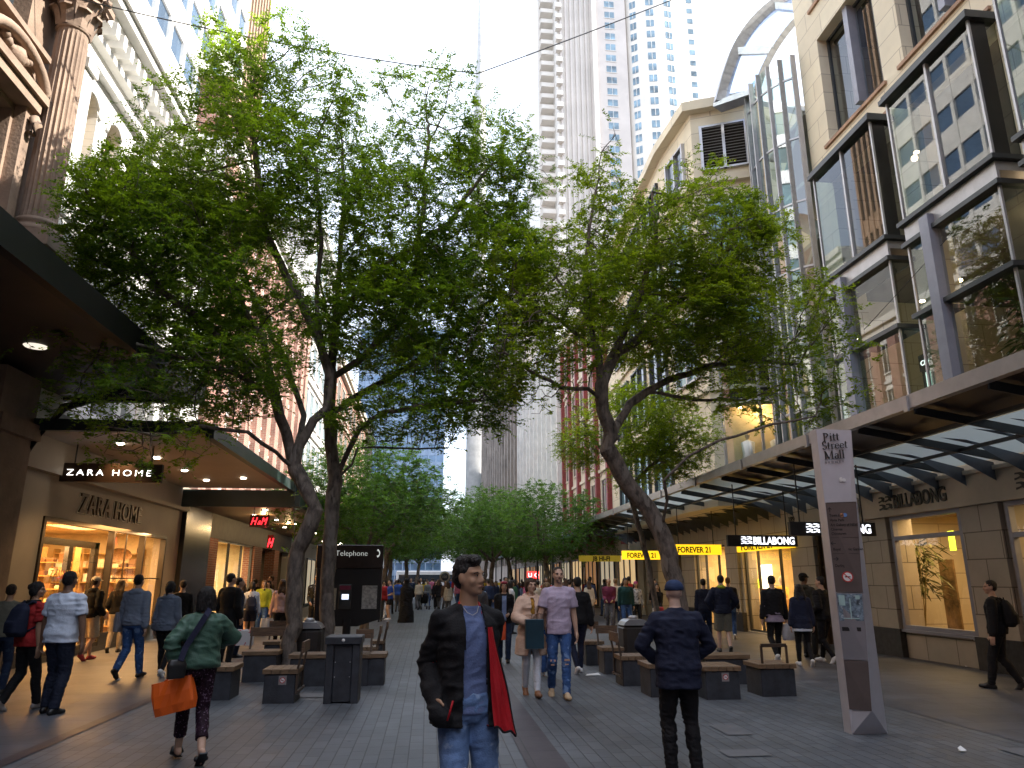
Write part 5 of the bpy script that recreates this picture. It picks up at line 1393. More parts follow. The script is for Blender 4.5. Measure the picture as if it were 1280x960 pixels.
# left tree A: forked, curving trunk; spreads over the awnings
bx, by, _ = atY(362, 815, YA); baseA = (bx, YA, 0)
p = lambda a, b_, y=YA: atY(a, b_, y)
limbsA = [
    [baseA, p(368, 740), p(371, 690), p(388, 655, 14.2), p(394, 636, 14.2), p(383, 612, 14.2), p(368, 585)],
    [p(368, 585), p(372, 560), p(392, 525), p(408, 512, 14.5), p(412, 470, 14.6), p(398, 420, 14.6), p(396, 360, 14.6), p(402, 300, 14.4), p(395, 200, 14.2)],
    [p(368, 585), p(362, 560), p(345, 500, 14), p(341, 480, 14), p(330, 430, 13.8), p(300, 370, 13.6), p(270, 310, 13.6)],
    [p(368, 585), p(345, 565, 13.8), p(310, 540, 13.4), p(250, 532, 13.0), p(190, 545, 12.6)],
    [p(345, 500, 14), p(300, 470, 13.6), p(240, 450, 13.2), p(170, 430, 12.8), p(100, 420, 12.6)],
    [p(372, 560), p(380, 520, 15), p(360, 460, 15.4), p(330, 400, 15.8), p(300, 330, 16)],
    [p(398, 420, 14.6), p(360, 350, 14.2), p(330, 280, 14), p(320, 200, 14), p(310, 120, 14)],
    [p(341, 480, 14), p(270, 420, 13.6), p(200, 360, 13.2), p(150, 300, 13)],
    [p(369, 720), p(368, 660, 14.6), p(368, 600, 14.9), p(376, 570, 15.2)],
]
elsA = [px_el(180, 285, 95, 80, 13.4, 1.9), px_el(300, 235, 110, 110, 14, 2.0), px_el(120, 400, 75, 70, 12.9, 1.3, .8), px_el(300, 400, 120, 80, 14, 2.0),
        px_el(170, 510, 90, 45, 12.9, 1.1, .8), px_el(310, 120, 65, 75, 14, 1.0, .7), px_el(230, 330, 130, 120, 14, 2.2), px_el(230, 160, 75, 50, 13.8, 1.2, .7),
        px_el(60, 350, 55, 32, 12.6, .8, .6), px_el(400, 120, 50, 60, 14.2, .9, .6), px_el(110, 480, 70, 55, 12.7, .9, .8), px_el(200, 560, 100, 30, 12.8, .8, .5), px_el(60, 430, 45, 35, 12.5, .7, .5), px_el(350, 60, 42, 50, 14, .6, .6), px_el(265, 50, 35, 45, 14, .6, .5), px_el(260, 470, 110, 60, 13.4, 1.4, .9), px_el(130, 230, 50, 30, 13.2, .7, .5)]
make_tree('street_tree', 'leafy elm with forked curving trunk left of the telephone stand', baseA, limbsA, elsA, 13500, 21, M_leafA, .155, 1.0, fill=.64, thr=.38)
# left tree B: straighter trunk
bx, _, _ = atY(408, 812, YB); baseB = (bx, YB, 0)
p = lambda a, b_, y=YB: atY(a, b_, y)
limbsB = [
    [baseB, p(408, 760), p(412, 690), p(415, 640), p(420, 600), p(416, 575), p(412, 520), p(414, 460), p(420, 400), p(424, 340), p(430, 250), p(428, 180)],
    [p(420, 600), p(430, 575), p(450, 535, 15), p(480, 515, 14.7), p(540, 505, 14.4), p(600, 500, 14.2)],
    [p(414, 470), p(450, 450, 15.2), p(500, 400, 15.2), p(520, 330, 15.2), p(530, 250, 15.2), p(535, 160, 15.2)],
    [p(412, 520), p(455, 490, 15.6), p(510, 460, 15.8), p(560, 420, 16), p(620, 370, 16)],
    [p(420, 400), p(470, 340, 15.4), p(560, 280, 15.3), p(610, 210, 15.2)],
    [p(416, 590), p(440, 580, 15.1), p(447, 560, 15), p(490, 560, 14.8), p(560, 560, 14.6)],
    [p(418, 430), p(400, 350, 15.8), p(395, 280, 16)],
]
elsB = [px_el(480, 290, 90, 85, 15.2, 2.0), px_el(545, 150, 65, 75, 15.2, 1.2, .65), px_el(620, 175, 55, 50, 15.2, .9, .5), px_el(600, 330, 85, 75, 15.4, 1.7), px_el(480, 400, 95, 70, 15.2, 1.9),
        px_el(545, 470, 80, 50, 15, 1.5, .8), px_el(420, 190, 60, 60, 15.2, 1.2, .8), px_el(490, 120, 32, 45, 15.2, .6, .5), px_el(600, 440, 60, 50, 14.8, 1.2, .6), px_el(660, 330, 38, 35, 15, .9, .7), px_el(500, 520, 95, 34, 14.6, 1.1, .8), px_el(590, 240, 70, 60, 15.2, 1.3, .7), px_el(560, 390, 90, 80, 15.4, 1.8, .8), px_el(460, 180, 60, 60, 15.2, 1.2, .7), px_el(600, 500, 60, 42, 14.4, 1.0, .7), px_el(645, 430, 45, 55, 14.8, 1.1, .6), px_el(660, 225, 45, 28, 15.2, .6, .4)]
make_tree('street_tree', 'elm with straight grey trunk beside the telephone stand', baseB, limbsB, elsB, 13000, 33, M_leafA, .15, 1.0, fill=.64, thr=.38)
# right tree, leaning trunk
bx, _, _ = atY(853, 812, YR); baseR = (bx, YR, 0)
p = lambda a, b_, y=YR: atY(a, b_, y)
limbsR = [
    [baseR, p(850, 760), p(838, 710), p(832, 680), p(818, 650), p(800, 625), p(775, 590, 14.5), p(758, 560, 14.4), p(764, 545, 14.4), p(752, 500, 14.3), p(752, 480, 14.3), p(748, 440, 14.3), p(733, 395, 14.3), p(731, 330, 14.3), p(740, 270, 14.3), p(752, 190, 14.3)],
    [p(764, 545, 14.4), p(775, 525, 14.6), p(787, 505, 14.8), p(808, 490, 15), p(850, 470, 15.2), p(920, 450, 15.3), p(1000, 455, 15.4)],
    [p(752, 500, 14.3), p(735, 486, 14), p(700, 484, 13.7), p(660, 462, 13.4), p(630, 440, 13.2)],
    [p(752, 480, 14.3), p(770, 440, 14.6), p(790, 430, 14.8), p(830, 390, 15), p(880, 350, 15.2), p(920, 300, 15.2)],
    [p(826, 660), p(834, 625, 14.2), p(830, 600, 14), p(860, 570, 13.8), p(900, 550, 13.6), p(950, 535, 13.4), p(1020, 520, 13.4)],
    [p(748, 440, 14.3), p(700, 400, 14), p(665, 380, 13.8), p(640, 360, 13.7)],
    [p(770, 440, 14.6), p(800, 370, 14.3), p(820, 300, 14.2), p(815, 240, 14.2)],
    [p(808, 490, 15), p(870, 500, 15.4), p(930, 500, 15.6), p(980, 480, 15.8)],
    [p(733, 395, 14.3), p(690, 340, 14.6), p(690, 280, 14.6)],
    [p(812, 642), p(780, 600, 14.9), p(755, 575, 15), p(752, 540, 15)],
]
elsR = [px_el(700, 370, 60, 95, 14.2, 1.7, .9), px_el(850, 310, 110, 75, 14.8, 2.0), px_el(980, 400, 75, 60, 15.0, 1.6), px_el(900, 410, 110, 55, 14.8, 1.9, .9), px_el(720, 440, 50, 40, 13.8, 1.2, .4), px_el(760, 250, 60, 50, 14.3, 1.2, .7),
        px_el(760, 180, 22, 40, 14.3, .5, .4), px_el(650, 430, 50, 55, 13.4, 1.2, .5), px_el(1035, 460, 50, 55, 13.8, 1.0, .7), px_el(910, 480, 95, 38, 15.2, 1.2, .5), px_el(990, 510, 60, 35, 14.2, .9, .35), px_el(670, 480, 70, 35, 13.7, 1.1, .4), px_el(820, 380, 110, 70, 14.6, 2.0), px_el(930, 290, 60, 45, 15.2, 1.0, .6), px_el(870, 215, 40, 30, 14.6, .6, .3), px_el(640, 330, 40, 50, 14, .9, .7), px_el(1040, 420, 35, 25, 14.6, .6, .6)]
make_tree('street_tree', 'open crowned elm with thick leaning trunk in front of the yellow signs', baseR, limbsR, elsR, 11000, 47, M_leafB, .19, .95, clump=.5)
# slim second tree on the right, further back
Y2 = 20.5
bx, _, _ = atY(824, 795, Y2); base2 = (bx, Y2, 0)
p = lambda a, b_, y=Y2: atY(a, b_, y)
make_tree('street_tree', 'young slim tree with dense bright crown behind the leaning one', base2, [[base2, p(822, 770), p(812, 710), p(797, 655), p(785, 610), p(780, 570), p(785, 530)], [p(785, 610), p(830, 570), p(860, 540)], [p(785, 610), p(750, 560), p(730, 530)]],
          [px_el(790, 530, 75, 48, Y2, 2.0), px_el(745, 550, 50, 40, Y2, 1.6), px_el(850, 550, 45, 42, Y2, 1.4), px_el(800, 580, 70, 30, Y2, 1.5, .7)], 5000, 5, M_leafB, .085, 1.0, per=16, clump=.3, size=(.04, .095))
# background trees in two rows along the street
def bg_tree(seed, h=7.2, rad=3.0):
    els = [((0, 0, h - rad * .75), (rad, rad, rad * .62), 1), ((rad * .5, .3, h - rad * .95), (rad * .7, rad * .7, rad * .45), 1), ((-rad * .55, -.2, h - rad * .9), (rad * .7, rad * .7, rad * .5), 1), ((.3, -rad * .5, h - rad), (rad * .7, rad * .6, rad * .45), 1)]
    return make_tree('street_tree', 'dense green street tree', (0, 0, 0), [[(0, 0, 0), (.1, 0, 1.5), (-.05, .1, 2.6), (.1, .2, 3.6), (.2, .1, 4.6)], [(-.05, .1, 2.6), (-.9, .3, 3.6), (-1.6, .3, 4.4)], [(-.05, .1, 2.6), (.8, -.4, 3.5), (1.6, -.6, 4.4)]], els, 3600, seed, M_leafC, .13, 1.0, per=16, clump=.2, size=(.055, .125), step=.26, kill=.36)
protos = [bg_tree(61), bg_tree(62, 6.8, 3.1)]
spots = [(-2.2, 27.5, 0, 1.0, 'nearest leafy tree of the row behind the telephone stand'), (5.6, 35, 1, 1.0, 'round leafy tree in front of the pale blue canopy'), (-2.0, 37, 1, 1.08, 'second green tree of the left row beyond the telephone stand'),
         (3.4, 41, 0, 1.0, 'green tree behind the lavender shirted man, nearer the street middle'), (-2.4, 47, 0, 1.1, 'third green tree of the left row above the far crowd'), (5.2, 48, 1, 1.1, 'far tree of the right row before the red square sign'),
         (-1.6, 58, 1, 1.15, 'fourth green tree of the left row'), (4.6, 60, 0, 1.2, 'distant tree of the right row over the crowd'), (-1.0, 72, 0, 1.2, 'farthest tree of the left row near the street end'), (3.8, 76, 1, 1.3, 'farthest tree on the right near the street end')]
used = set()
for i, (x, y, k, s, lab) in enumerate(spots):
    o = protos[k] if k not in used else copy_tree(protos[k]); used.add(k)
    o.location = (x, y, 0); o.rotation_euler.z = i * 1.3; o.scale = (s, s, s); o['label'] = lab
# ================================================================== STREET FURNITURE
M_slab = mat('dark stone block', (.028, .031, .040), .55, var=.3, vscale=5, bump=.25, bscale=60)
M_seat = mat('oiled seat timber', (.16, .10, .055), .5, var=.3, vscale=7, stretch=(1, 9, 9), bump=.25)
M_frame = mat('bronze brown frame', (.085, .06, .045), .45, .5, var=.15)
M_plate = mat('small metal plate', (.28, .25, .25), .5, .3)
M_signred = mat('red ring', (.5, .03, .03), .5); M_signwhite = mat('sign white', (.75, .75, .75), .5, var=.03)
def nosmoke(x, y, z, s, parent, plate=True):
    """small no-smoking disc facing -Y"""
    b = MB()
    if plate: b.box(x - s, x + s, y - .006, y, z - s * 1.1, z + s * 1.1, 0)
    b.tube([(x, y - .009, z), (x, y - .0065, z)], s * .72, 20, 1, smooth=False); b.tube([(x, y - .012, z), (x, y - .0095, z)], s * .54, 20, 2, smooth=False)
    b.beam((x - s * .4, y - .015, z + s * .4), (x + s * .4, y - .015, z - s * .4), s * .14, .004, mi=1)
    b.box(x - s * .32, x + s * .32, y - .0145, y - .013, z - s * .07, z + s * .07, 3)
    return b.build('smoking_plate', [M_plate, M_signred, M_signwhite, M_black], parent, world=False)
def bench(px, py, w, d, label, h=.46, rz=0., back=None, frame=None, sticker=False, ledge=False):
    """stone block seat: (px, py) = photo pixel of the front foot centre; back: side of backrest; frame: steel hoop"""
    x, y = gnd(px, py)
    r = empty('stone_bench', (x, y + d / 2 * math.cos(rz), 0), rz, label, 'bench', 'stone block seats round the trees')
    b = MB(); b.bbox(-w / 2 + .03, w / 2 - .03, -d / 2 + .02, d / 2 - .02, 0, h - .07, .012); b.build('block', M_slab, r, world=False)
    b = MB(); n = max(2, int(round(w / .13))) if w > d else max(2, int(round(d / .13)))
    for i in range(n):
        if w > d: b.bbox(-w / 2, w / 2, -d / 2 + d * i / n + .003, -d / 2 + d * (i + 1) / n - .003, h - .065, h, .006)
        else: b.bbox(-w / 2 + w * i / n + .003, -w / 2 + w * (i + 1) / n - .003, -d / 2, d / 2, h - .065, h, .006)
    b.build('seat', M_seat, r, world=False)
    if back:
        # backrest on the given side: 'N' far, 'S' near, 'E' right, 'W' left
        t = .34
        if back in 'NS':
            s_ = 1 if back == 'N' else -1; yb = s_ * (d / 2 - .03); lean = s_ * .07
            w2 = min(w, .62) / 2; ends = [(-w2 + .03, yb), (w2 - .03, yb)]
            f = MB()
            for (ax_, ay_) in ends: f.beam((ax_, ay_, .12), (ax_, ay_, h), .03, .03, up=(1, 0, 0)); f.beam((ax_, ay_, h), (ax_, ay_ + lean, h + t), .03, .03, up=(1, 0, 0))
            f.beam((-w2 + .03, yb + s_ * .02, .16), (w2 - .03, yb + s_ * .02, .16), .03, .03); f.build('frame', M_frame, r, world=False)
            b = MB(); b.obox((0, yb + lean * .9, h + t - .05), (w2, 0, 0), (0, .016, 0), (0, 0, .075)); b.build('backrest', M_wood, r, world=False)
        else:
            s_ = 1 if back == 'E' else -1; xb = s_ * (w / 2 - .01); d2 = min(d, .62) / 2
            f = MB()
            for ay_ in (-d2 + .03, d2 - .03): f.beam((xb, ay_, .12), (xb, ay_, h), .03, .03, up=(0, 1, 0)); f.beam((xb, ay_, h), (xb + s_ * .06, ay_, h + t), .03, .03, up=(0, 1, 0))
            f.beam((xb + s_ * .02, -d2, .16), (xb + s_ * .02, d2, .16), .03, .03); f.build('frame', M_frame, r, world=False)
            b = MB(); b.obox((xb + s_ * .055, 0, h + t - .05), (.016, 0, 0), (0, d2, 0), (0, 0, .075)); b.build('backrest', M_wood, r, world=False)
    if frame:
        s_ = frame; f = MB(); xa, xb = -w / 2 + .1, w / 2 - .1; yy = -d / 2 + .1
        f.beam((xa, yy, h), (xa, yy, h + .26), .03, .03, up=(0, 1, 0)); f.beam((xb, yy, h), (xb, yy, h + .26), .03, .03, up=(0, 1, 0)); f.beam((xa, yy, h + .26), (xb, yy, h + .26), .03, .05)
        f.build('armrest', M_frame, r, world=False)
    if sticker: nosmoke(.0 + .04, -d / 2 + .018, h - .15, .055, r)
    return r
# left cluster
bench(347, 880, .50, .55, 'stone seat with no smoking plate left of the tall dark bin', back='E', sticker=True)
bench(262, 876, .60, .60, 'stone seat behind the woman in the green jacket', back='W')
bench(322, 853, .62, .5, 'stone seat with wooden back above a red patterned bag on the left', back='N', h=.5)
bench(420, 858, 1.6, .5, 'long low stone bench behind the tall dark bin', h=.5)
bench(450, 858, .3, .45, 'narrow stone seat just right of the tall dark bin', back='N', h=.5)
bench(460, 845, .28, .45, 'second narrow stone seat right of the dark bin', h=.5, back='E')
bench(470, 834, .28, .45, 'third stone seat from the dark bin, under the telephone stand', h=.5, back='E')
bench(345, 835, .60, .5, 'stone seat with slatted back in front of the forked trunk', h=.5, back='N')
# right cluster
bench(906, 875, .58, .62, 'stone seat with no smoking plate beside the capped man', sticker=True)
bench(976, 871, .60, .60, 'stone seat with steel armrest nearest the tall totem', frame=1)
bench(912, 856, .80, .5, 'long stone bench behind the capped man on his right side', h=.47)
bench(826, 872, .34, .6, 'stone seat half hidden by the capped man on his left side', h=.47)
bench(796, 858, .50, .55, 'stone seat with wooden back just left of the capped man', back='W', h=.47)
bench(768, 843, .42, .5, 'stone seat with upright wooden back left of the round topped bin', back='N', h=.47)
bench(744, 832, .42, .5, 'farthest left stone seat of the right hand group', back='N', h=.47)
bench(868, 832, .8, .45, 'stone bench with wooden back behind the capped man', back='N', h=.47)
# tall dark box bin
x, y = gnd(425, 880)
r = empty('litter_bin', (x, y + .25, 0), label='tall dark square bin with overhanging top and round badge', cat='bin')
b = MB(); b.bbox(-.24, -.13, -.24, .24, 0, .80, .01); b.bbox(.13, .24, -.24, .24, 0, .80, .01); b.bbox(-.129, .129, -.2, .22, .02, .79, .008); b.build('body', M_slab, r, world=False)
b = MB(); b.bbox(-.26, .26, -.27, .26, .80, .90, .012); b.build('lid', M_slab, r, world=False)
b = MB(); b.tube([(0, -.278, .85), (0, -.27, .85)], .024, 16); b.build('badge', M_signwhite, r, world=False)
b = MB()
for sx_ in (-.105, .105):
    for z in (.35, .55): b.tube([(sx_, -.206, z), (sx_, -.2, z)], .008, 8)
b.build('bolt', M_alu, r, world=False)
# round-topped bins
def round_bin(px, py, Y, label, hh=.93):
    x, _, _ = atY(px, py, Y)
    r = empty('litter_bin', (x, Y, 0), label=label, cat='bin', group='round topped bins')
    b = MB(); b.bbox(-.27, .27, -.25, .25, .02, hh - .12, .06); b.box(-.004, .004, -.256, -.25, .05, hh - .16, 0); b.build('body', mat('dark bin paint', (.035, .03, .028), .4, .2, var=.2), r, world=False)
    b = MB()
    prof = [(.0, hh - .12), (.05, hh - .05), (.12, hh - .01), (.27, hh), (.42, hh - .01), (.49, hh - .05), (.54, hh - .12)]
    b.extr([(-.27 + u, -.25, z) for u, z in prof], (0, .5, 0)); b.build('lid', M_steel, r, world=False)
    b = MB(); b.lathe([(.09, 0), (.10, .02), (.09, .05), (.06, .06)], (0, 0, hh), 14); b.build('ashtray', M_alu, r, world=False)
round_bin(386, 785, 14.9, 'round topped bin standing between the two left trunks')
round_bin(792, 785, 15.2, 'round topped bin among the right hand stone seats')
# telephone stand
Yt_ = 18.6
x0, _, zt_ = atY(398, 681, Yt_); x1, _, _ = atY(479, 681, Yt_)
r = empty('telephone_stand', ((x0 + x1) / 2, Yt_, 0), label='black public telephone stand with lit header behind the left trunks', cat='telephone stand')
W2 = (x1 - x0) / 2
b = MB(); b.bbox(-.09, .09, .0, .18, 0, .8, .01); b.extr([(-W2, .02, .78), (-.25, .02, .62), (.25, .02, .62), (W2, .02, .78)], (0, .3, 0)); b.build('post', M_black, r, world=False)
b = MB(); b.bbox(-W2, W2, .0, .34, .781, zt_ - .55, .01); b.build('cabinet', mat('black cabinet', (.014, .013, .015), .4), r, world=False)
b = MB(); b.bbox(-W2 - .02, W2 + .02, -.06, .36, zt_ - .549, zt_, .012); b.build('header', mat('brown black header', (.035, .025, .022), .18), r, world=False)
M_tel = emit('pale header letters', (.6, .63, .6), .30)
text('lettering', 'Telephone', .18, M_tel, Vector((-.35, -.075, zt_ - .26)) + r.location, '-Y', r, offset=-.003)
b = MB()
for cx_, s_ in ((-.52, 1), (W2 - .14, -1)):
    b.tube([(cx_ + s_ * .07 * math.cos(t) , -.068, zt_ - .20 + .08 * math.sin(t)) for t in np.linspace(R(100), R(260), 7)], [.028, .018, .014, .014, .014, .018, .028], 6)
b.build('handset_symbol', M_tel, r, world=False)
ph = MB(); ph.bbox(-.22, .08, -.07, .0, 1.02, 1.58, .01); ph.box(-.14, .02, -.075, -.07, 1.24, 1.36, 1); ph.box(-.20, .06, -.074, -.07, 1.46, 1.56, 2); ph.tube([(-.18, -.1, 1.12), (-.19, -.1, 1.3), (-.18, -.1, 1.42)], .025, 6)
ph.build('telephone', [M_steel_dk, emit('phone screen', (.7, .8, 1), .7), mat('maroon strip', (.2, .02, .06), .5)], r, world=False)
b = MB(); b.box(.30, .72, -.012, -.002, .98, 1.60, 0); b.box(.33, .69, -.016, -.0125, 1.02, 1.56, 1); b.build('notice', [M_black, mat('pale street map', (.42, .40, .38), .5, var=.35, vscale=14)], r, world=False)
MB().box(-.45, -.28, -.012, -.002, 1.0, 1.5).build('notice', mat('cream notice', (.5, .45, .35), .5, var=.2, vscale=18), r, world=False)
# way-finding totem: a tall three-sided wedge
T = empty('wayfinding_totem', (4.95, 8.5, 0), label='tall silver street name totem with directions and map on the right', cat='sign')
yb = 8.36
A0 = Vector((*gnd(1065, 918), 0)); A1 = Vector(atY(1020, 536, A0.y)); B1 = Vector(atY(1064, 538, yb)); B0 = Vector(atY(1090, 888, yb))
Dn = Vector((*gnd(1109.5, 917), 0)); C1 = B1 + Vector((.015, .10, 0)); bk = Vector((0, .16, 0))
zy = lambda y: atY(1050, y, 8.45)[2]
b = MB()
vs = [A0, B0, B1, A1, Dn, C1, A0 + bk, A1 + bk, Dn + bk * .6]
b.add(vs, [(0, 1, 2, 3), (1, 4, 5, 2), (0, 4, 1), (0, 3, 7, 6), (3, 2, 5, 7), (4, 8, 5), (5, 8, 6, 7), (0, 6, 8, 4)])
M_tot = mat('satin silver metal', (.50, .50, .55), .38, .35, var=.06, vscale=3)
b.build('body', M_tot, T)
# panels and lettering laid on the front face (A0 B0 B1 A1)
fx = (B1 - A1); 
def on(u, z, out=.004):
    """point on the front face: u 0..1 across, z height"""
    ta = (z - A0.z) / (A1.z - A0.z); L_ = A0.lerp(A1, ta); tb = (z - B0.z) / (B1.z - B0.z); Rr = B0.lerp(B1, tb)
    n_ = (Rr - L_).cross(Vector((0, 0, 1))).normalized()
    if n_.y > 0: n_ = -n_
    return L_.lerp(Rr, u) + n_ * out
def panel(name, u0, u1, z0, z1, m, out=.004):
    b = MB(); c = [on(u0, z0, out), on(u1, z0, out), on(u1, z1, out), on(u0, z1, out)]; n_ = (c[1] - c[0]).cross(c[3] - c[0]).normalized() * -.003
    if n_.y < 0: n_ = -n_
    b.extr(c, n_); return b.build(name, m, T)
M_totb = mat('brown totem panel', (.13, .105, .10), .3, .3, var=.08, vscale=4)
panel('direction_panel', .02, .99, zy(740), zy(628), M_totb); panel('lower_panel', .02, .99, zy(888), zy(826), M_totb)
panel('grey_panel', .02, .99, zy(825), zy(741), mat('grey totem panel', (.25, .245, .27), .35, .4, var=.05), .005)
M_map = mat('blue street map', (.13, .18, .23), .4, var=.55, vscale=22, spots=(30, .62, (.35, .40, .45)))
panel('map_panel', .05, .95, zy(776), zy(742), M_map, .008)
b = MB()
for (u0, u1, z0, z1) in ((.10, .32, zy(757), zy(744)), (.48, .52, zy(774), zy(748)), (.7, .86, zy(749), zy(744)), (.2, .8, zy(773.5), zy(772.5))):
    c = [on(u0, z0, .013), on(u1, z0, .013), on(u1, z1, .013), on(u0, z1, .013)]; b.quad(*c)
b.build('map_mark', mat('map pale teal', (.35, .50, .50), .4), T)
panel('caption_bar', .1, .82, zy(789), zy(784), M_black, .009)
mid = on(.5, 2, 0); ang = math.atan2((on(1, 2) - on(0, 2)).y, (on(1, 2) - on(0, 2)).x)
TR = (R(90), 0, ang)
# serif capitals and lower case drawn from strokes: stems thick, hairlines thin, slab feet
def serif_word(word, size, m, name='lettering'):
    b = MB(); x = 0; th, tn = .13, .05
    def stem(cx, z0, z1, foot=True, head=True):
        b.extr([(cx - th / 2, z0, 0), (cx + th / 2, z0, 0), (cx + th / 2, z1, 0), (cx - th / 2, z1, 0)], (0, 0, .008))
        if foot: b.extr([(cx - th * 1.05, z0, 0), (cx + th * 1.05, z0, 0), (cx + th * 1.05, z0 + tn * .7, 0), (cx - th * 1.05, z0 + tn * .7, 0)], (0, 0, .009))
        if head: b.extr([(cx - th * 1.05, z1 - tn * .7, 0), (cx + th * .5, z1 - tn * .7, 0), (cx + th * .5, z1, 0), (cx - th * 1.05, z1 - tn * .3, 0)], (0, 0, .009))
    def bar(x0, z0, x1, z1, w):
        d = Vector((x1 - x0, z1 - z0, 0)).normalized(); n_ = Vector((-d.y, d.x, 0)) * w / 2
        p_, q_ = Vector((x0, z0, 0)), Vector((x1, z1, 0)); b.extr([p_ - n_, q_ - n_, q_ + n_, p_ + n_], (0, 0, .0085))
    def arc(cx, cz, rx, rz, a0, a1, wt=th, wn=tn, n=14):
        pts_o, pts_i = [], []
        for i in range(n + 1):
            t = R(a0 + (a1 - a0) * i / n); w = wn + (wt - wn) * abs(math.cos(t)) ** 1.3
            pts_o.append((cx + (rx + w / 2) * math.cos(t), cz + (rz + w / 2) * math.sin(t), 0)); pts_i.append((cx + (rx - w / 2) * math.cos(t), cz + (rz - w / 2) * math.sin(t), 0))
        for i in range(n): b.extr([pts_o[i], pts_o[i + 1], pts_i[i + 1], pts_i[i]], (0, 0, .008))
    for ch in word:
        if ch == 'P': stem(x + .14, 0, 1); arc(x + .2, .74, .27, .235, -90, 90); x += .62
        elif ch == 'S': arc(x + .27, .74, .17, .23, 20, 270); arc(x + .27, .26, .19, .24, -160, 90); bar(x + .42, .8, x + .45, 1.0, .03); bar(x + .08, .0, x + .1, .22, .03); x += .56
        elif ch == 'M':
            stem(x + .14, 0, 1, head=False); bar(x + .14, .97, x + .46, .05, th * .9); bar(x + .46, .05, x + .78, .97, tn); stem(x + .80, 0, 1, head=False); bar(x + .02, .98, x + .2, .98, .035); bar(x + .74, .98, x + .92, .98, .035); x += .98
        elif ch == 'i': stem(x + .13, 0, .64); arc(x + .12, .86, .03, .03, 0, 360, .07, .07, 10); x += .29
        elif ch == 'l': stem(x + .13, 0, 1.04); x += .29
        elif ch == 't': stem(x + .13, .04, .85, False, False); bar(x + .01, .63, x + .32, .63, tn); arc(x + .24, .13, .1, .11, 180, 300, .08); x += .34
        elif ch == 'r': stem(x + .13, 0, .64); arc(x + .28, .45, .12, .16, 60, 150, .09, .06); arc(x + .36, .56, .02, .02, 0, 360, .08, .08, 8); x += .42
        elif ch == 'e': arc(x + .24, .32, .18, .29, 40, 325); bar(x + .09, .37, x + .43, .37, tn); arc(x + .24, .37, .17, .24, 0, 80, .08); x += .49
        elif ch == 'a': arc(x + .2, .2, .13, .17, 60, 310); stem(x + .36, .03, .5, False, False); arc(x + .24, .47, .13, .14, 0, 160, th, tn); bar(x + .36, .04, x + .46, .03, .05); x += .47
    me = bpy.data.meshes.new(name); me.from_pydata([(v[0] * size, v[1] * size, v[2]) for v in b.v], [], b.f); me.materials.append(m)
    return me
def on_totem(me, u, z, out=.004):
    o = link(me.name, me, T); o.rotation_euler = TR; o.location = on(u, z, out) - T.location; return o
M_blkt = mat('black totem letters', (.01, .01, .01), .5)
def sq(me, k): me.transform(Matrix.Diagonal((k, 1, 1, 1))); return me
on_totem(sq(serif_word('Pitt', .104, M_blkt), 1.15), .17, zy(551.5)); on_totem(sq(serif_word('Street', .100, M_blkt), 1.12), .11, zy(561.5)); on_totem(sq(serif_word('Mall', .104, M_blkt), 1.12), .15, zy(574))
on_totem(text_mesh('lettering', 'SYDNEY', .034, M_blkt, extrude=.002, spacing=1.9, sx=1.05), .16, zy(579))
on_totem(text_mesh('lettering', 'So', .065, M_signwhite, extrude=.002, offset=.005), .54, zy(602))
for z in (628, 672, 692): b = MB(); b.beam(on(.06, zy(z), .008), on(.97, zy(z), .008), .004, .003); b.build('rule_line', M_blkt, T)
M_sm = mat('dark small lettering', (.010, .008, .008), .5)
for s_, z in (('Town Hall', 645.5), ('Hyde Park', 651.5), ('Art Gallery of NSW', 657.5), ('Cinemas', 663), ('Chinatown', 668.5), ('Royal Botanic Garden', 688), ('Darling Harbour', 708.5)):
    on_totem(text_mesh('lettering', s_, .043, M_sm, extrude=.001, sx=.86, offset=.001), .1, zy(z), .008)
def arrow(u, z, d):
    b = MB(); dx = {'U': (0, 1), 'L': (-1, 0), 'R': (1, 0)}[d]; s_ = .028
    V2 = lambda a, c: (a * s_, c * s_, 0)
    b.tube([V2(-dx[0], -dx[1]), V2(dx[0], dx[1])], .004, 5)
    for k in (-1, 1): b.tube([V2(dx[0], dx[1]), V2(dx[0] * .1 + k * dx[1] * .75, dx[1] * .1 + k * dx[0] * .75)], .004, 5)
    me = bpy.data.meshes.new('arrow'); me.from_pydata([tuple(v) for v in b.v], [], b.f); me.materials.append(M_sm); on_totem(me, u, z, .006)
arrow(.13, zy(637), 'U'); arrow(.13, zy(679), 'L'); arrow(.16, zy(698.5), 'R')
for k, (u, c) in enumerate(((.50, (.55, .25, .12)), (.60, (.12, .25, .55)))):
    b = MB(); b.tube([(0, 0, 0), (0, 0, .003)], .024, 14, smooth=False); me = bpy.data.meshes.new('badge'); me.from_pydata([tuple(v) for v in b.v], [], b.f); me.materials.append(mat('badge colour %d' % k, c, .5)); on_totem(me, u, zy(644), .009)
b = MB(); b.tube([(0, 0, 0), (0, 0, .003)], .062, 24, 0, smooth=False); b.tube([(0, 0, .0035), (0, 0, .006)], .049, 24, 1, smooth=False); b.beam((-.036, .036, .008), (.036, -.036, .008), .011, .002, mi=0); b.box(-.03, .024, -.006, .006, .0065, .008, 2); b.box(.026, .032, -.006, .006, .0065, .008, 2)
me = bpy.data.meshes.new('smoking_disc'); me.from_pydata([tuple(v) for v in b.v], [], b.f)
for m_ in (M_signred, M_signwhite, M_blkt): me.materials.append(m_)
me.polygons.foreach_set('material_index', b.m); on_totem(me, .50, zy(721), .008)
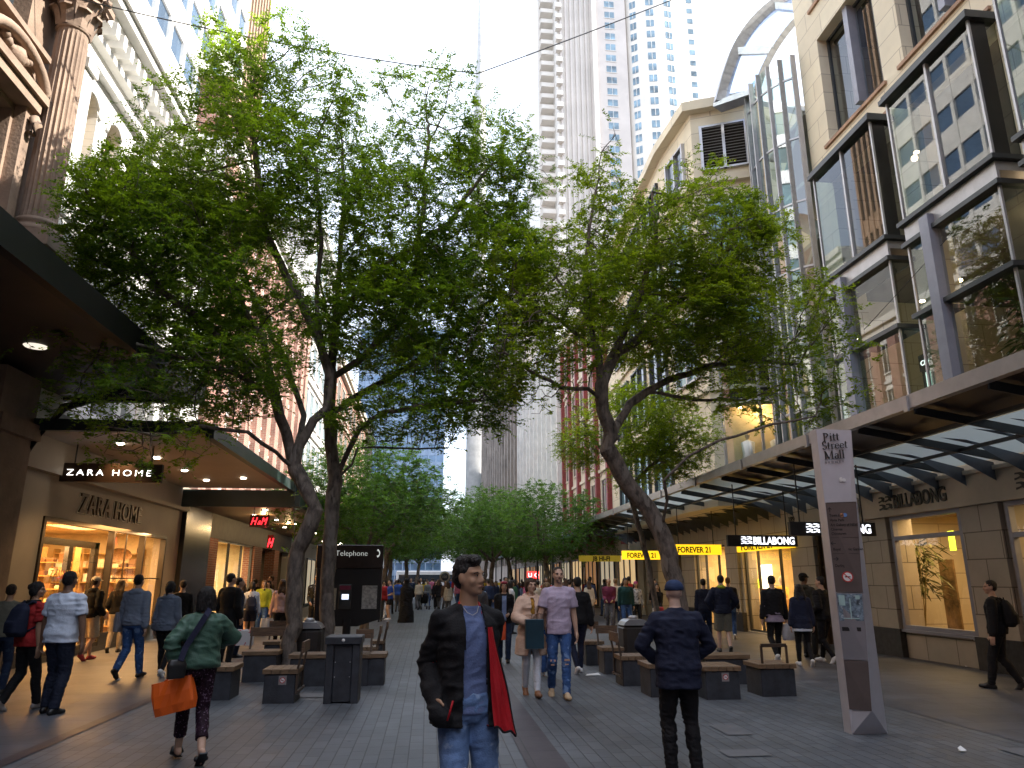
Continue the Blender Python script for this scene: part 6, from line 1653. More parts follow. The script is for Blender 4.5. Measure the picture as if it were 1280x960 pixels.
# litter on the ground
for i, (px, py, s_) in enumerate(((1212, 834, .10), (741, 845, .14), (945, 862, .12), (1203, 940, .03), (148, 851, .03))):
    x, y = gnd(px, py); b = MB(); b.add([(x - s_, y - .02, .014), (x + s_, y - .03, .02), (x + s_ * .8, y + .05, .05), (x - s_ * .7, y + .04, .03)], [(0, 1, 2, 3)]); b.add([(x - s_, y - .02, .010), (x + s_, y - .03, .012), (x + s_ * .8, y + .05, .012), (x - s_ * .7, y + .04, .012)], [(0, 1, 2, 3)])
    tag(b.build('paper_scrap', M_signwhite, None, origin=(x, y, .01)), ['white paper scrap on the path below the surf shop window', 'white paper strip on the paving left of the capped man', 'pale paper scrap by the right hand stone seats', 'tiny white scrap right of the totem foot', 'tiny white scrap near the orange bag'][i], 'litter')
# ================================================================== PEOPLE
def Vn(*a): return Vector(a)
def frame_from(d):
    d = Vector(d).normalized(); rf = Vector((0, 1, 0)) if abs(d.z) > .9 else Vector((0, 0, 1))
    a = d.cross(rf).normalized(); return a, a.cross(d), d
class Blob:
    """closed primitives unioned by a voxel remesh into one smooth surface"""
    def __init__(s): s.b = MB()
    def cap(s, p, r0, q, r1, n=14, flat0=False, flat1=False, sq=1.0):
        p, q = Vector(p), Vector(q); a, b_, d = frame_from(q - p)
        rings = []
        if not flat0:
            for t in (80, 55, 28): rings.append((p - d * r0 * math.sin(R(t)), r0 * math.cos(R(t))))
        rings.append((p, r0)); rings.append((q, r1))
        if not flat1:
            for t in (28, 55, 80): rings.append((q + d * r1 * math.sin(R(t)), r1 * math.cos(R(t))))
        vs = [c + (a * math.cos(2 * math.pi * k / n) * sq + b_ * math.sin(2 * math.pi * k / n)) * r for c, r in rings for k in range(n)]
        fs = [(i * n + k, i * n + (k + 1) % n, (i + 1) * n + (k + 1) % n, (i + 1) * n + k) for i in range(len(rings) - 1) for k in range(n)]
        fs += [tuple(range(n - 1, -1, -1)), tuple((len(rings) - 1) * n + k for k in range(n))]
        s.b.add(vs, fs); return s
    def ell(s, c, r, M=None, n=18, m=10):
        vs, fs = [], []
        for i in range(1, m):
            ph = math.pi * i / m
            for k in range(n):
                t = 2 * math.pi * k / n; vs.append(Vector((r[0] * math.sin(ph) * math.cos(t), r[1] * math.sin(ph) * math.sin(t), r[2] * math.cos(ph))))
        vs = [Vector(c) + v for v in vs]
        if M is not None: vs = [M @ v for v in vs]
        for i in range(m - 2): fs += [(i * n + k, (i + 1) * n + k, (i + 1) * n + (k + 1) % n, i * n + (k + 1) % n) for k in range(n)]
        fs += [tuple(range(n)), tuple((m - 2) * n + k for k in range(n - 1, -1, -1))]
        s.b.add(vs, fs); return s
    def loft(s, secs, n=24, p=2.4, M=None):
        """sections (x, y, z, rx, ry), flat ends; superellipse exponent p"""
        vs = []
        for (cx, cy, z, rx, ry) in secs:
            for k in range(n):
                t = 2 * math.pi * k / n; c, sn = math.cos(t), math.sin(t)
                e = (abs(c) ** p + abs(sn) ** p) ** (-1 / p); vs.append(Vector((cx + rx * c * e, cy + ry * sn * e, z)))
        if M is not None: vs = [M @ v for v in vs]
        fs = [(i * n + k, i * n + (k + 1) % n, (i + 1) * n + (k + 1) % n, (i + 1) * n + k) for i in range(len(secs) - 1) for k in range(n)]
        fs += [tuple(range(n - 1, -1, -1)), tuple((len(secs) - 1) * n + k for k in range(n))]
        s.b.add(vs, fs); return s
    def mesh(s, name, voxel, mats, smooth=4, fold=0.0, fscale=14, scale=1.0, seed=0, cut=None, solid=None, zmin=None, foldmask=None):
        me = bpy.data.meshes.new('tmp'); me.from_pydata([tuple(v) for v in s.b.v], [], s.b.f)
        bm = bmesh.new(); bm.from_mesh(me); bmesh.ops.recalc_face_normals(bm, faces=bm.faces); bm.to_mesh(me); bm.free()
        o = bpy.data.objects.new('tmp', me); COL.objects.link(o)
        md = o.modifiers.new('r', 'REMESH'); md.mode = 'VOXEL'; md.voxel_size = voxel; md.adaptivity = 0
        if smooth: ms = o.modifiers.new('s', 'SMOOTH'); ms.factor = .5; ms.iterations = smooth
        dg = bpy.context.evaluated_depsgraph_get(); out = bpy.data.meshes.new_from_object(o.evaluated_get(dg))
        bpy.data.objects.remove(o); bpy.data.meshes.remove(me)
        n = len(out.vertices); co = np.empty(n * 3, np.float32); out.vertices.foreach_get('co', co); co = co.reshape(-1, 3).astype(np.float64)
        if fold:
            nr = np.empty(n * 3, np.float32); out.vertices.foreach_get('normal', nr); nr = nr.reshape(-1, 3)
            q = co.copy(); q[:, 2] *= 1.7; q[:, 0] += .35 * q[:, 2]
            w = 1 - np.abs(2 * vnoise(q, fscale, seed) - 1); w2 = vnoise(q, fscale * 2.2, seed + 1)
            amp = fold * (.25 + 1.2 * vnoise(co, 4.0, seed + 2))
            if foldmask is not None: amp = amp * foldmask(co)
            co = co + nr * ((w - .55) * amp + (w2 - .5) * amp * .35)[:, None]
        if zmin is not None: co[:, 2] = np.maximum(co[:, 2], zmin)
        out.vertices.foreach_set('co', (co * scale).astype(np.float32).ravel())
        if cut is not None:
            bm = bmesh.new(); bm.from_mesh(out)
            bmesh.ops.delete(bm, geom=[f for f in bm.faces if cut(f.calc_center_median() / scale)], context='FACES'); bm.to_mesh(out); bm.free()
        out.materials.clear()
        for m in (mats if isinstance(mats, (list, tuple)) else [mats]): out.materials.append(m)
        out.polygons.foreach_set('use_smooth', np.ones(len(out.polygons), bool)); out.polygons.foreach_set('material_index', np.zeros(len(out.polygons), np.int32))
        out.name = name
        if solid:
            o = bpy.data.objects.new('tmp', out); COL.objects.link(o); md = o.modifiers.new('s', 'SOLIDIFY'); md.thickness = solid; md.offset = -1; md.material_offset = 1; md.material_offset_rim = 0
            dg = bpy.context.evaluated_depsgraph_get(); o2 = bpy.data.meshes.new_from_object(o.evaluated_get(dg)); bpy.data.objects.remove(o); out = o2; out.name = name
        out.update()
        return out
def ik(a, c, l1, l2, pole):
    a, c, pole = Vector(a), Vector(c), Vector(pole); d = c - a; L_ = min(d.length, (l1 + l2) * .998)
    dn = d.normalized(); c = a + dn * L_
    h = (l1 * l1 - l2 * l2 + L_ * L_) / (2 * L_); q = math.sqrt(max(l1 * l1 - h * h, 0))
    pl = pole - dn * pole.dot(dn); pl.normalize()
    return a + dn * h + pl * q, c
SKIN = {k: mat('skin ' + k, c, .5, var=.05, vscale=9, spec=.35) for k, c in dict(light=(.52, .33, .24), tan=(.40, .24, .155), olive=(.33, .19, .12), brown=(.20, .11, .07), pale=(.58, .40, .32)).items()}
def cloth(name, c, rough=.8, fab=0.25, **k): return mat('cloth ' + name, c, rough, var=.10, vscale=6, bump=fab, bscale=90, spec=.25, **k)
HAIR = {k: mat('hair ' + k, c, .55, var=.5, vscale=30, spec=.35, stretch=(1, 1, .2), bump=1.0, bscale=90) for k, c in dict(black=(.014, .012, .012), brown=(.06, .032, .018), dark=(.025, .016, .012), fair=(.20, .12, .06), grey=(.25, .25, .25)).items()}
M_eyew = mat('eye white', (.30, .28, .26), .2, var=0); M_iris = mat('iris', (.02, .012, .01), .1, var=0); M_lip = mat('lips', (.30, .12, .10), .45, var=.05)
M_stub = mat('stubble skin', (.16, .11, .085), .7, var=.2, vscale=30)
def hand(B, w, d, n, side, curl=.5, sc=1.0, fine=True, point_in=False):
    """palm, four fingers and a thumb; w wrist, d direction, n palm normal, side vector towards the thumb"""
    w, d, n, t = Vector(w), Vector(d).normalized(), Vector(n).normalized(), Vector(side).normalized()
    if not fine:
        B.cap(w, .026 * sc, w + d * .08 * sc + n * .015 * sc, .03 * sc, n=8); B.cap(w + d * .07 * sc, .024 * sc, w + d * .15 * sc + n * .04 * sc, .016 * sc, n=8); B.cap(w + d * .03 * sc + t * .02 * sc, .014 * sc, w + d * .09 * sc + t * .05 * sc, .011 * sc, n=8); return
    B.cap(w, .026 * sc, w + d * .05 * sc, .03 * sc, sq=1.0)
    for k in range(4): 
        o = t * (.028 - .0185 * k) * sc; B.cap(w + d * .02 * sc + o * .7, .015 * sc, w + d * .088 * sc + o, .0125 * sc)
    for k, L_ in enumerate((.072, .080, .075, .060)):
        o = t * (.030 - .0195 * k) * sc; p = w + d * .090 * sc + o; dd = d.copy(); r = .0098 * sc
        for j, f in enumerate((.45, .32, .26)):
            c_ = curl * (.55 + .25 * j + .05 * k); dd = (dd * math.cos(c_) + n * math.sin(c_)).normalized(); q = p + dd * L_ * f * sc * 1.05; B.cap(p, r, q, r * .9, n=10); p = q; r *= .92
    p = w + d * .025 * sc + t * .028 * sc; dd = (d * .75 + t * .7 + n * .25).normalized(); q = p + dd * .045 * sc; B.cap(p, .0145 * sc, q, .0115 * sc, n=10); dd = (d * .95 + t * .15 + n * .45 * (curl + .3)).normalized(); B.cap(q, .0115 * sc, q + dd * .034 * sc, .009 * sc, n=10)
def person(name_label, px=None, py=None, pos=None, H=1.72, rz=0, voxel=.014, w=1.0, fem=False, skin='tan', head=(0, 0), legs=None, arms=None, lean=0.0,
           top=None, under=None, lower=None, shoes=None, hair=None, face=True, group=None, curl=.5, fine=True, extra=None, pole=None, hipz=.905):
    """figure facing local +Y; all pose numbers are for a 1.75 m body"""
    if pos is None: pos = gnd(px, py)
    S = H / 1.75
    root = empty('person', (pos[0], pos[1], 0), R(rz), name_label, 'person', group)
    vx = voxel / S
    shw = (.150 if fem else .176) * w ** .7; hpw = .085 * (1.05 if fem else 1)
    legs = legs or [(-.10, .0, 0, 0), (.10, .0, 0, 0)]
    arms = arms or [(-.25, .02, .80), (.25, .02, .80)]
    pole = pole or [(-.25, -1, 0), (.25, -1, 0)]
    tl = Matrix.Translation((0, 0, .95)) @ Matrix.Rotation(-lean, 4, 'X') @ Matrix.Translation((0, 0, -.95))
    sh = [tl @ Vector((-shw, 0, 1.395)), tl @ Vector((shw, 0, 1.395))]
    hips = [Vector((-hpw, 0, hipz)), Vector((hpw, 0, hipz))]
    B = Blob()
    ts = [(0, 0, .84, .10, .08), (0, 0, .90, .155, .105), (0, -.005, .97, .165, .112), (0, 0, 1.08, .135 if fem else .148, .092), (0, .004, 1.22, .145 if fem else .158, .108), (0, .004, 1.32, .158 if fem else .175, .112), (0, -.004, 1.395, .128 if fem else .150, .092), (0, -.010, 1.44, .098, .074), (0, -.012, 1.475, .066, .060), (0, -.012, 1.50, .056, .056)]
    ts = [(a, b_, z, rx * w, ry * w ** .7) for a, b_, z, rx, ry in ts]
    B.loft(ts, M=tl)
    neck0, hc = tl @ Vector((0, -.012, 1.45)), tl @ Vector((0, .012, 1.635))
    B.cap(neck0, .060 * (.85 if fem else 1), tl @ Vector((0, .002, 1.56)), .054 * (.85 if fem else 1))
    HM_ = Matrix.Translation(hc) @ Matrix.Rotation(R(head[0]), 4, 'Z') @ Matrix.Rotation(R(head[1]), 4, 'X')
    hs = .97 if fem else 1.0
    B.ell((0, -.014, .032), (.074 * hs, .092, .086), HM_); B.ell((0, .012, -.015), (.064 * hs, .078, .090), HM_); B.ell((0, .030, -.066), (.046 * hs, .052, .040), HM_)
    B.cap(HM_ @ Vector((0, .084, .018)), .0095, HM_ @ Vector((0, .103, -.020)), .0125); B.cap(HM_ @ Vector((0, .094, -.024)), .0115, HM_ @ Vector((0, .088, -.030)), .014)
    for s_ in (-1, 1):
        B.cap(HM_ @ Vector((s_ * .045, .066, .032)), .012, HM_ @ Vector((s_ * .014, .080, .030)), .010); B.ell((s_ * .038, .055, -.022), (.022, .024, .024), HM_)
        B.ell((s_ * .073 * hs, -.006, -.004), (.009, .020, .031), HM_); B.cap(HM_ @ Vector((s_ * .012, .096, -.026)), .007, HM_ @ Vector((s_ * .013, .088, -.026)), .008)
    B.ell((0, .083, -.050), (.023, .012, .006), HM_); B.ell((0, .082, -.059), (.020, .012, .007), HM_); B.ell((0, .074, -.086), (.020, .016, .014), HM_)
    el, wr, kn, an = [], [], [], []
    for i in range(2):
        s_ = -1 if i == 0 else 1
        e, wv = ik(sh[i], arms[i], .285, .255, pole[i]); el.append(e); wr.append(wv)
        B.cap(tl @ Vector((s_ * .045, -.012, 1.455)), .040, sh[i], .050); B.cap(sh[i], .054 * w ** .7, e, .041 * w ** .5); B.cap(e, .041 * w ** .5, e.lerp(wv, .35), .040 * w ** .5); B.cap(e.lerp(wv, .35), .040 * w ** .5, wv, .025)
        d = (wv - e).normalized(); inw = Vector((-s_, 0, 0)); inw = (inw - d * inw.dot(d)).normalized(); fw = d.cross(inw) * (1 if s_ < 0 else -1)
        if fw.y < 0 and abs(d.y) < .8: fw = -fw
        hand(B, wv, d, inw, fw, curl if not hasattr(curl, '__len__') else curl[i], 1.0, fine)
        lx, ly, lz, pitch = legs[i][:4]
        a_ = Vector((lx, ly, .085 + lz))
        k_, a_ = ik(hips[i], a_, .425, .415, (s_ * .10, 1, 0)); kn.append(k_); an.append(a_)
        B.cap(hips[i], .088 * w ** .6, k_, .056); B.cap(k_, .054, k_.lerp(a_, .3) + Vector((0, -.012, 0)), .056); B.cap(k_.lerp(a_, .3) + Vector((0, -.012, 0)), .055, a_, .037)
    # feet / shoes
    def foot(Bb, i, o, rz_=0):
        a_ = an[i]; M = Matrix.Translation(a_) @ Matrix.Rotation(R(legs[i][3]), 4, 'X')
        yaw = legs[i][4] if len(legs[i]) > 4 else (6 if i == 0 else -6)
        M = M @ Matrix.Rotation(R(yaw), 4, 'Z')
        Bb.cap(M @ Vector((0, -.045, -.048)), .033 + o, M @ Vector((0, .0, -.02)), .037 + o); Bb.cap(M @ Vector((0, -.04, -.052)), .032 + o, M @ Vector((0, .10, -.055)), .032 + o); Bb.cap(M @ Vector((.004, .09, -.058)), .036 + o, M @ Vector((0, .155, -.062)), .026 + o, sq=1.15); Bb.cap(M @ Vector((0, 0, -.01)), .035 + o, M @ Vector((0, .10, -.052)), .028 + o)
        return M
    for i in range(2): foot(B, i, -.002)
    body = link('body', B.mesh('body', min(vx, .0085) if voxel < .012 else vx, SKIN[skin], smooth=2, scale=S, zmin=.002), root)
    if face:
        e_ = MB()
        for s_ in (-1, 1):
            c = HM_ @ Vector((s_ * .0305, .0775, .010)) * 1.0; q = []
            def disk(ctr, rx, rz2, out, mi):
                vs = []
                for k in range(12):
                    t = 2 * math.pi * k / 12; vs.append((HM_ @ (Vector(ctr) + Vector((rx * math.cos(t), out - .25 * abs(math.cos(t)) * rx, rz2 * math.sin(t)))) * 1.0) * S)
                e_.add(vs, [tuple(range(12))], mi)
            disk((s_ * .0305, .0845, .011), .0125, .0040, .002, 0); disk((s_ * .0305, .0855, .0112), .0062, .0046, .0028, 1)
            e_.tube([(HM_ @ Vector((s_ * .016, .0905, .024))) * S, (HM_ @ Vector((s_ * .032, .0885, .030))) * S, (HM_ @ Vector((s_ * .050, .0765, .024))) * S], [.0022 * S, .0034 * S, .0018 * S], 5, 2)
            e_.tube([(HM_ @ Vector((s_ * .018, .0865, .016))) * S, (HM_ @ Vector((s_ * .031, .0885, .0182))) * S, (HM_ @ Vector((s_ * .045, .0805, .013))) * S], [.0012 * S, .0018 * S, .001 * S], 5, 1)
        hk = (hair or {}).get('c', 'black')
        e_.build('eyes', [M_eyew, M_iris, HAIR[hk]], root, world=False)
        l_ = MB(); l_.tube([(HM_ @ Vector((-.022, .0875, -.054))) * S, (HM_ @ Vector((-.010, .0955, -.0515))) * S, (HM_ @ Vector((0, .0965, -.053))) * S, (HM_ @ Vector((.010, .0955, -.0515))) * S, (HM_ @ Vector((.022, .0875, -.054))) * S], [.0015, .0038, .004, .0038, .0015], 6); l_.build('lips', M_lip, root, world=False)
    # lower garment
    if lower:
        kd = lower['k']; m = lower['m']; lo = lower.get('o', .012); Bl = Blob()
        rise = lower.get('rise', 1.0)
        if kd in ('jeans', 'shorts', 'slim', 'crop', 'wide'):
            Bl.loft([(0, 0, .84, .125, .095), (0, 0, .90, .162 + lo, .112 + lo), (0, -.004, .965, .170 + lo * .7, .117 + lo * .7), (0, 0, rise, .157 + lo * .5, .104 + lo * .5)])
            for i in range(2):
                k_, a_ = kn[i], an[i]
                if kd == 'shorts':
                    e_ = hips[i].lerp(k_, lower.get('len', .9)); Bl.cap(hips[i], .094 + lo, e_, .080 + lo * 1.5, flat1=True); continue
                end = k_.lerp(a_, .72 if kd == 'crop' else 1.0)
                kr = {'jeans': .064, 'slim': .056, 'crop': .066, 'wide': .085}[kd] + lo * .6; ar = {'jeans': .052, 'slim': .040, 'crop': .060, 'wide': .10}[kd] + lo * .4
                Bl.cap(hips[i], .090 * w ** .6 + lo, k_, kr); mid = k_.lerp(a_, .33) + Vector((0, -.012, 0)); Bl.cap(k_, kr, mid, kr * .97); Bl.cap(mid, kr * .97, end + (Vector((0, 0, -.02)) if kd == 'jeans' else Vector()), ar, flat1=True)
        elif kd == 'skirt':
            Bl.loft([(0, 0, lower['hem'], .19, .16), (0, 0, .90, .172 + lo, .122 + lo), (0, 0, 1.02, .145, .10)])
        elif kd == 'gown':
            Bl.loft([(0, 0, .02, .30, .30), (0, 0, .35, .25, .24), (0, 0, .85, .20, .17), (0, 0, 1.2, .19, .15), (0, 0, 1.42, .19, .12), (0, 0, 1.52, .09, .09)])
        link('trousers' if kd in ('jeans', 'slim', 'crop', 'wide') else {'shorts': 'shorts', 'skirt': 'skirt', 'gown': 'gown'}[kd], Bl.mesh('trousers', vx, m, smooth=2, fold=lower.get('fold', .011), fscale=16, scale=S, seed=int(pos[0] * 7) % 50), root)
    def garment(t, nm, seed=0):
        kd = t.get('k', 'tee'); o = t.get('o', .016); hem = t.get('hem', .90); Bt = Blob(); flare = t.get('flare', 0)
        sec = []
        for (cx, cy, z, rx, ry) in ts:
            if z < hem - .02 or z > (1.49 if t.get('collar') else 1.48): continue
            if z > 1.46: rx, ry = .070, .064
            ex = o * (1 if z < 1.42 else .45) + (t.get('puff', 0) if z < 1.2 else t.get('puff', 0) * .5); sec.append((cx, cy, z, rx + ex, ry + ex + (.01 if z < 1.15 else 0)))
        if hem < .84:
            sec = [(0, 0, hem, .185 + o + flare, .135 + o + flare)] + [(0, 0, .85, .178 + o + flare * .5, .128 + o + flare * .5)] + [s_ for s_ in sec if s_[2] > .86]
        else: sec = [(0, 0, hem, .165 * w + o + flare, .112 * w + o + flare)] + [s_ for s_ in sec if s_[2] > hem + .03]
        Bt.loft(sec, M=tl)
        pass
        for i in range(2):
            e, wv = el[i], wr[i]; so = t.get('so', o)
            sl = t.get('sleeve', 'long')
            Bt.cap(tl @ Vector(((-1, 1)[i] * shw * .5, -.004, 1.35)), .075 + so * .5, sh[i], .052 * w ** .6 + so * .8); Bt.cap(tl @ Vector(((-1, 1)[i] * .058, -.012, 1.445)), .040 + so * .5, sh[i], .050 + so * .8)
            if sl == 'none': continue
            if sl == 'short': Bt.cap(sh[i], .054 * w ** .6 + so, sh[i].lerp(e, .72), .056 + so * 1.2, flat1=True); continue
            Bt.cap(sh[i], .052 * w ** .6 + so, e, .046 + so); d_ = 1.0 if sl == 'long' else .35
            Bt.cap(e, .046 + so, e.lerp(wv, d_ * .85), .040 + so * .9); Bt.cap(e.lerp(wv, d_ * .8), .040 + so * .9, e.lerp(wv, d_), (.031 + so * .6) if sl == 'long' else .05, flat1=True)
            if i in t.get('pocket', ()):
                dd = (wv - e).normalized(); Bt.cap(wv - dd * .09, .040, wv + dd * .09, .050); Bt.cap(wv + dd * .08, .050, wv + dd * .15 + Vector((-.03, -.02, .02)), .046)
            if t.get('ruch'): 
                for q in (.2, .4, .6, .8): Bt.cap(e.lerp(wv, q - .02), .05 + so, e.lerp(wv, q + .02), .05 + so, n=10)
                for q in (.4, .6, .8, .95): Bt.cap(sh[i].lerp(e, q - .02), .062 + so, sh[i].lerp(e, q + .02), .062 + so, n=10)
        if t.get('hood'): Bt.ell((0, -.075, 1.455), (.115, .065, .055), tl); Bt.cap(tl @ Vector((-.08, -.02, 1.49)), .03, tl @ Vector((0, -.09, 1.47)), .04); Bt.cap(tl @ Vector((.08, -.02, 1.49)), .03, tl @ Vector((0, -.09, 1.47)), .04)
        if t.get('collar'): Bt.loft([(0, -.012, 1.44, .085, .078), (0, -.010, 1.47 + t['collar'], .070, .068)], M=tl)
        if t.get('band'): Bt.loft([(0, 0, hem - .01, .150 * w + o * .3, .108 * w + o * .3), (0, 0, hem + .05, .152 * w + o * .4, .110 * w + o * .4)], M=tl)
        me = Bt.mesh(nm, vx, [t['m'], t.get('lining', t['m'])], smooth=2, fold=t.get('fold', .012), fscale=t.get('fscale', 12), scale=S, seed=seed, cut=t.get('cut'), solid=.006 if t.get('cut') else None)
        o_ = link(nm, me, root)
        return o_
    if under: garment(under, 'shirt', 3)
    if top: garment(top, {'tee': 'shirt', 'shirt': 'shirt', 'hoodie': 'hoodie', 'jacket': 'jacket', 'coat': 'coat', 'sweater': 'sweater'}[top.get('k', 'tee')], int(abs(pos[1]) * 3) % 17)
    if shoes:
        for i in range(2):
            Bs = Blob(); foot(Bs, i, .007); link('shoe', Bs.mesh('shoe', vx, shoes, smooth=1, scale=S, zmin=.003), root)
    # hair and headwear
    if hair:
        kd = hair['k']; hm = HAIR[hair.get('c', 'black')]; Bh = Blob()
        if kd != 'bald':
            if kd in ('short', 'quiff', 'capped', 'fade'):
                Bh.ell((0, -.024, .046), (.079, .092, .082), HM_); Bh.ell((0, -.045, .010), (.076, .066, .075), HM_)
                if kd == 'quiff': Bh.ell((0, .035, .105), (.055, .045, .034), HM_); Bh.ell((0, -.02, .100), (.068, .075, .042), HM_); Bh.ell((.02, .062, .098), (.035, .028, .026), HM_)
            else:
                Bh.ell((0, -.020, .044), (.084, .096, .086), HM_); Bh.ell((0, -.042, -.005), (.088, .070, .095), HM_)
                for s_ in (-1, 1): Bh.cap(HM_ @ Vector((s_ * .068, .015, .045)), .022, HM_ @ Vector((s_ * .080, -.01, -.06)), .020)
                if kd == 'long' or kd == 'verylong':
                    L_ = -.34 if kd == 'verylong' else -.24
                    for s_ in (-1, -.4, .4, 1): Bh.cap(HM_ @ Vector((s_ * .06, -.045, -.02)), .042, HM_ @ Vector((s_ * .075, -.095, -.16)), .040); Bh.cap(HM_ @ Vector((s_ * .075, -.095, -.16)), .040, HM_ @ Vector((s_ * .06, -.115, L_)), .026)
                elif kd == 'bob':
                    Bh.loft([(0, -.035, -.135, .100, .080), (0, -.032, -.06, .102, .086), (0, -.026, .02, .094, .094), (0, -.02, .08, .078, .085)], M=HM_)
                elif kd == 'pony': Bh.cap(HM_ @ Vector((0, -.10, .06)), .028, HM_ @ Vector((0, -.13, -.02)), .035); Bh.cap(HM_ @ Vector((0, -.13, -.02)), .033, HM_ @ Vector((0, -.125, -.16)), .015)
                elif kd == 'bun': Bh.ell((0, -.105, .05), (.04, .035, .04), HM_)
            hf = lambda p_: (HM_.inverted() @ p_)
            link('hair', Bh.mesh('hair', min(vx, .009) if voxel < .013 else vx, hm, smooth=1, fold=.014, fscale=46, scale=S), root)
        if hair.get('cap'):
            Bc = Blob(); Bc.ell((0, -.014, .062), (.086, .100, .070), HM_); Bc.loft([(0, -.014, .030, .085, .099), (0, -.014, .066, .086, .100)], M=HM_)
            vs = [HM_ @ Vector((.075 * math.cos(R(a)), .045 + .115 * math.sin(R(a)), .040 - .012 * abs(math.cos(R(a))))) for a in range(0, 181, 15)]
            for a in range(len(vs) - 1): Bc.cap(vs[a].lerp(HM_ @ Vector((0, .05, .045)), .35), .012, vs[a + 1].lerp(HM_ @ Vector((0, .05, .045)), .05), .006, n=8)
            link('cap', Bc.mesh('cap', min(vx, .009), hair['cap'], smooth=1, scale=S), root)
    return dict(root=root, S=S, hand=[v * S for v in wr], elbow=[v * S for v in el], sh=[v * S for v in sh], HM=HM_, tl=tl, kn=[v * S for v in kn], an=[v * S for v in an], rz=R(rz))
def world_pt(P, v): return P['root'].matrix_basis @ Vector(v) if False else Matrix.Translation(P['root'].location) @ Matrix.Rotation(P['rz'], 4, 'Z') @ Vector(v)
def bag(P, hand_i, label, m, w_=.30, h_=.34, t_=.10, drop=.10, handle=None, tilt=0, yaw=0, off=(0, 0, 0), cat='bag', extra=None):
    """carrier bag hanging from a hand; its own top-level thing"""
    hp = world_pt(P, P['hand'][hand_i] + Vector((0, 0, -.07)))
    hp += Vector(off)
    r = empty('carrier_bag', tuple(hp), P['rz'] + R(yaw), label, cat); r.rotation_euler.y = R(tilt)
    b = MB(); z1 = -drop; z0 = z1 - h_; n = 8
    vs = []
    for (z, f, tt) in ((z0, .92, .9), (z0 + h_ * .25, 1.0, 1.1), (z0 + h_ * .6, 1.0, 1.0), (z1, .96, .55)):
        for k in range(24):
            a = 2 * math.pi * k / 24; c, sn = math.cos(a), math.sin(a); e = (abs(c) ** 5 + abs(sn) ** 5) ** (-1 / 5)
            vs.append((w_ / 2 * f * c * e + .004 * math.sin(z * 50 + k), t_ / 2 * tt * sn * e + .006 * math.sin(k * 2 + z * 30), z))
    fs = [(i * 24 + k, i * 24 + (k + 1) % 24, (i + 1) * 24 + (k + 1) % 24, (i + 1) * 24 + k) for i in range(3) for k in range(24)] + [tuple(range(23, -1, -1)), tuple(72 + k for k in range(24))]
    b.add(vs, fs); b.build('bag_body', m, r, world=False)
    b = MB()
    for s_ in (-1, 1): b.tube([(-w_ * .25, s_ * t_ * .22, z1 - .02), (-.03, s_ * .01, -.01), (0, 0, .01), (.03, s_ * .01, -.01), (w_ * .25, s_ * t_ * .22, z1 - .02)], .005, 6)
    b.build('handle', handle or m, r, world=False)
    return r
def backpack(P, label, m, m2, sc=1.0, z=1.22):
    S = P['S']; r = empty('backpack', tuple(world_pt(P, (0, -.10 * S, (z - .22) * S))), P['rz'], label, 'backpack')
    B = Blob(); B.loft([(0, -.10, 0, .13, .07), (0, -.115, .06, .155, .095), (0, -.115, .22, .155, .095), (0, -.09, .36, .135, .07), (0, -.07, .43, .08, .04)], p=3); B.loft([(0, -.20, .05, .11, .035), (0, -.20, .20, .11, .035)], p=3); B.cap((0, -.06, .42), .012, (0, -.06, .47), .012)
    me = B.mesh('pack_body', .014, m, smooth=2, fold=.008, fscale=14, scale=sc * S); link('pack_body', me, r)
    b = MB()
    for s_ in (-1, 1): b.tube([(s_ * .085, -.03, .06), (s_ * .16, .04, .12), (s_ * .155, .13, .24), (s_ * .13, .11, .40), (s_ * .09, .0, .46), (s_ * .07, -.06, .41)], .016, 6)
    b.v = [(x * sc * S, y * sc * S, z_ * sc * S) for x, y, z_ in b.v]; b.build('strap', m2, r, world=False)
    return r
# ---- fabrics
C_black = cloth('black', (.010, .010, .012)); C_navy = cloth('navy', (.014, .018, .040)); C_blue = cloth('faded blue', (.125, .17, .33)); C_white = cloth('white', (.62, .68, .80)); C_red = cloth('red', (.34, .022, .022)); C_lin = cloth('red lining', (.42, .012, .02), .5)
C_grey = cloth('grey blue marl', (.20, .24, .32)); C_greyb = cloth('slate', (.13, .16, .22)); C_green = cloth('satin green', (.055, .115, .085), .42); C_lav = cloth('lavender', (.46, .38, .50)); C_coat = cloth('pale pink wool', (.60, .42, .32), .95)
C_maroon = cloth('maroon', (.13, .02, .05)); C_dkgreen = cloth('forest', (.012, .05, .05)); C_khaki = cloth('khaki', (.15, .15, .12)); C_cream = cloth('cream', (.50, .42, .33)); C_pink = cloth('dusty pink', (.48, .33, .33)); C_whitep = cloth('white denim', (.60, .64, .72))
C_royal = cloth('royal blue', (.02, .06, .30)); C_lilac = cloth('lilac', (.30, .25, .33))
def denim(name, c, c2, sc=9, th=.6): 
    return mat('denim ' + name, c, .85, var=.2, vscale=10, bump=.3, bscale=120, spots=(sc, th, c2), spec=.2)
D_light = denim('light', (.12, .20, .38), (.22, .31, .48), 9, .60); D_mid = denim('mid', (.045, .10, .26), (.14, .23, .42), 7, .6); D_dark = denim('dark', (.018, .03, .065), (.03, .05, .09)); D_grey = denim('grey', (.10, .10, .12), (.18, .18, .2))
C_floral = mat('floral print', (.018, .006, .014), .7, var=.3, vscale=10, spots=(48, .60, (.16, .10, .16)), spec=.2)
S_blk = mat('black shoe', (.012, .012, .013), .4); S_tan = mat('tan shoe', (.50, .36, .22), .6); S_wht = mat('white shoe', (.65, .65, .66), .5); S_red = mat('red shoe', (.30, .02, .03), .6)
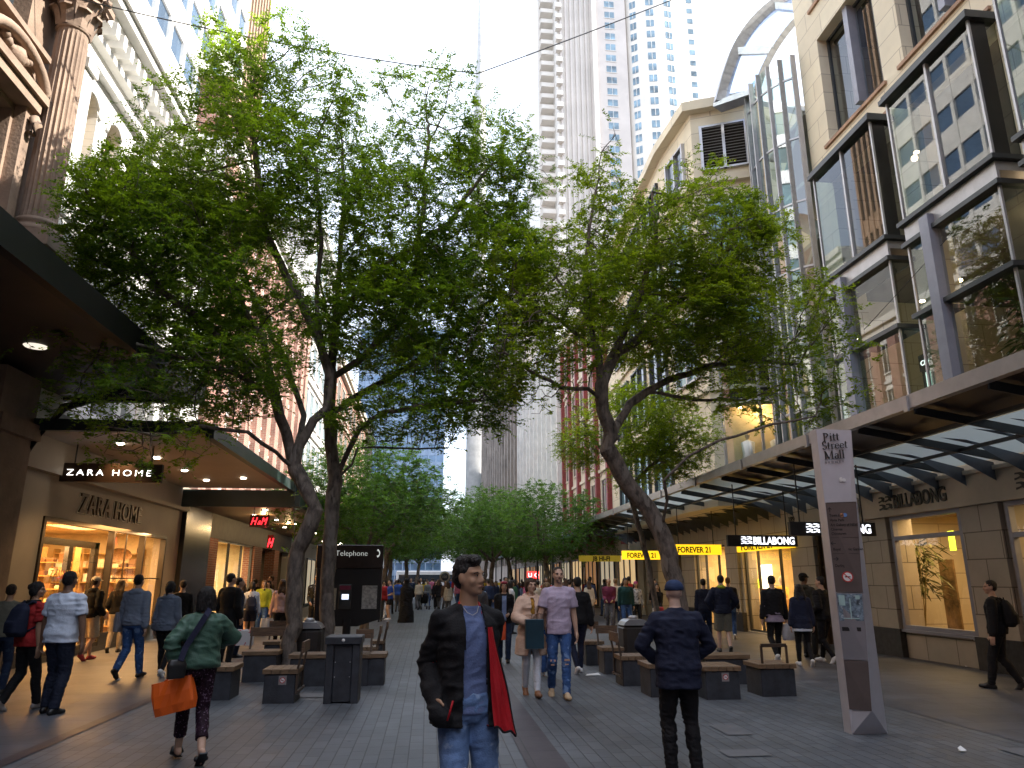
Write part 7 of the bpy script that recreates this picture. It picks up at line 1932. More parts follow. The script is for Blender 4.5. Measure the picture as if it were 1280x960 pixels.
WALK = lambda s=1: [(-.09, .20 * s, 0, 8 if s > 0 else -35, 4), (.09, -.26 * s, .05 if s > 0 else 0, -32 if s > 0 else 8, -4)]
def walk(front='L', stride=.24, lift=.07):
    f, bk = (-.085, stride, 0, 6, 3), (.085, -stride, lift, -38, -3)
    return [f, bk] if front == 'L' else [(-.085, -stride, lift, -38, 3), (.085, stride, 0, 6, -3)]

# ---- 1 the man in the open bomber jacket (foreground)
p1 = atY(583, 960, 4.72)
def cut1(v):
    return v.y > .01 and -.072 - max(0, 1.42 - v.z) * .03 < v.x < .052 + max(0, 1.35 - v.z) * .03 and v.z < 1.52
hero = person('man in open black jacket with red lining and ripped jeans walking towards the viewer', pos=(p1[0], 4.75), H=1.82, rz=193, voxel=.0095, w=.90, skin='tan', head=(34, 3),
    legs=[(-.10, -.10, .02, -14, 4), (.10, .18, 0, 4, -8)], arms=[(-.16, -.24, .98), (.205, .05, .97)], pole=[(-.3, -1, 0), (.15, -1.3, 0)],
    under=dict(k='tee', m=C_blue, sleeve='none', hem=.89, o=.008, so=-.004, flare=.016, fold=.010), lower=dict(k='jeans', m=D_light, fold=.014), shoes=S_tan, hair=dict(k='quiff', c='black'),
    top=dict(k='jacket', m=C_black, lining=C_lin, sleeve='long', hem=.83, o=.030, so=.017, puff=.005, fold=.020, fscale=11, collar=.012, cut=cut1, pocket=(1,)), fine=True)
r_ = hero['root']; S = hero['S']
b = MB()   # red collar piping, ripped knees, chain, swinging front panel
def hp(x, y, z): return (x * S, y * S, z * S)
b.tube([hp(-.060, .060, 1.36), hp(-.066, .045, 1.43), hp(-.062, .01, 1.49), hp(-.03, -.06, 1.515), hp(.03, -.06, 1.515), hp(.062, .01, 1.49), hp(.066, .045, 1.43), hp(.060, .060, 1.36)], .008, 6)
b.tube([hp(.135, .185, .98), hp(.150, .19, .93), hp(.165, .185, .88)], .006, 6)
b.build('piping', C_lin, r_, world=False)
# jacket front swung open on his left (image right): curved panel, red inside
nu, nv = 14, 22; vs = []; 
for j in range(nv + 1):
    v = j / nv; z = 1.36 - .53 * v
    for i in range(nu + 1):
        u = i / nu
        wdt = (.045 + .105 * v ** 1.1) * (1 - .04 * math.sin(v * 9))
        x = -.075 - .03 * v - wdt * u; y = .150 + .03 * v + .03 * math.sin(u * 2.6) * v - .05 * u * u + .010 * math.sin(u * 9 + v * 7) * v + .008 * math.sin(u * 21 - v * 4) * v
        zz = z - .05 * u * v * v - .035 * math.sin(u * math.pi) * (1 - v) * 0 + .01 * math.sin(u * 12) * v
        vs.append(hp(x, y, zz))
fl = MB(); W_ = nu + 1
fl.add(vs, [(j * W_ + i, j * W_ + i + 1, (j + 1) * W_ + i + 1, (j + 1) * W_ + i) for j in range(nv) for i in range(nu)], 0, True)
fl.add([(x, y - .008, z) for x, y, z in vs], [(j * W_ + i, (j + 1) * W_ + i, (j + 1) * W_ + i + 1, j * W_ + i + 1) for j in range(nv) for i in range(nu)], 1, True)
edge = [vs[j * W_ + nu] for j in range(nv + 1)] + [vs[nv * W_ + i] for i in range(nu - 1, -1, -1)]
fl.tube(edge, .007, 5, 1)
fl.build('jacket_panel', [C_lin, C_black], r_, world=False)
b = MB(); b.tube([hp(-.05, .045, 1.475), hp(-.03, .078, 1.44), hp(0, .092, 1.425), hp(.03, .078, 1.44), hp(.05, .045, 1.475)], .0022, 5); b.build('neck_chain', M_alu, r_, world=False)
M_thread = mat('frayed threads', (.45, .50, .60), .9, var=.2)
b = MB()
for i, dz in ((0, .02), (0, .09), (1, .06), (1, .0), (1, .13)):
    k_ = hero['kn'][i]; 
    for q in range(4): b.tube([k_ + Vector((-.045, .078, dz + q * .006)), k_ + Vector((0, .094, dz + q * .006 - .003)), k_ + Vector((.045, .078, dz + q * .006))], .0022, 5)
b.build('frayed_knee', M_thread, r_, world=False)

# ---- 2 capped man from behind
q = atY(852, 960, 6.9)
person('older man in navy jacket and blue baseball cap seen from behind', pos=(q[0] + .02, 6.9), H=1.68, rz=-3, voxel=.0095, w=1.12, skin='pale', head=(8, 0), legs=[(-.10, .03, 0, 0, 5), (.12, -.02, 0, 0, -8)],
    arms=[(-.17, .16, 1.0), (.17, .16, 1.0)], pole=[(-1, -.35, 0), (1, -.35, 0)], top=dict(k='jacket', m=C_navy, hem=.78, o=.030, so=.018, puff=.006, fold=.017, collar=.03), lower=dict(k='jeans', m=C_black, fold=.016), shoes=S_blk, hair=dict(k='bald', c='grey', cap=cloth('cap blue', (.022, .04, .10))), face=False)
# ---- 3 woman in green satin bomber
gw = person('woman with black bob in green satin jacket and floral cropped trousers walking left', pos=(-2.22, 7.95), H=1.62, rz=28, voxel=.0095, fem=True, skin='light', head=(10, 0), legs=[(-.06, .30, 0, 6, 4), (.06, -.22, .07, -42, -4)],
    arms=[(-.22, -.02, .95), (.20, .26, 1.12)], pole=[(-1, -.6, 0), (1, -.5, 0)], top=dict(k='jacket', m=C_green, hem=.93, o=.040, so=.030, puff=.012, fold=.024, fscale=9, band=True), lower=dict(k='crop', m=C_floral, fold=.012, o=.004), shoes=None, hair=dict(k='bob', c='black'), face=False)
for i in range(2):
    b = MB(); a_ = gw['an'][i]; M = Matrix.Translation(a_) @ Matrix.Rotation(R((6, -42)[i]), 4, 'X')
    b.v = []; pts = [M @ Vector((x, y, -.082)) for x, y in ((-.035, -.07), (.035, -.07), (.042, .06), (.038, .13), (0, .19), (-.038, .13), (-.042, .06))]; b.extr(pts, M.to_3x3() @ Vector((0, 0, .012))); b.tube([M @ Vector((-.045, .03, -.07)), M @ Vector((-.03, .07, -.03)), M @ Vector((.0, .09, -.015)), M @ Vector((.03, .07, -.03)), M @ Vector((.045, .03, -.07))], .022, 8)
    b.build('sandal', S_blk, gw['root'], world=False)
sb = empty('shoulder_bag', tuple(world_pt(gw, (-.12, -.2, .95))), gw['rz'], 'small black shoulder bag with wide navy strap on the green jacketed woman', 'bag')
b = MB()
pts = [Vector(v) for v in ((-.10, -.02, .0), (-.06, .015, .12), (.02, .025, .26), (.10, .04, .40), (.15, .11, .46), (.17, .22, .47))]
for i in range(len(pts) - 1): b.beam(pts[i], pts[i + 1], .055, .007, up=(0, 1, 0))
b.build('strap', cloth('strap navy', (.02, .022, .05)), sb, world=False)
B = Blob(); B.loft([(-.12, .02, -.16, .08, .035), (-.12, .02, -.04, .09, .045), (-.12, .02, .01, .07, .03)], p=3); link('bag_body', B.mesh('bag_body', .01, S_blk), sb)
M_orange = mat('orange paper', (.78, .12, .008), .55, var=.06)
ob = bag(gw, 0, 'bright orange shopping bag in the hand of the green jacketed woman', M_orange, .40, .30, .13, .03, yaw=-35, tilt=-14, off=(-.05, .03, -.02))
# ---- 4 white t-shirt man
person('stocky man in white t-shirt and dark trousers seen from behind on the left', px=62, py=892, H=1.80, rz=-14, voxel=.011, w=1.18, skin='brown', legs=[(-.09, .02, 0, 0), (.12, -.10, .0, 0)], arms=[(-.31, .05, .84), (.31, .0, .86)], pole=[(-1, -.4, 0), (1, -.4, 0)],
    top=dict(k='tee', m=C_white, sleeve='short', hem=.86, o=.024, so=.016, fold=.018, fscale=9), lower=dict(k='jeans', m=cloth('ink trousers', (.014, .018, .035)), fold=.016, o=.018), shoes=S_blk, hair=dict(k='short', c='black'), face=False)
# ---- 5 woman in red with backpack
rw = person('dark haired woman in red top with navy backpack at the left edge', px=22, py=888, H=1.66, rz=-30, voxel=.011, fem=True, w=1.12, skin='tan', head=(-48, 0), legs=walk('R', .20, .05), arms=[(-.22, .15, .95), (.26, -.02, .82)], top=dict(k='tee', m=C_red, sleeve='short', hem=.86, o=.022, fold=.016), lower=dict(k='jeans', m=C_black, o=.006), shoes=mat('grey shoe', (.25, .23, .22), .6), hair=dict(k='bun', c='black'))
backpack(rw, 'navy backpack worn by the woman in red', C_navy, C_navy, 1.05)
b = MB(); sc_ = Blob(); sc_.loft([(0, -.02, 1.43, .11, .10), (0, -.02, 1.50, .085, .085)]); link('scarf', sc_.mesh('scarf', .014, C_black, fold=.02, scale=rw['S']), rw['root'])
person('person in grey top cut off by the left edge of the view', px=-8, py=868, H=1.62, rz=10, voxel=.015, skin='tan', top=dict(k='tee', m=C_khaki, sleeve='short'), lower=dict(k='jeans', m=D_dark), shoes=S_blk, hair=dict(k='short', c='dark'), face=False)
# ---- 6.. group at the homeware shop
person('man in white cap, black jacket, pale shorts and red shoes by the shop window', px=106, py=826, H=1.76, rz=-25, voxel=.014, skin='light', legs=walk('L', .17, .05), arms=[(-.16, .2, 1.05), (.22, .12, .95)], top=dict(k='jacket', m=C_black, hem=.88, o=.028, hood=True), lower=dict(k='shorts', m=C_cream, len=1.0, o=.02), shoes=S_red, hair=dict(k='capped', c='dark', cap=mat('white cap', (.62, .55, .45), .7)), face=False)
person('long haired woman in black top and cream trousers by the shop window', px=140, py=816, H=1.70, rz=5, voxel=.014, fem=True, skin='light', legs=walk('R', .12, .03), arms=[(-.2, .16, 1.0), (.2, .16, 1.0)], top=dict(k='sweater', m=C_black, hem=.92, o=.026), lower=dict(k='slim', m=C_cream), shoes=S_blk, hair=dict(k='verylong', c='dark'), face=False)
gh_ = person('man in grey blue hoodie and jeans stepping towards the shop', px=158, py=849, H=1.78, rz=-12, voxel=.012, skin='light', legs=walk('R', .22, .09), arms=[(-.25, .06, .86), (.23, .0, .86)], top=dict(k='hoodie', m=C_grey, hem=.90, o=.030, hood=True, band=True, fold=.018), lower=dict(k='jeans', m=D_mid), shoes=S_blk, hair=dict(k='short', c='black'), face=False)
tb = bag(gh_, 0, 'pale grey tote bag on the arm of the man in the grey blue hoodie', cloth('grey tote', (.28, .28, .32)), .30, .34, .10, .02, yaw=80, off=(-.02, .0, .34)); 
gs_ = person('woman with dark bun in slate blue hoodie walking beside the hooded man', px=200, py=846, H=1.66, rz=-8, voxel=.012, fem=True, skin='light', legs=walk('L', .16, .05), arms=[(-.22, .0, .82), (.22, .1, .88)], top=dict(k='hoodie', m=C_greyb, hem=.84, o=.034, hood=True, fold=.018), lower=dict(k='slim', m=C_black), shoes=S_wht, hair=dict(k='pony', c='black'), face=False)
person('person in black half hidden behind the green jacketed woman', px=219, py=822, H=1.68, rz=20, voxel=.018, skin='light', top=dict(k='jacket', m=C_black), lower=dict(k='jeans', m=C_black), shoes=S_blk, hair=dict(k='short', c='dark'), face=False)
person('short haired man in black jacket standing behind the stone seats on the left', px=279, py=832, H=1.82, rz=-25, voxel=.013, skin='light', head=(-20, 0), arms=[(-.23, .1, .9), (.23, .1, .9)], top=dict(k='jacket', m=C_black, hem=.86, o=.028, collar=.02), lower=dict(k='jeans', m=C_black), shoes=S_blk, hair=dict(k='short', c='black'))
person('man in dark top partly behind the black jacketed man', px=291, py=822, H=1.74, rz=-60, voxel=.018, skin='light', head=(-10, 0), top=dict(k='jacket', m=C_navy), lower=dict(k='jeans', m=D_dark), shoes=S_blk, hair=dict(k='short', c='black'))
ws = person('woman in white top and dark shorts with navy rucksack near the brick pier', px=309, py=806, H=1.64, rz=15, voxel=.015, fem=True, skin='light', legs=walk('R', .12, .02), arms=[(-.2, .1, .95), (.24, .05, .85)], top=dict(k='tee', m=C_white, hem=.95), lower=dict(k='shorts', m=C_navy, len=.6), shoes=S_wht, hair=dict(k='pony', c='dark'), face=False)
backpack(ws, 'navy rucksack on the woman in the white top', C_navy, C_navy, 1.0, 1.12)
pk = person('long haired woman in pale pink sweater and black trousers by the forked trunk', px=347, py=812, H=1.70, rz=8, voxel=.013, fem=True, skin='light', legs=walk('L', .14, .03), arms=[(-.24, .06, .86), (.2, .14, 1.0)], top=dict(k='sweater', m=C_pink, hem=.92, o=.030, fold=.018), lower=dict(k='slim', m=C_black), shoes=S_blk, hair=dict(k='verylong', c='brown'), face=False)
bag(pk, 0, 'white carrier bag with blue print held by the woman in the pink sweater', mat('white plastic with blue', (.6, .62, .68), .35, var=.1, spots=(9, .60, (.05, .12, .4))), .34, .42, .12, .02, off=(-.06, -.03, 0))
person('person with lime green scarf among shoppers at the brick doorway', px=325, py=795, H=1.68, rz=185, voxel=.018, skin='pale', top=dict(k='jacket', m=C_black), under=dict(k='tee', m=cloth('lime', (.35, .42, .04)), o=.03), lower=dict(k='jeans', m=D_mid), shoes=S_blk, hair=dict(k='long', c='fair'))
person('woman facing forward in white jacket among shoppers at the brick doorway', px=331, py=790, H=1.66, rz=175, voxel=.018, fem=True, skin='pale', top=dict(k='jacket', m=C_white), lower=dict(k='jeans', m=D_dark), shoes=S_blk, hair=dict(k='long', c='dark'))
person('tall man in brown coat inside the brick shop doorway', px=334, py=785, H=1.84, rz=120, voxel=.02, skin='light', top=dict(k='jacket', m=cloth('brown coat', (.12, .08, .05))), lower=dict(k='jeans', m=D_dark), shoes=S_blk, hair=dict(k='short', c='brown'))
person('shopper in tan top near the lit brick shop window', px=298, py=795, H=1.60, rz=60, voxel=.02, fem=True, skin='light', top=dict(k='sweater', m=cloth('tan knit', (.35, .22, .12))), lower=dict(k='jeans', m=D_grey), shoes=S_blk, hair=dict(k='long', c='brown'))
person('short person in dark clothes left of the lime scarfed shopper', px=314, py=788, H=1.72, rz=10, voxel=.02, skin='light', top=dict(k='jacket', m=C_black), lower=dict(k='jeans', m=C_black), shoes=S_blk, hair=dict(k='short', c='black'), face=False)
dm = person('man in sunglasses and open dark jacket facing the viewer between the two trunks', px=392, py=803, H=1.86, rz=182, voxel=.014, skin='light', arms=[(-.14, .22, 1.02), (.14, .22, 1.02)], top=dict(k='jacket', m=cloth('olive black', (.03, .03, .022)), hem=.84, cut=lambda v: v.y > 0 and abs(v.x) < .055 and v.z < 1.42), under=dict(k='tee', m=mat('striped tee', (.25, .25, .25), .8, var=.9, vscale=3, stretch=(1, 1, 12)), o=.010), lower=dict(k='jeans', m=C_black), shoes=S_blk, hair=dict(k='short', c='grey'))
b = MB()
for s_ in (-1, 1): c = dm['HM'] @ Vector((s_ * .031, .094, .012)); b.obox(c * dm['S'], (.026, 0, 0), (0, .004, 0), (0, 0, .015))
b.build('sunglasses', M_black, dm['root'], world=False)
# ---- 16 blue top, 17 gown, stroller
person('person in royal blue top and black shorts standing right of the telephone stand', px=486, py=775, H=1.70, rz=110, voxel=.016, skin='light', arms=[(-.12, .2, 1.05), (.12, .2, 1.0)], top=dict(k='sweater', m=C_royal, sleeve='short', hem=.88), lower=dict(k='shorts', m=C_black, len=.6), shoes=S_wht, hair=dict(k='short', c='black'))
person('person in white and pink behind the royal blue topped one', px=479, py=772, H=1.66, rz=150, voxel=.018, fem=True, skin='light', top=dict(k='tee', m=cloth('hot pink', (.5, .06, .22)), sleeve='short'), lower=dict(k='wide', m=C_whitep), shoes=S_wht, hair=dict(k='long', c='dark'))
def robed(label, px, py, H):
    x, y = gnd(px, py); r = empty('person', (x, y, 0), R(-20), label, 'person'); S = H / 1.75
    B = Blob(); B.loft([(0, 0, .01, .33, .30), (.02, 0, .3, .30, .27), (0, 0, .8, .25, .21), (0, 0, 1.15, .25, .19), (0, 0, 1.38, .23, .15), (0, 0, 1.47, .13, .12), (0, .0, 1.54, .10, .11), (0, 0, 1.68, .10, .115), (0, 0, 1.76, .05, .06)]); B.cap((.2, .05, 1.3), .09, (.2, .22, 1.05), .08); B.cap((-.2, .05, 1.3), .09, (-.15, .25, 1.05), .08)
    link('gown', B.mesh('gown', .016, C_black, smooth=3, fold=.03, fscale=7, scale=S), r)
    B = Blob(); B.ell((0, .05, 1.62), (.06, .075, .09)); B.cap((0, .0, 1.5), .05, (0, .03, 1.6), .05); link('body', B.mesh('body', .012, SKIN['tan'], scale=S), r)
robed('person in full length black robe beside the pushchair', 507, 778, 1.76)
x, y = gnd(530, 762)
r = empty('pushchair', (x, y, 0), R(12), 'black pushchair with grey bag among the far walkers', 'pushchair')
b = MB()
for sx_ in (-.24, .24):
    b.tube([(sx_, -.35, 1.02), (sx_, -.1, .55), (sx_, .35, .12)], .014, 6); b.tube([(sx_, .2, .75), (sx_, -.3, .12)], .014, 6)
    for yy in (-.3, .36): b.tube([(sx_ - .03, yy, .11), (sx_ + .03, yy, .11)], .11, 14, 1)
b.tube([(-.24, -.35, 1.02), (.24, -.35, 1.02)], .018, 6); b.build('chassis', [M_steel, M_black], r, world=False)
B = Blob(); B.loft([(0, .05, .35, .2, .18), (0, 0, .55, .22, .22), (0, -.02, .8, .22, .22), (0, -.02, .92, .14, .14)]); link('seat', B.mesh('seat', .02, C_black, fold=.01), r)
# ---- 18 & 19 couple
cw = person('woman in pale pink coat and white jeans holding hands with the man beside her', px=664, py=870, H=1.72, rz=186, voxel=.0105, fem=True, skin='light', head=(14, 0), legs=[(-.05, .20, 0, 8, 0), (.05, -.18, .03, -30, 0)], arms=[(-.30, .10, .90), (.07, .24, 1.06)], pole=[(-.6, -.8, 0), (1, -.4, 0)],
    top=dict(k='coat', m=C_coat, hem=.60, o=.044, so=.034, flare=.02, fold=.026, fscale=8, cut=lambda v: v.y > 0 and abs(v.x + .0) < (.032 if v.z > 1.2 else (.0 if v.z > .95 else (.95 - v.z) * .28)) and v.z < 1.45), under=dict(k='tee', m=cloth('mustard', (.40, .20, .03)), o=.010, sleeve='none'), lower=dict(k='slim', m=C_whitep, fold=.008), shoes=mat('tan sandal', (.22, .10, .05), .5), hair=dict(k='pony', c='brown'))
B = Blob(); 
for s_ in (-1, 1): B.cap((s_ * .10, -.02, 1.47), .04, (s_ * .055, .10, 1.28), .034); B.cap((s_ * .10, -.02, 1.47), .04, (0, -.09, 1.50), .045)
link('collar', B.mesh('collar', .011, C_coat, smooth=3, fold=.012, scale=cw['S']), cw['root'])
nb = empty('shopping_bag', tuple(world_pt(cw, (.02, .30, .92))), cw['rz'], 'dark teal paper bag held against the pale pink coat', 'bag')
b = MB(); b.bbox(-.14, .14, -.04, .05, -.22, .20, .008); b.build('bag_body', mat('dark teal paper', (.008, .035, .055), .4), nb, world=False)
b = MB(); b.tube([(-.05, 0, .19), (-.03, 0, .27), (.03, 0, .27), (.05, 0, .19)], .004, 5); b.build('handle', C_black, nb, world=False)
pm = person('tall bearded man in lavender t-shirt and ripped jeans holding the woman\'s hand', px=700, py=872, H=1.88, rz=178, voxel=.0105, skin='light', head=(4, 3), legs=[(-.07, .16, 0, 4, 6), (.09, -.20, .05, -34, -4)], arms=[(-.25, .02, .82), (.33, .06, .82)], pole=[(-.3, -1, 0), (.5, -1, 0)],
    top=dict(k='tee', m=C_lav, sleeve='short', hem=.84, o=.016, so=.020, fold=.016, fscale=9), lower=dict(k='jeans', m=D_mid, fold=.012, o=.004), shoes=S_tan, hair=dict(k='fade', c='dark'))
B = Blob(); B.ell((0, .036, -.068), (.047, .052, .036), pm['HM']); link('beard', B.mesh('beard', .008, M_stub, scale=pm['S']), pm['root'])
b = MB(); HMm = pm['HM']; b.tube([(HMm @ Vector((-.02, .093, -.045))) * pm['S'], (HMm @ Vector((0, .102, -.040))) * pm['S'], (HMm @ Vector((.02, .093, -.045))) * pm['S']], [.003, .005, .003], 6); b.build('moustache', HAIR['dark'], pm['root'], world=False)
b = MB(); e_, w_ = pm['elbow'][1], pm['hand'][1]; b.tube([e_.lerp(w_, .05), e_.lerp(w_, .3), e_.lerp(w_, .62)], [.046, .045, .037], 12, caps=False); b.build('forearm_tattoo', mat('tattooed skin', (.26, .17, .13), .6, var=.5, vscale=38), pm['root'], world=False)
b = MB()
for i in range(2):
    k_ = pm['kn'][i]; b.obox(k_ + Vector((0, .066, .01)), (.04, 0, 0), (0, .008, 0), (0, 0, .014)); b.obox(k_ + Vector((.005, .064, -.05)), (.025, 0, 0), (0, .008, 0), (0, 0, .008))
b.build('ripped_knee', SKIN['light'], pm['root'], world=False)
person('woman in dark jacket and wide blue jeans walking behind the couple', px=684, py=846, H=1.64, rz=-10, voxel=.014, fem=True, skin='light', legs=walk('L', .16, .06), top=dict(k='jacket', m=cloth('deep green', (.015, .025, .022)), hem=.90, o=.03), lower=dict(k='wide', m=D_mid), shoes=S_wht, hair=dict(k='long', c='fair'), face=False)
person('person in black with white trainers behind the lavender shirted man', px=724, py=842, H=1.74, rz=10, voxel=.014, skin='light', legs=walk('R', .14, .04), arms=[(-.24, 0, .84), (.27, -.02, .82)], top=dict(k='jacket', m=C_black, hem=.88, o=.028), lower=dict(k='slim', m=C_navy), shoes=S_wht, hair=dict(k='short', c='black'), face=False)
rh = person('woman in dark coat with red patterned hair band carrying a white and orange bag', px=630, py=828, H=1.66, rz=175, voxel=.014, fem=True, skin='light', arms=[(-.10, .24, 1.05), (.10, .22, 1.0)], legs=walk('L', .12, .03), top=dict(k='jacket', m=C_black, hem=.84, o=.03, cut=lambda v: v.y > 0 and abs(v.x) < .05 and v.z < 1.44), under=dict(k='tee', m=cloth('pale blue', (.25, .33, .55)), o=.012), lower=dict(k='jeans', m=D_dark), shoes=S_blk, hair=dict(k='long', c='black'))
B = Blob(); B.ell((0, 0, .085), (.085, .095, .038), rh['HM']); link('hair_band', B.mesh('hair_band', .012, mat('red print', (.35, .03, .05), .7, var=.5, vscale=18), scale=rh['S']), rh['root'])
bag(rh, 1, 'white and orange carrier bag carried beside the jacketed man', mat('white orange bag', (.62, .58, .54), .6, var=.05, spots=(2.0, .50, (.7, .09, .02))), .26, .36, .10, .05)
# ---- right background people
person('bald man in maroon sweater and grey trousers on the right footpath', px=763, py=787, H=1.74, rz=165, voxel=.014, w=1.1, skin='tan', arms=[(-.12, .22, 1.0), (.12, .22, 1.0)], legs=walk('L', .1, .02), top=dict(k='sweater', m=C_maroon, hem=.90), lower=dict(k='jeans', m=D_grey), shoes=S_blk, hair=dict(k='bald'))
person('person in cream jacket behind the man in maroon', px=771, py=782, H=1.74, rz=-15, voxel=.018, skin='tan', top=dict(k='jacket', m=C_cream), lower=dict(k='jeans', m=D_dark), shoes=S_blk, hair=dict(k='short', c='fair'), face=False)
person('bearded man in dark green sweater beside the man in maroon', px=784, py=792, H=1.76, rz=180, voxel=.015, w=1.1, skin='tan', top=dict(k='sweater', m=C_dkgreen, hem=.90), lower=dict(k='jeans', m=D_mid), shoes=S_blk, hair=dict(k='long', c='dark'))
person('woman in pink cap and black and white top on the right footpath', px=797, py=786, H=1.64, rz=175, voxel=.016, fem=True, skin='light', top=dict(k='tee', m=mat('mono print', (.25, .25, .26), .8, var=.95, vscale=12)), lower=dict(k='jeans', m=C_black), shoes=S_blk, hair=dict(k='long', c='dark', cap=cloth('pink cap', (.35, .07, .15))))
sw = person('woman in black top holding a red bag beside the leaning trunk', px=824, py=795, H=1.58, rz=172, voxel=.015, fem=True, skin='light', arms=[(-.06, .2, .95), (.06, .2, .95)], top=dict(k='tee', m=C_black, hem=.92), lower=dict(k='skirt', m=mat('banded skirt', (.3, .28, .27), .8, var=.9, vscale=5, stretch=(1, 1, 6)), hem=.55), shoes=S_blk, hair=dict(k='bun', c='dark'))
r = empty('handbag', tuple(world_pt(sw, (0, .24, .80))), sw['rz'], 'coral red handbag held by the woman in black', 'bag'); b = MB(); b.bbox(-.14, .14, -.05, .05, -.12, .08, .02); b.build('bag_body', mat('coral leather', (.55, .06, .07), .4), r, world=False); b = MB(); b.tube([(-.07, 0, .07), (-.04, 0, .15), (.04, 0, .15), (.07, 0, .07)], .007, 6); b.build('handle', C_black, r, world=False)
# shorts man with lime hood
lh = person('man in navy hoodie with lime hood and khaki shorts seen from behind', px=907, py=816, H=1.80, rz=-8, voxel=.012, skin='pale', legs=walk('L', .17, .06), arms=[(-.20, .14, .98), (.20, .14, .98)], pole=[(-1, -.5, 0), (1, -.5, 0)], top=dict(k='hoodie', m=C_navy, hem=.88, o=.036, fold=.018), lower=dict(k='shorts', m=C_khaki, len=.98, o=.022), shoes=S_blk, hair=dict(k='short', c='black'), face=False)
B = Blob(); B.ell((0, -.06, 1.475), (.10, .07, .04)); B.cap((-.08, .0, 1.49), .03, (0, -.07, 1.5), .035); B.cap((.08, 0, 1.49), .03, (0, -.07, 1.5), .035); link('hood', B.mesh('hood', .012, cloth('lime', (.35, .42, .04)), fold=.01, scale=lh['S']), lh['root'])
person('man in dark jacket left of the lime hooded man', px=884, py=806, H=1.72, rz=-25, voxel=.015, skin='light', legs=walk('R', .15, .05), top=dict(k='jacket', m=C_navy), lower=dict(k='jeans', m=D_dark), shoes=S_blk, hair=dict(k='short', c='dark'), face=False)
person('man in dark shirt and blue jeans right of the lime hooded man', px=915, py=799, H=1.76, rz=-20, voxel=.015, skin='light', legs=walk('L', .15, .05), top=dict(k='jacket', m=cloth('charcoal', (.035, .035, .045))), lower=dict(k='jeans', m=D_mid), shoes=S_wht, hair=dict(k='short', c='fair'), face=False)
bj = person('man in black bomber over long lilac shirt walking to the shops', px=973, py=827, H=1.78, rz=-4, voxel=.012, skin='light', legs=walk('R', .18, .06), arms=[(-.26, .02, .84), (.27, .04, .84)], under=dict(k='tee', m=C_lilac, hem=.80, o=.016), top=dict(k='jacket', m=C_black, hem=.95, o=.034, so=.024, fold=.018, band=True), lower=dict(k='slim', m=C_black), shoes=S_wht, hair=dict(k='short', c='black'), face=False)
person('person in navy coat with hood walking right of the black bomber', px=1008, py=833, H=1.60, rz=-10, voxel=.014, fem=True, skin='light', legs=walk('L', .18, .06), under=dict(k='tee', m=C_white, hem=.74, o=.02), top=dict(k='coat', m=C_navy, hem=.80, o=.036, hood=True), lower=dict(k='slim', m=C_black), shoes=S_wht, hair=dict(k='long', c='black'), face=False)
bag(bj, 1, 'white and blue carrier bag between the bomber jacketed man and the navy coat', mat('white plastic with blue', (.6, .62, .68), .35), .28, .34, .12, .02, off=(.03, 0, -.02))
person('man in black cap and olive hoodie behind the navy coat', px=1014, py=822, H=1.84, rz=-60, voxel=.015, skin='brown', head=(-10, 0), top=dict(k='hoodie', m=cloth('olive drab', (.05, .05, .042)), hood=True), lower=dict(k='jeans', m=C_black), shoes=S_blk, hair=dict(k='capped', c='black', cap=C_black))
person('bearded person all in black with white shoes left of the totem', px=1036, py=829, H=1.76, rz=25, voxel=.013, skin='light', head=(20, 0), legs=walk('R', .20, .05), arms=[(-.2, .15, 1.0), (.22, .1, .95)], top=dict(k='jacket', m=C_black, hem=.86, o=.03), lower=dict(k='slim', m=C_black), shoes=[S_wht, S_blk][0], hair=dict(k='short', c='black'))
rb = person('young man in black with backpack at the right edge of the view', px=1259, py=862, H=1.68, rz=42, voxel=.0115, skin='light', head=(25, 0), legs=walk('L', .20, .05), arms=[(-.26, .04, .84), (.24, .1, .9)], top=dict(k='jacket', m=C_black, hem=.88, o=.03, collar=.01), lower=dict(k='jeans', m=C_black), shoes=S_blk, hair=dict(k='short', c='black'))
backpack(rb, 'black backpack with pale tag on the young man at the right edge', C_black, C_black, 1.0)
# ---- items on the seats
b = MB(); x, y = gnd(300, 845); b.bbox(x - .16, x + .16, y + .05, y + .15, .52, .80, .02); o = b.build('gift_bag', mat('white bag with red flowers', (.6, .58, .58), .6, var=.05, spots=(11, .58, (.45, .02, .05))), None, origin=(x, y, .5)); tag(o, 'white bag with red flower print on the left stone seat', 'bag')

# ================================================================== the distant crowd
TOPS = [('black', (.012, .012, .014)), ('navy', (.02, .03, .07)), ('royal blue', (.03, .09, .38)), ('white', (.6, .62, .68)), ('grey', (.2, .21, .24)), ('pale blue', (.25, .36, .6)), ('red', (.4, .03, .03)), ('yellow', (.6, .42, .05)), ('brown', (.12, .07, .045)), ('cream', (.5, .43, .34)), ('pink', (.5, .15, .25)), ('dark green', (.02, .07, .04)), ('charcoal', (.05, .05, .06))]
BOT = [('blue jeans', (.05, .09, .2)), ('black trousers', (.012, .012, .014)), ('grey trousers', (.12, .12, .13)), ('dark jeans', (.02, .03, .06))]
CT = {n: cloth('crowd ' + n, c) for n, c in TOPS}; CB = {n: cloth('crowd ' + n, c) for n, c in BOT}
def proto(i, **k): 
    d = person('walker', pos=(0, 0), voxel=.026, fine=False, face=False, group='walkers in the distant crowd', **k); return d['root']
pr = []
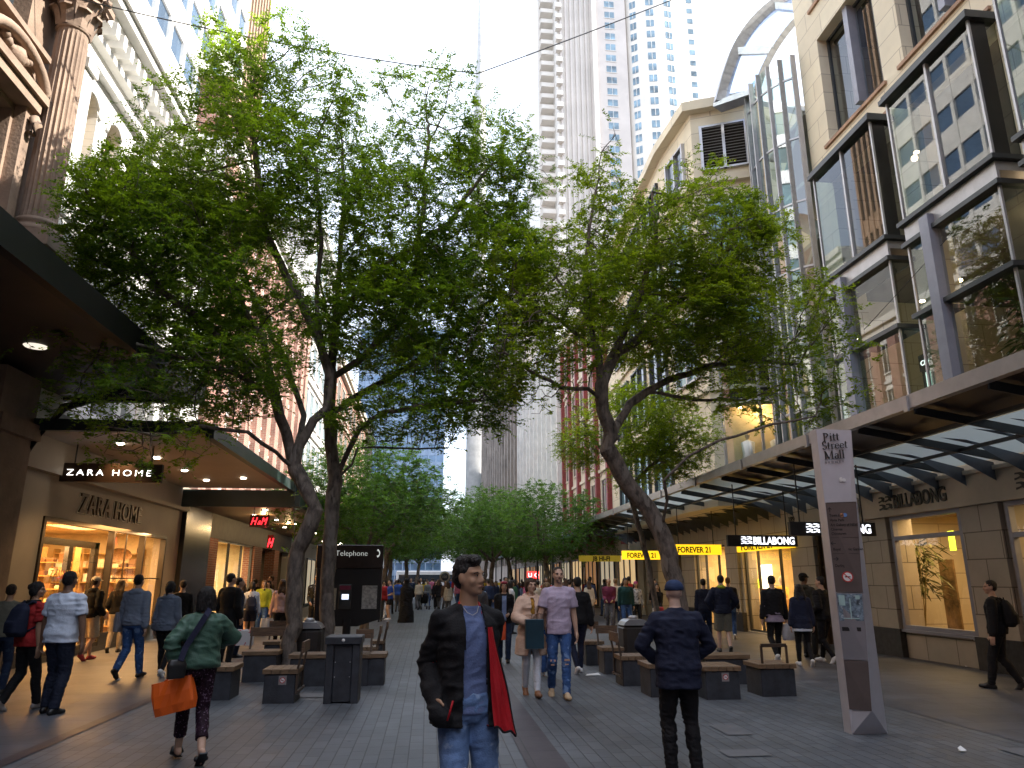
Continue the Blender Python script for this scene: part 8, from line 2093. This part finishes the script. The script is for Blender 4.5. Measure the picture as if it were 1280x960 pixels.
for i, (rz_, fem, hr, lg, kd) in enumerate(((180, False, 'short', walk('L', .18, .04), 'jacket'), (180, True, 'long', walk('R', .15, .04), 'sweater'), (0, False, 'short', walk('R', .2, .06), 'jacket'), (0, True, 'long', walk('L', .16, .05), 'coat'), (180, False, 'short', None, 'tee'), (90, True, 'bob', None, 'sweater'))):
    pr.append((proto(i, rz=0, H=1.66 if fem else 1.76, fem=fem, skin=('tan', 'light', 'light', 'light', 'brown', 'tan')[i], legs=lg, top=dict(k=kd, m=CT['black'], hem=.88 if kd != 'coat' else .7), lower=dict(k='jeans', m=CB['blue jeans']), shoes=S_blk, hair=dict(k=hr, c=('black', 'dark', 'dark', 'brown', 'black', 'black')[i])), rz_))
rr = random.Random(77)
labels_used = {}
spots = []
for (pxa, pxb, Ya, Yb, n) in ((492, 560, 42, 95, 24), (560, 600, 36, 90, 14), (600, 665, 24, 60, 26), (665, 760, 27, 60, 24), (470, 490, 32, 60, 5), (735, 850, 30, 34, 5)):
    for _ in range(int(n * 2.1)):
        Y = rr.uniform(Ya, Yb); x = atY(rr.uniform(pxa, pxb), 725, Y)[0]
        if all((x - a) ** 2 + (Y - b_) ** 2 > .35 for a, b_ in spots) and x < 10.4: spots.append((x, Y))
first = set(); ordn = ['', 'another ', 'third ', 'fourth ', 'fifth ', 'sixth ', 'seventh ', 'eighth ', 'ninth ']
for i, (x, Y) in enumerate(sorted(spots, key=lambda s: s[1])):
    k = rr.randrange(6); root, face = pr[k]
    if k in first: o = copy_tree(root)
    else: o = root; first.add(k)
    away = rr.random() < .55; rz_ = (0 if away else 180) + rr.uniform(-25, 25)
    if face == 90: rz_ = rr.choice((80, -80, 150))
    o.location = (x, Y, 0); o.rotation_euler = (0, 0, R(rz_)); s_ = rr.uniform(.94, 1.05); o.scale = (s_, s_, s_)
    tn, bn = rr.choice(TOPS)[0], rr.choice(BOT)[0]
    for ch in KIDS.get(o.name, []):
        nm = ch.name.split('.')[0]; m_ = CT[tn] if nm in ('jacket', 'sweater', 'shirt', 'coat') else CB[bn] if nm == 'trousers' else None
        if m_:
            for sl in ch.material_slots: sl.link = 'OBJECT'; sl.material = m_
    side = 'left' if x < 0 else 'middle' if x < 3 else 'right'
    dist = 'nearer' if Y < 38 else 'midway' if Y < 60 else 'farthest'
    base = f'{tn} top and {bn} walker {"from behind" if abs(((rz_ + 180) % 360) - 180) < 60 else "facing here" if abs(rz_ % 360 - 180) < 60 else "side on"}, {dist} crowd {side}'
    c = labels_used.get(base, 0); labels_used[base] = c + 1
    o['label'] = ordn[c] + base if c else base; o['category'] = 'person'; o['group'] = 'walkers in the distant crowd'
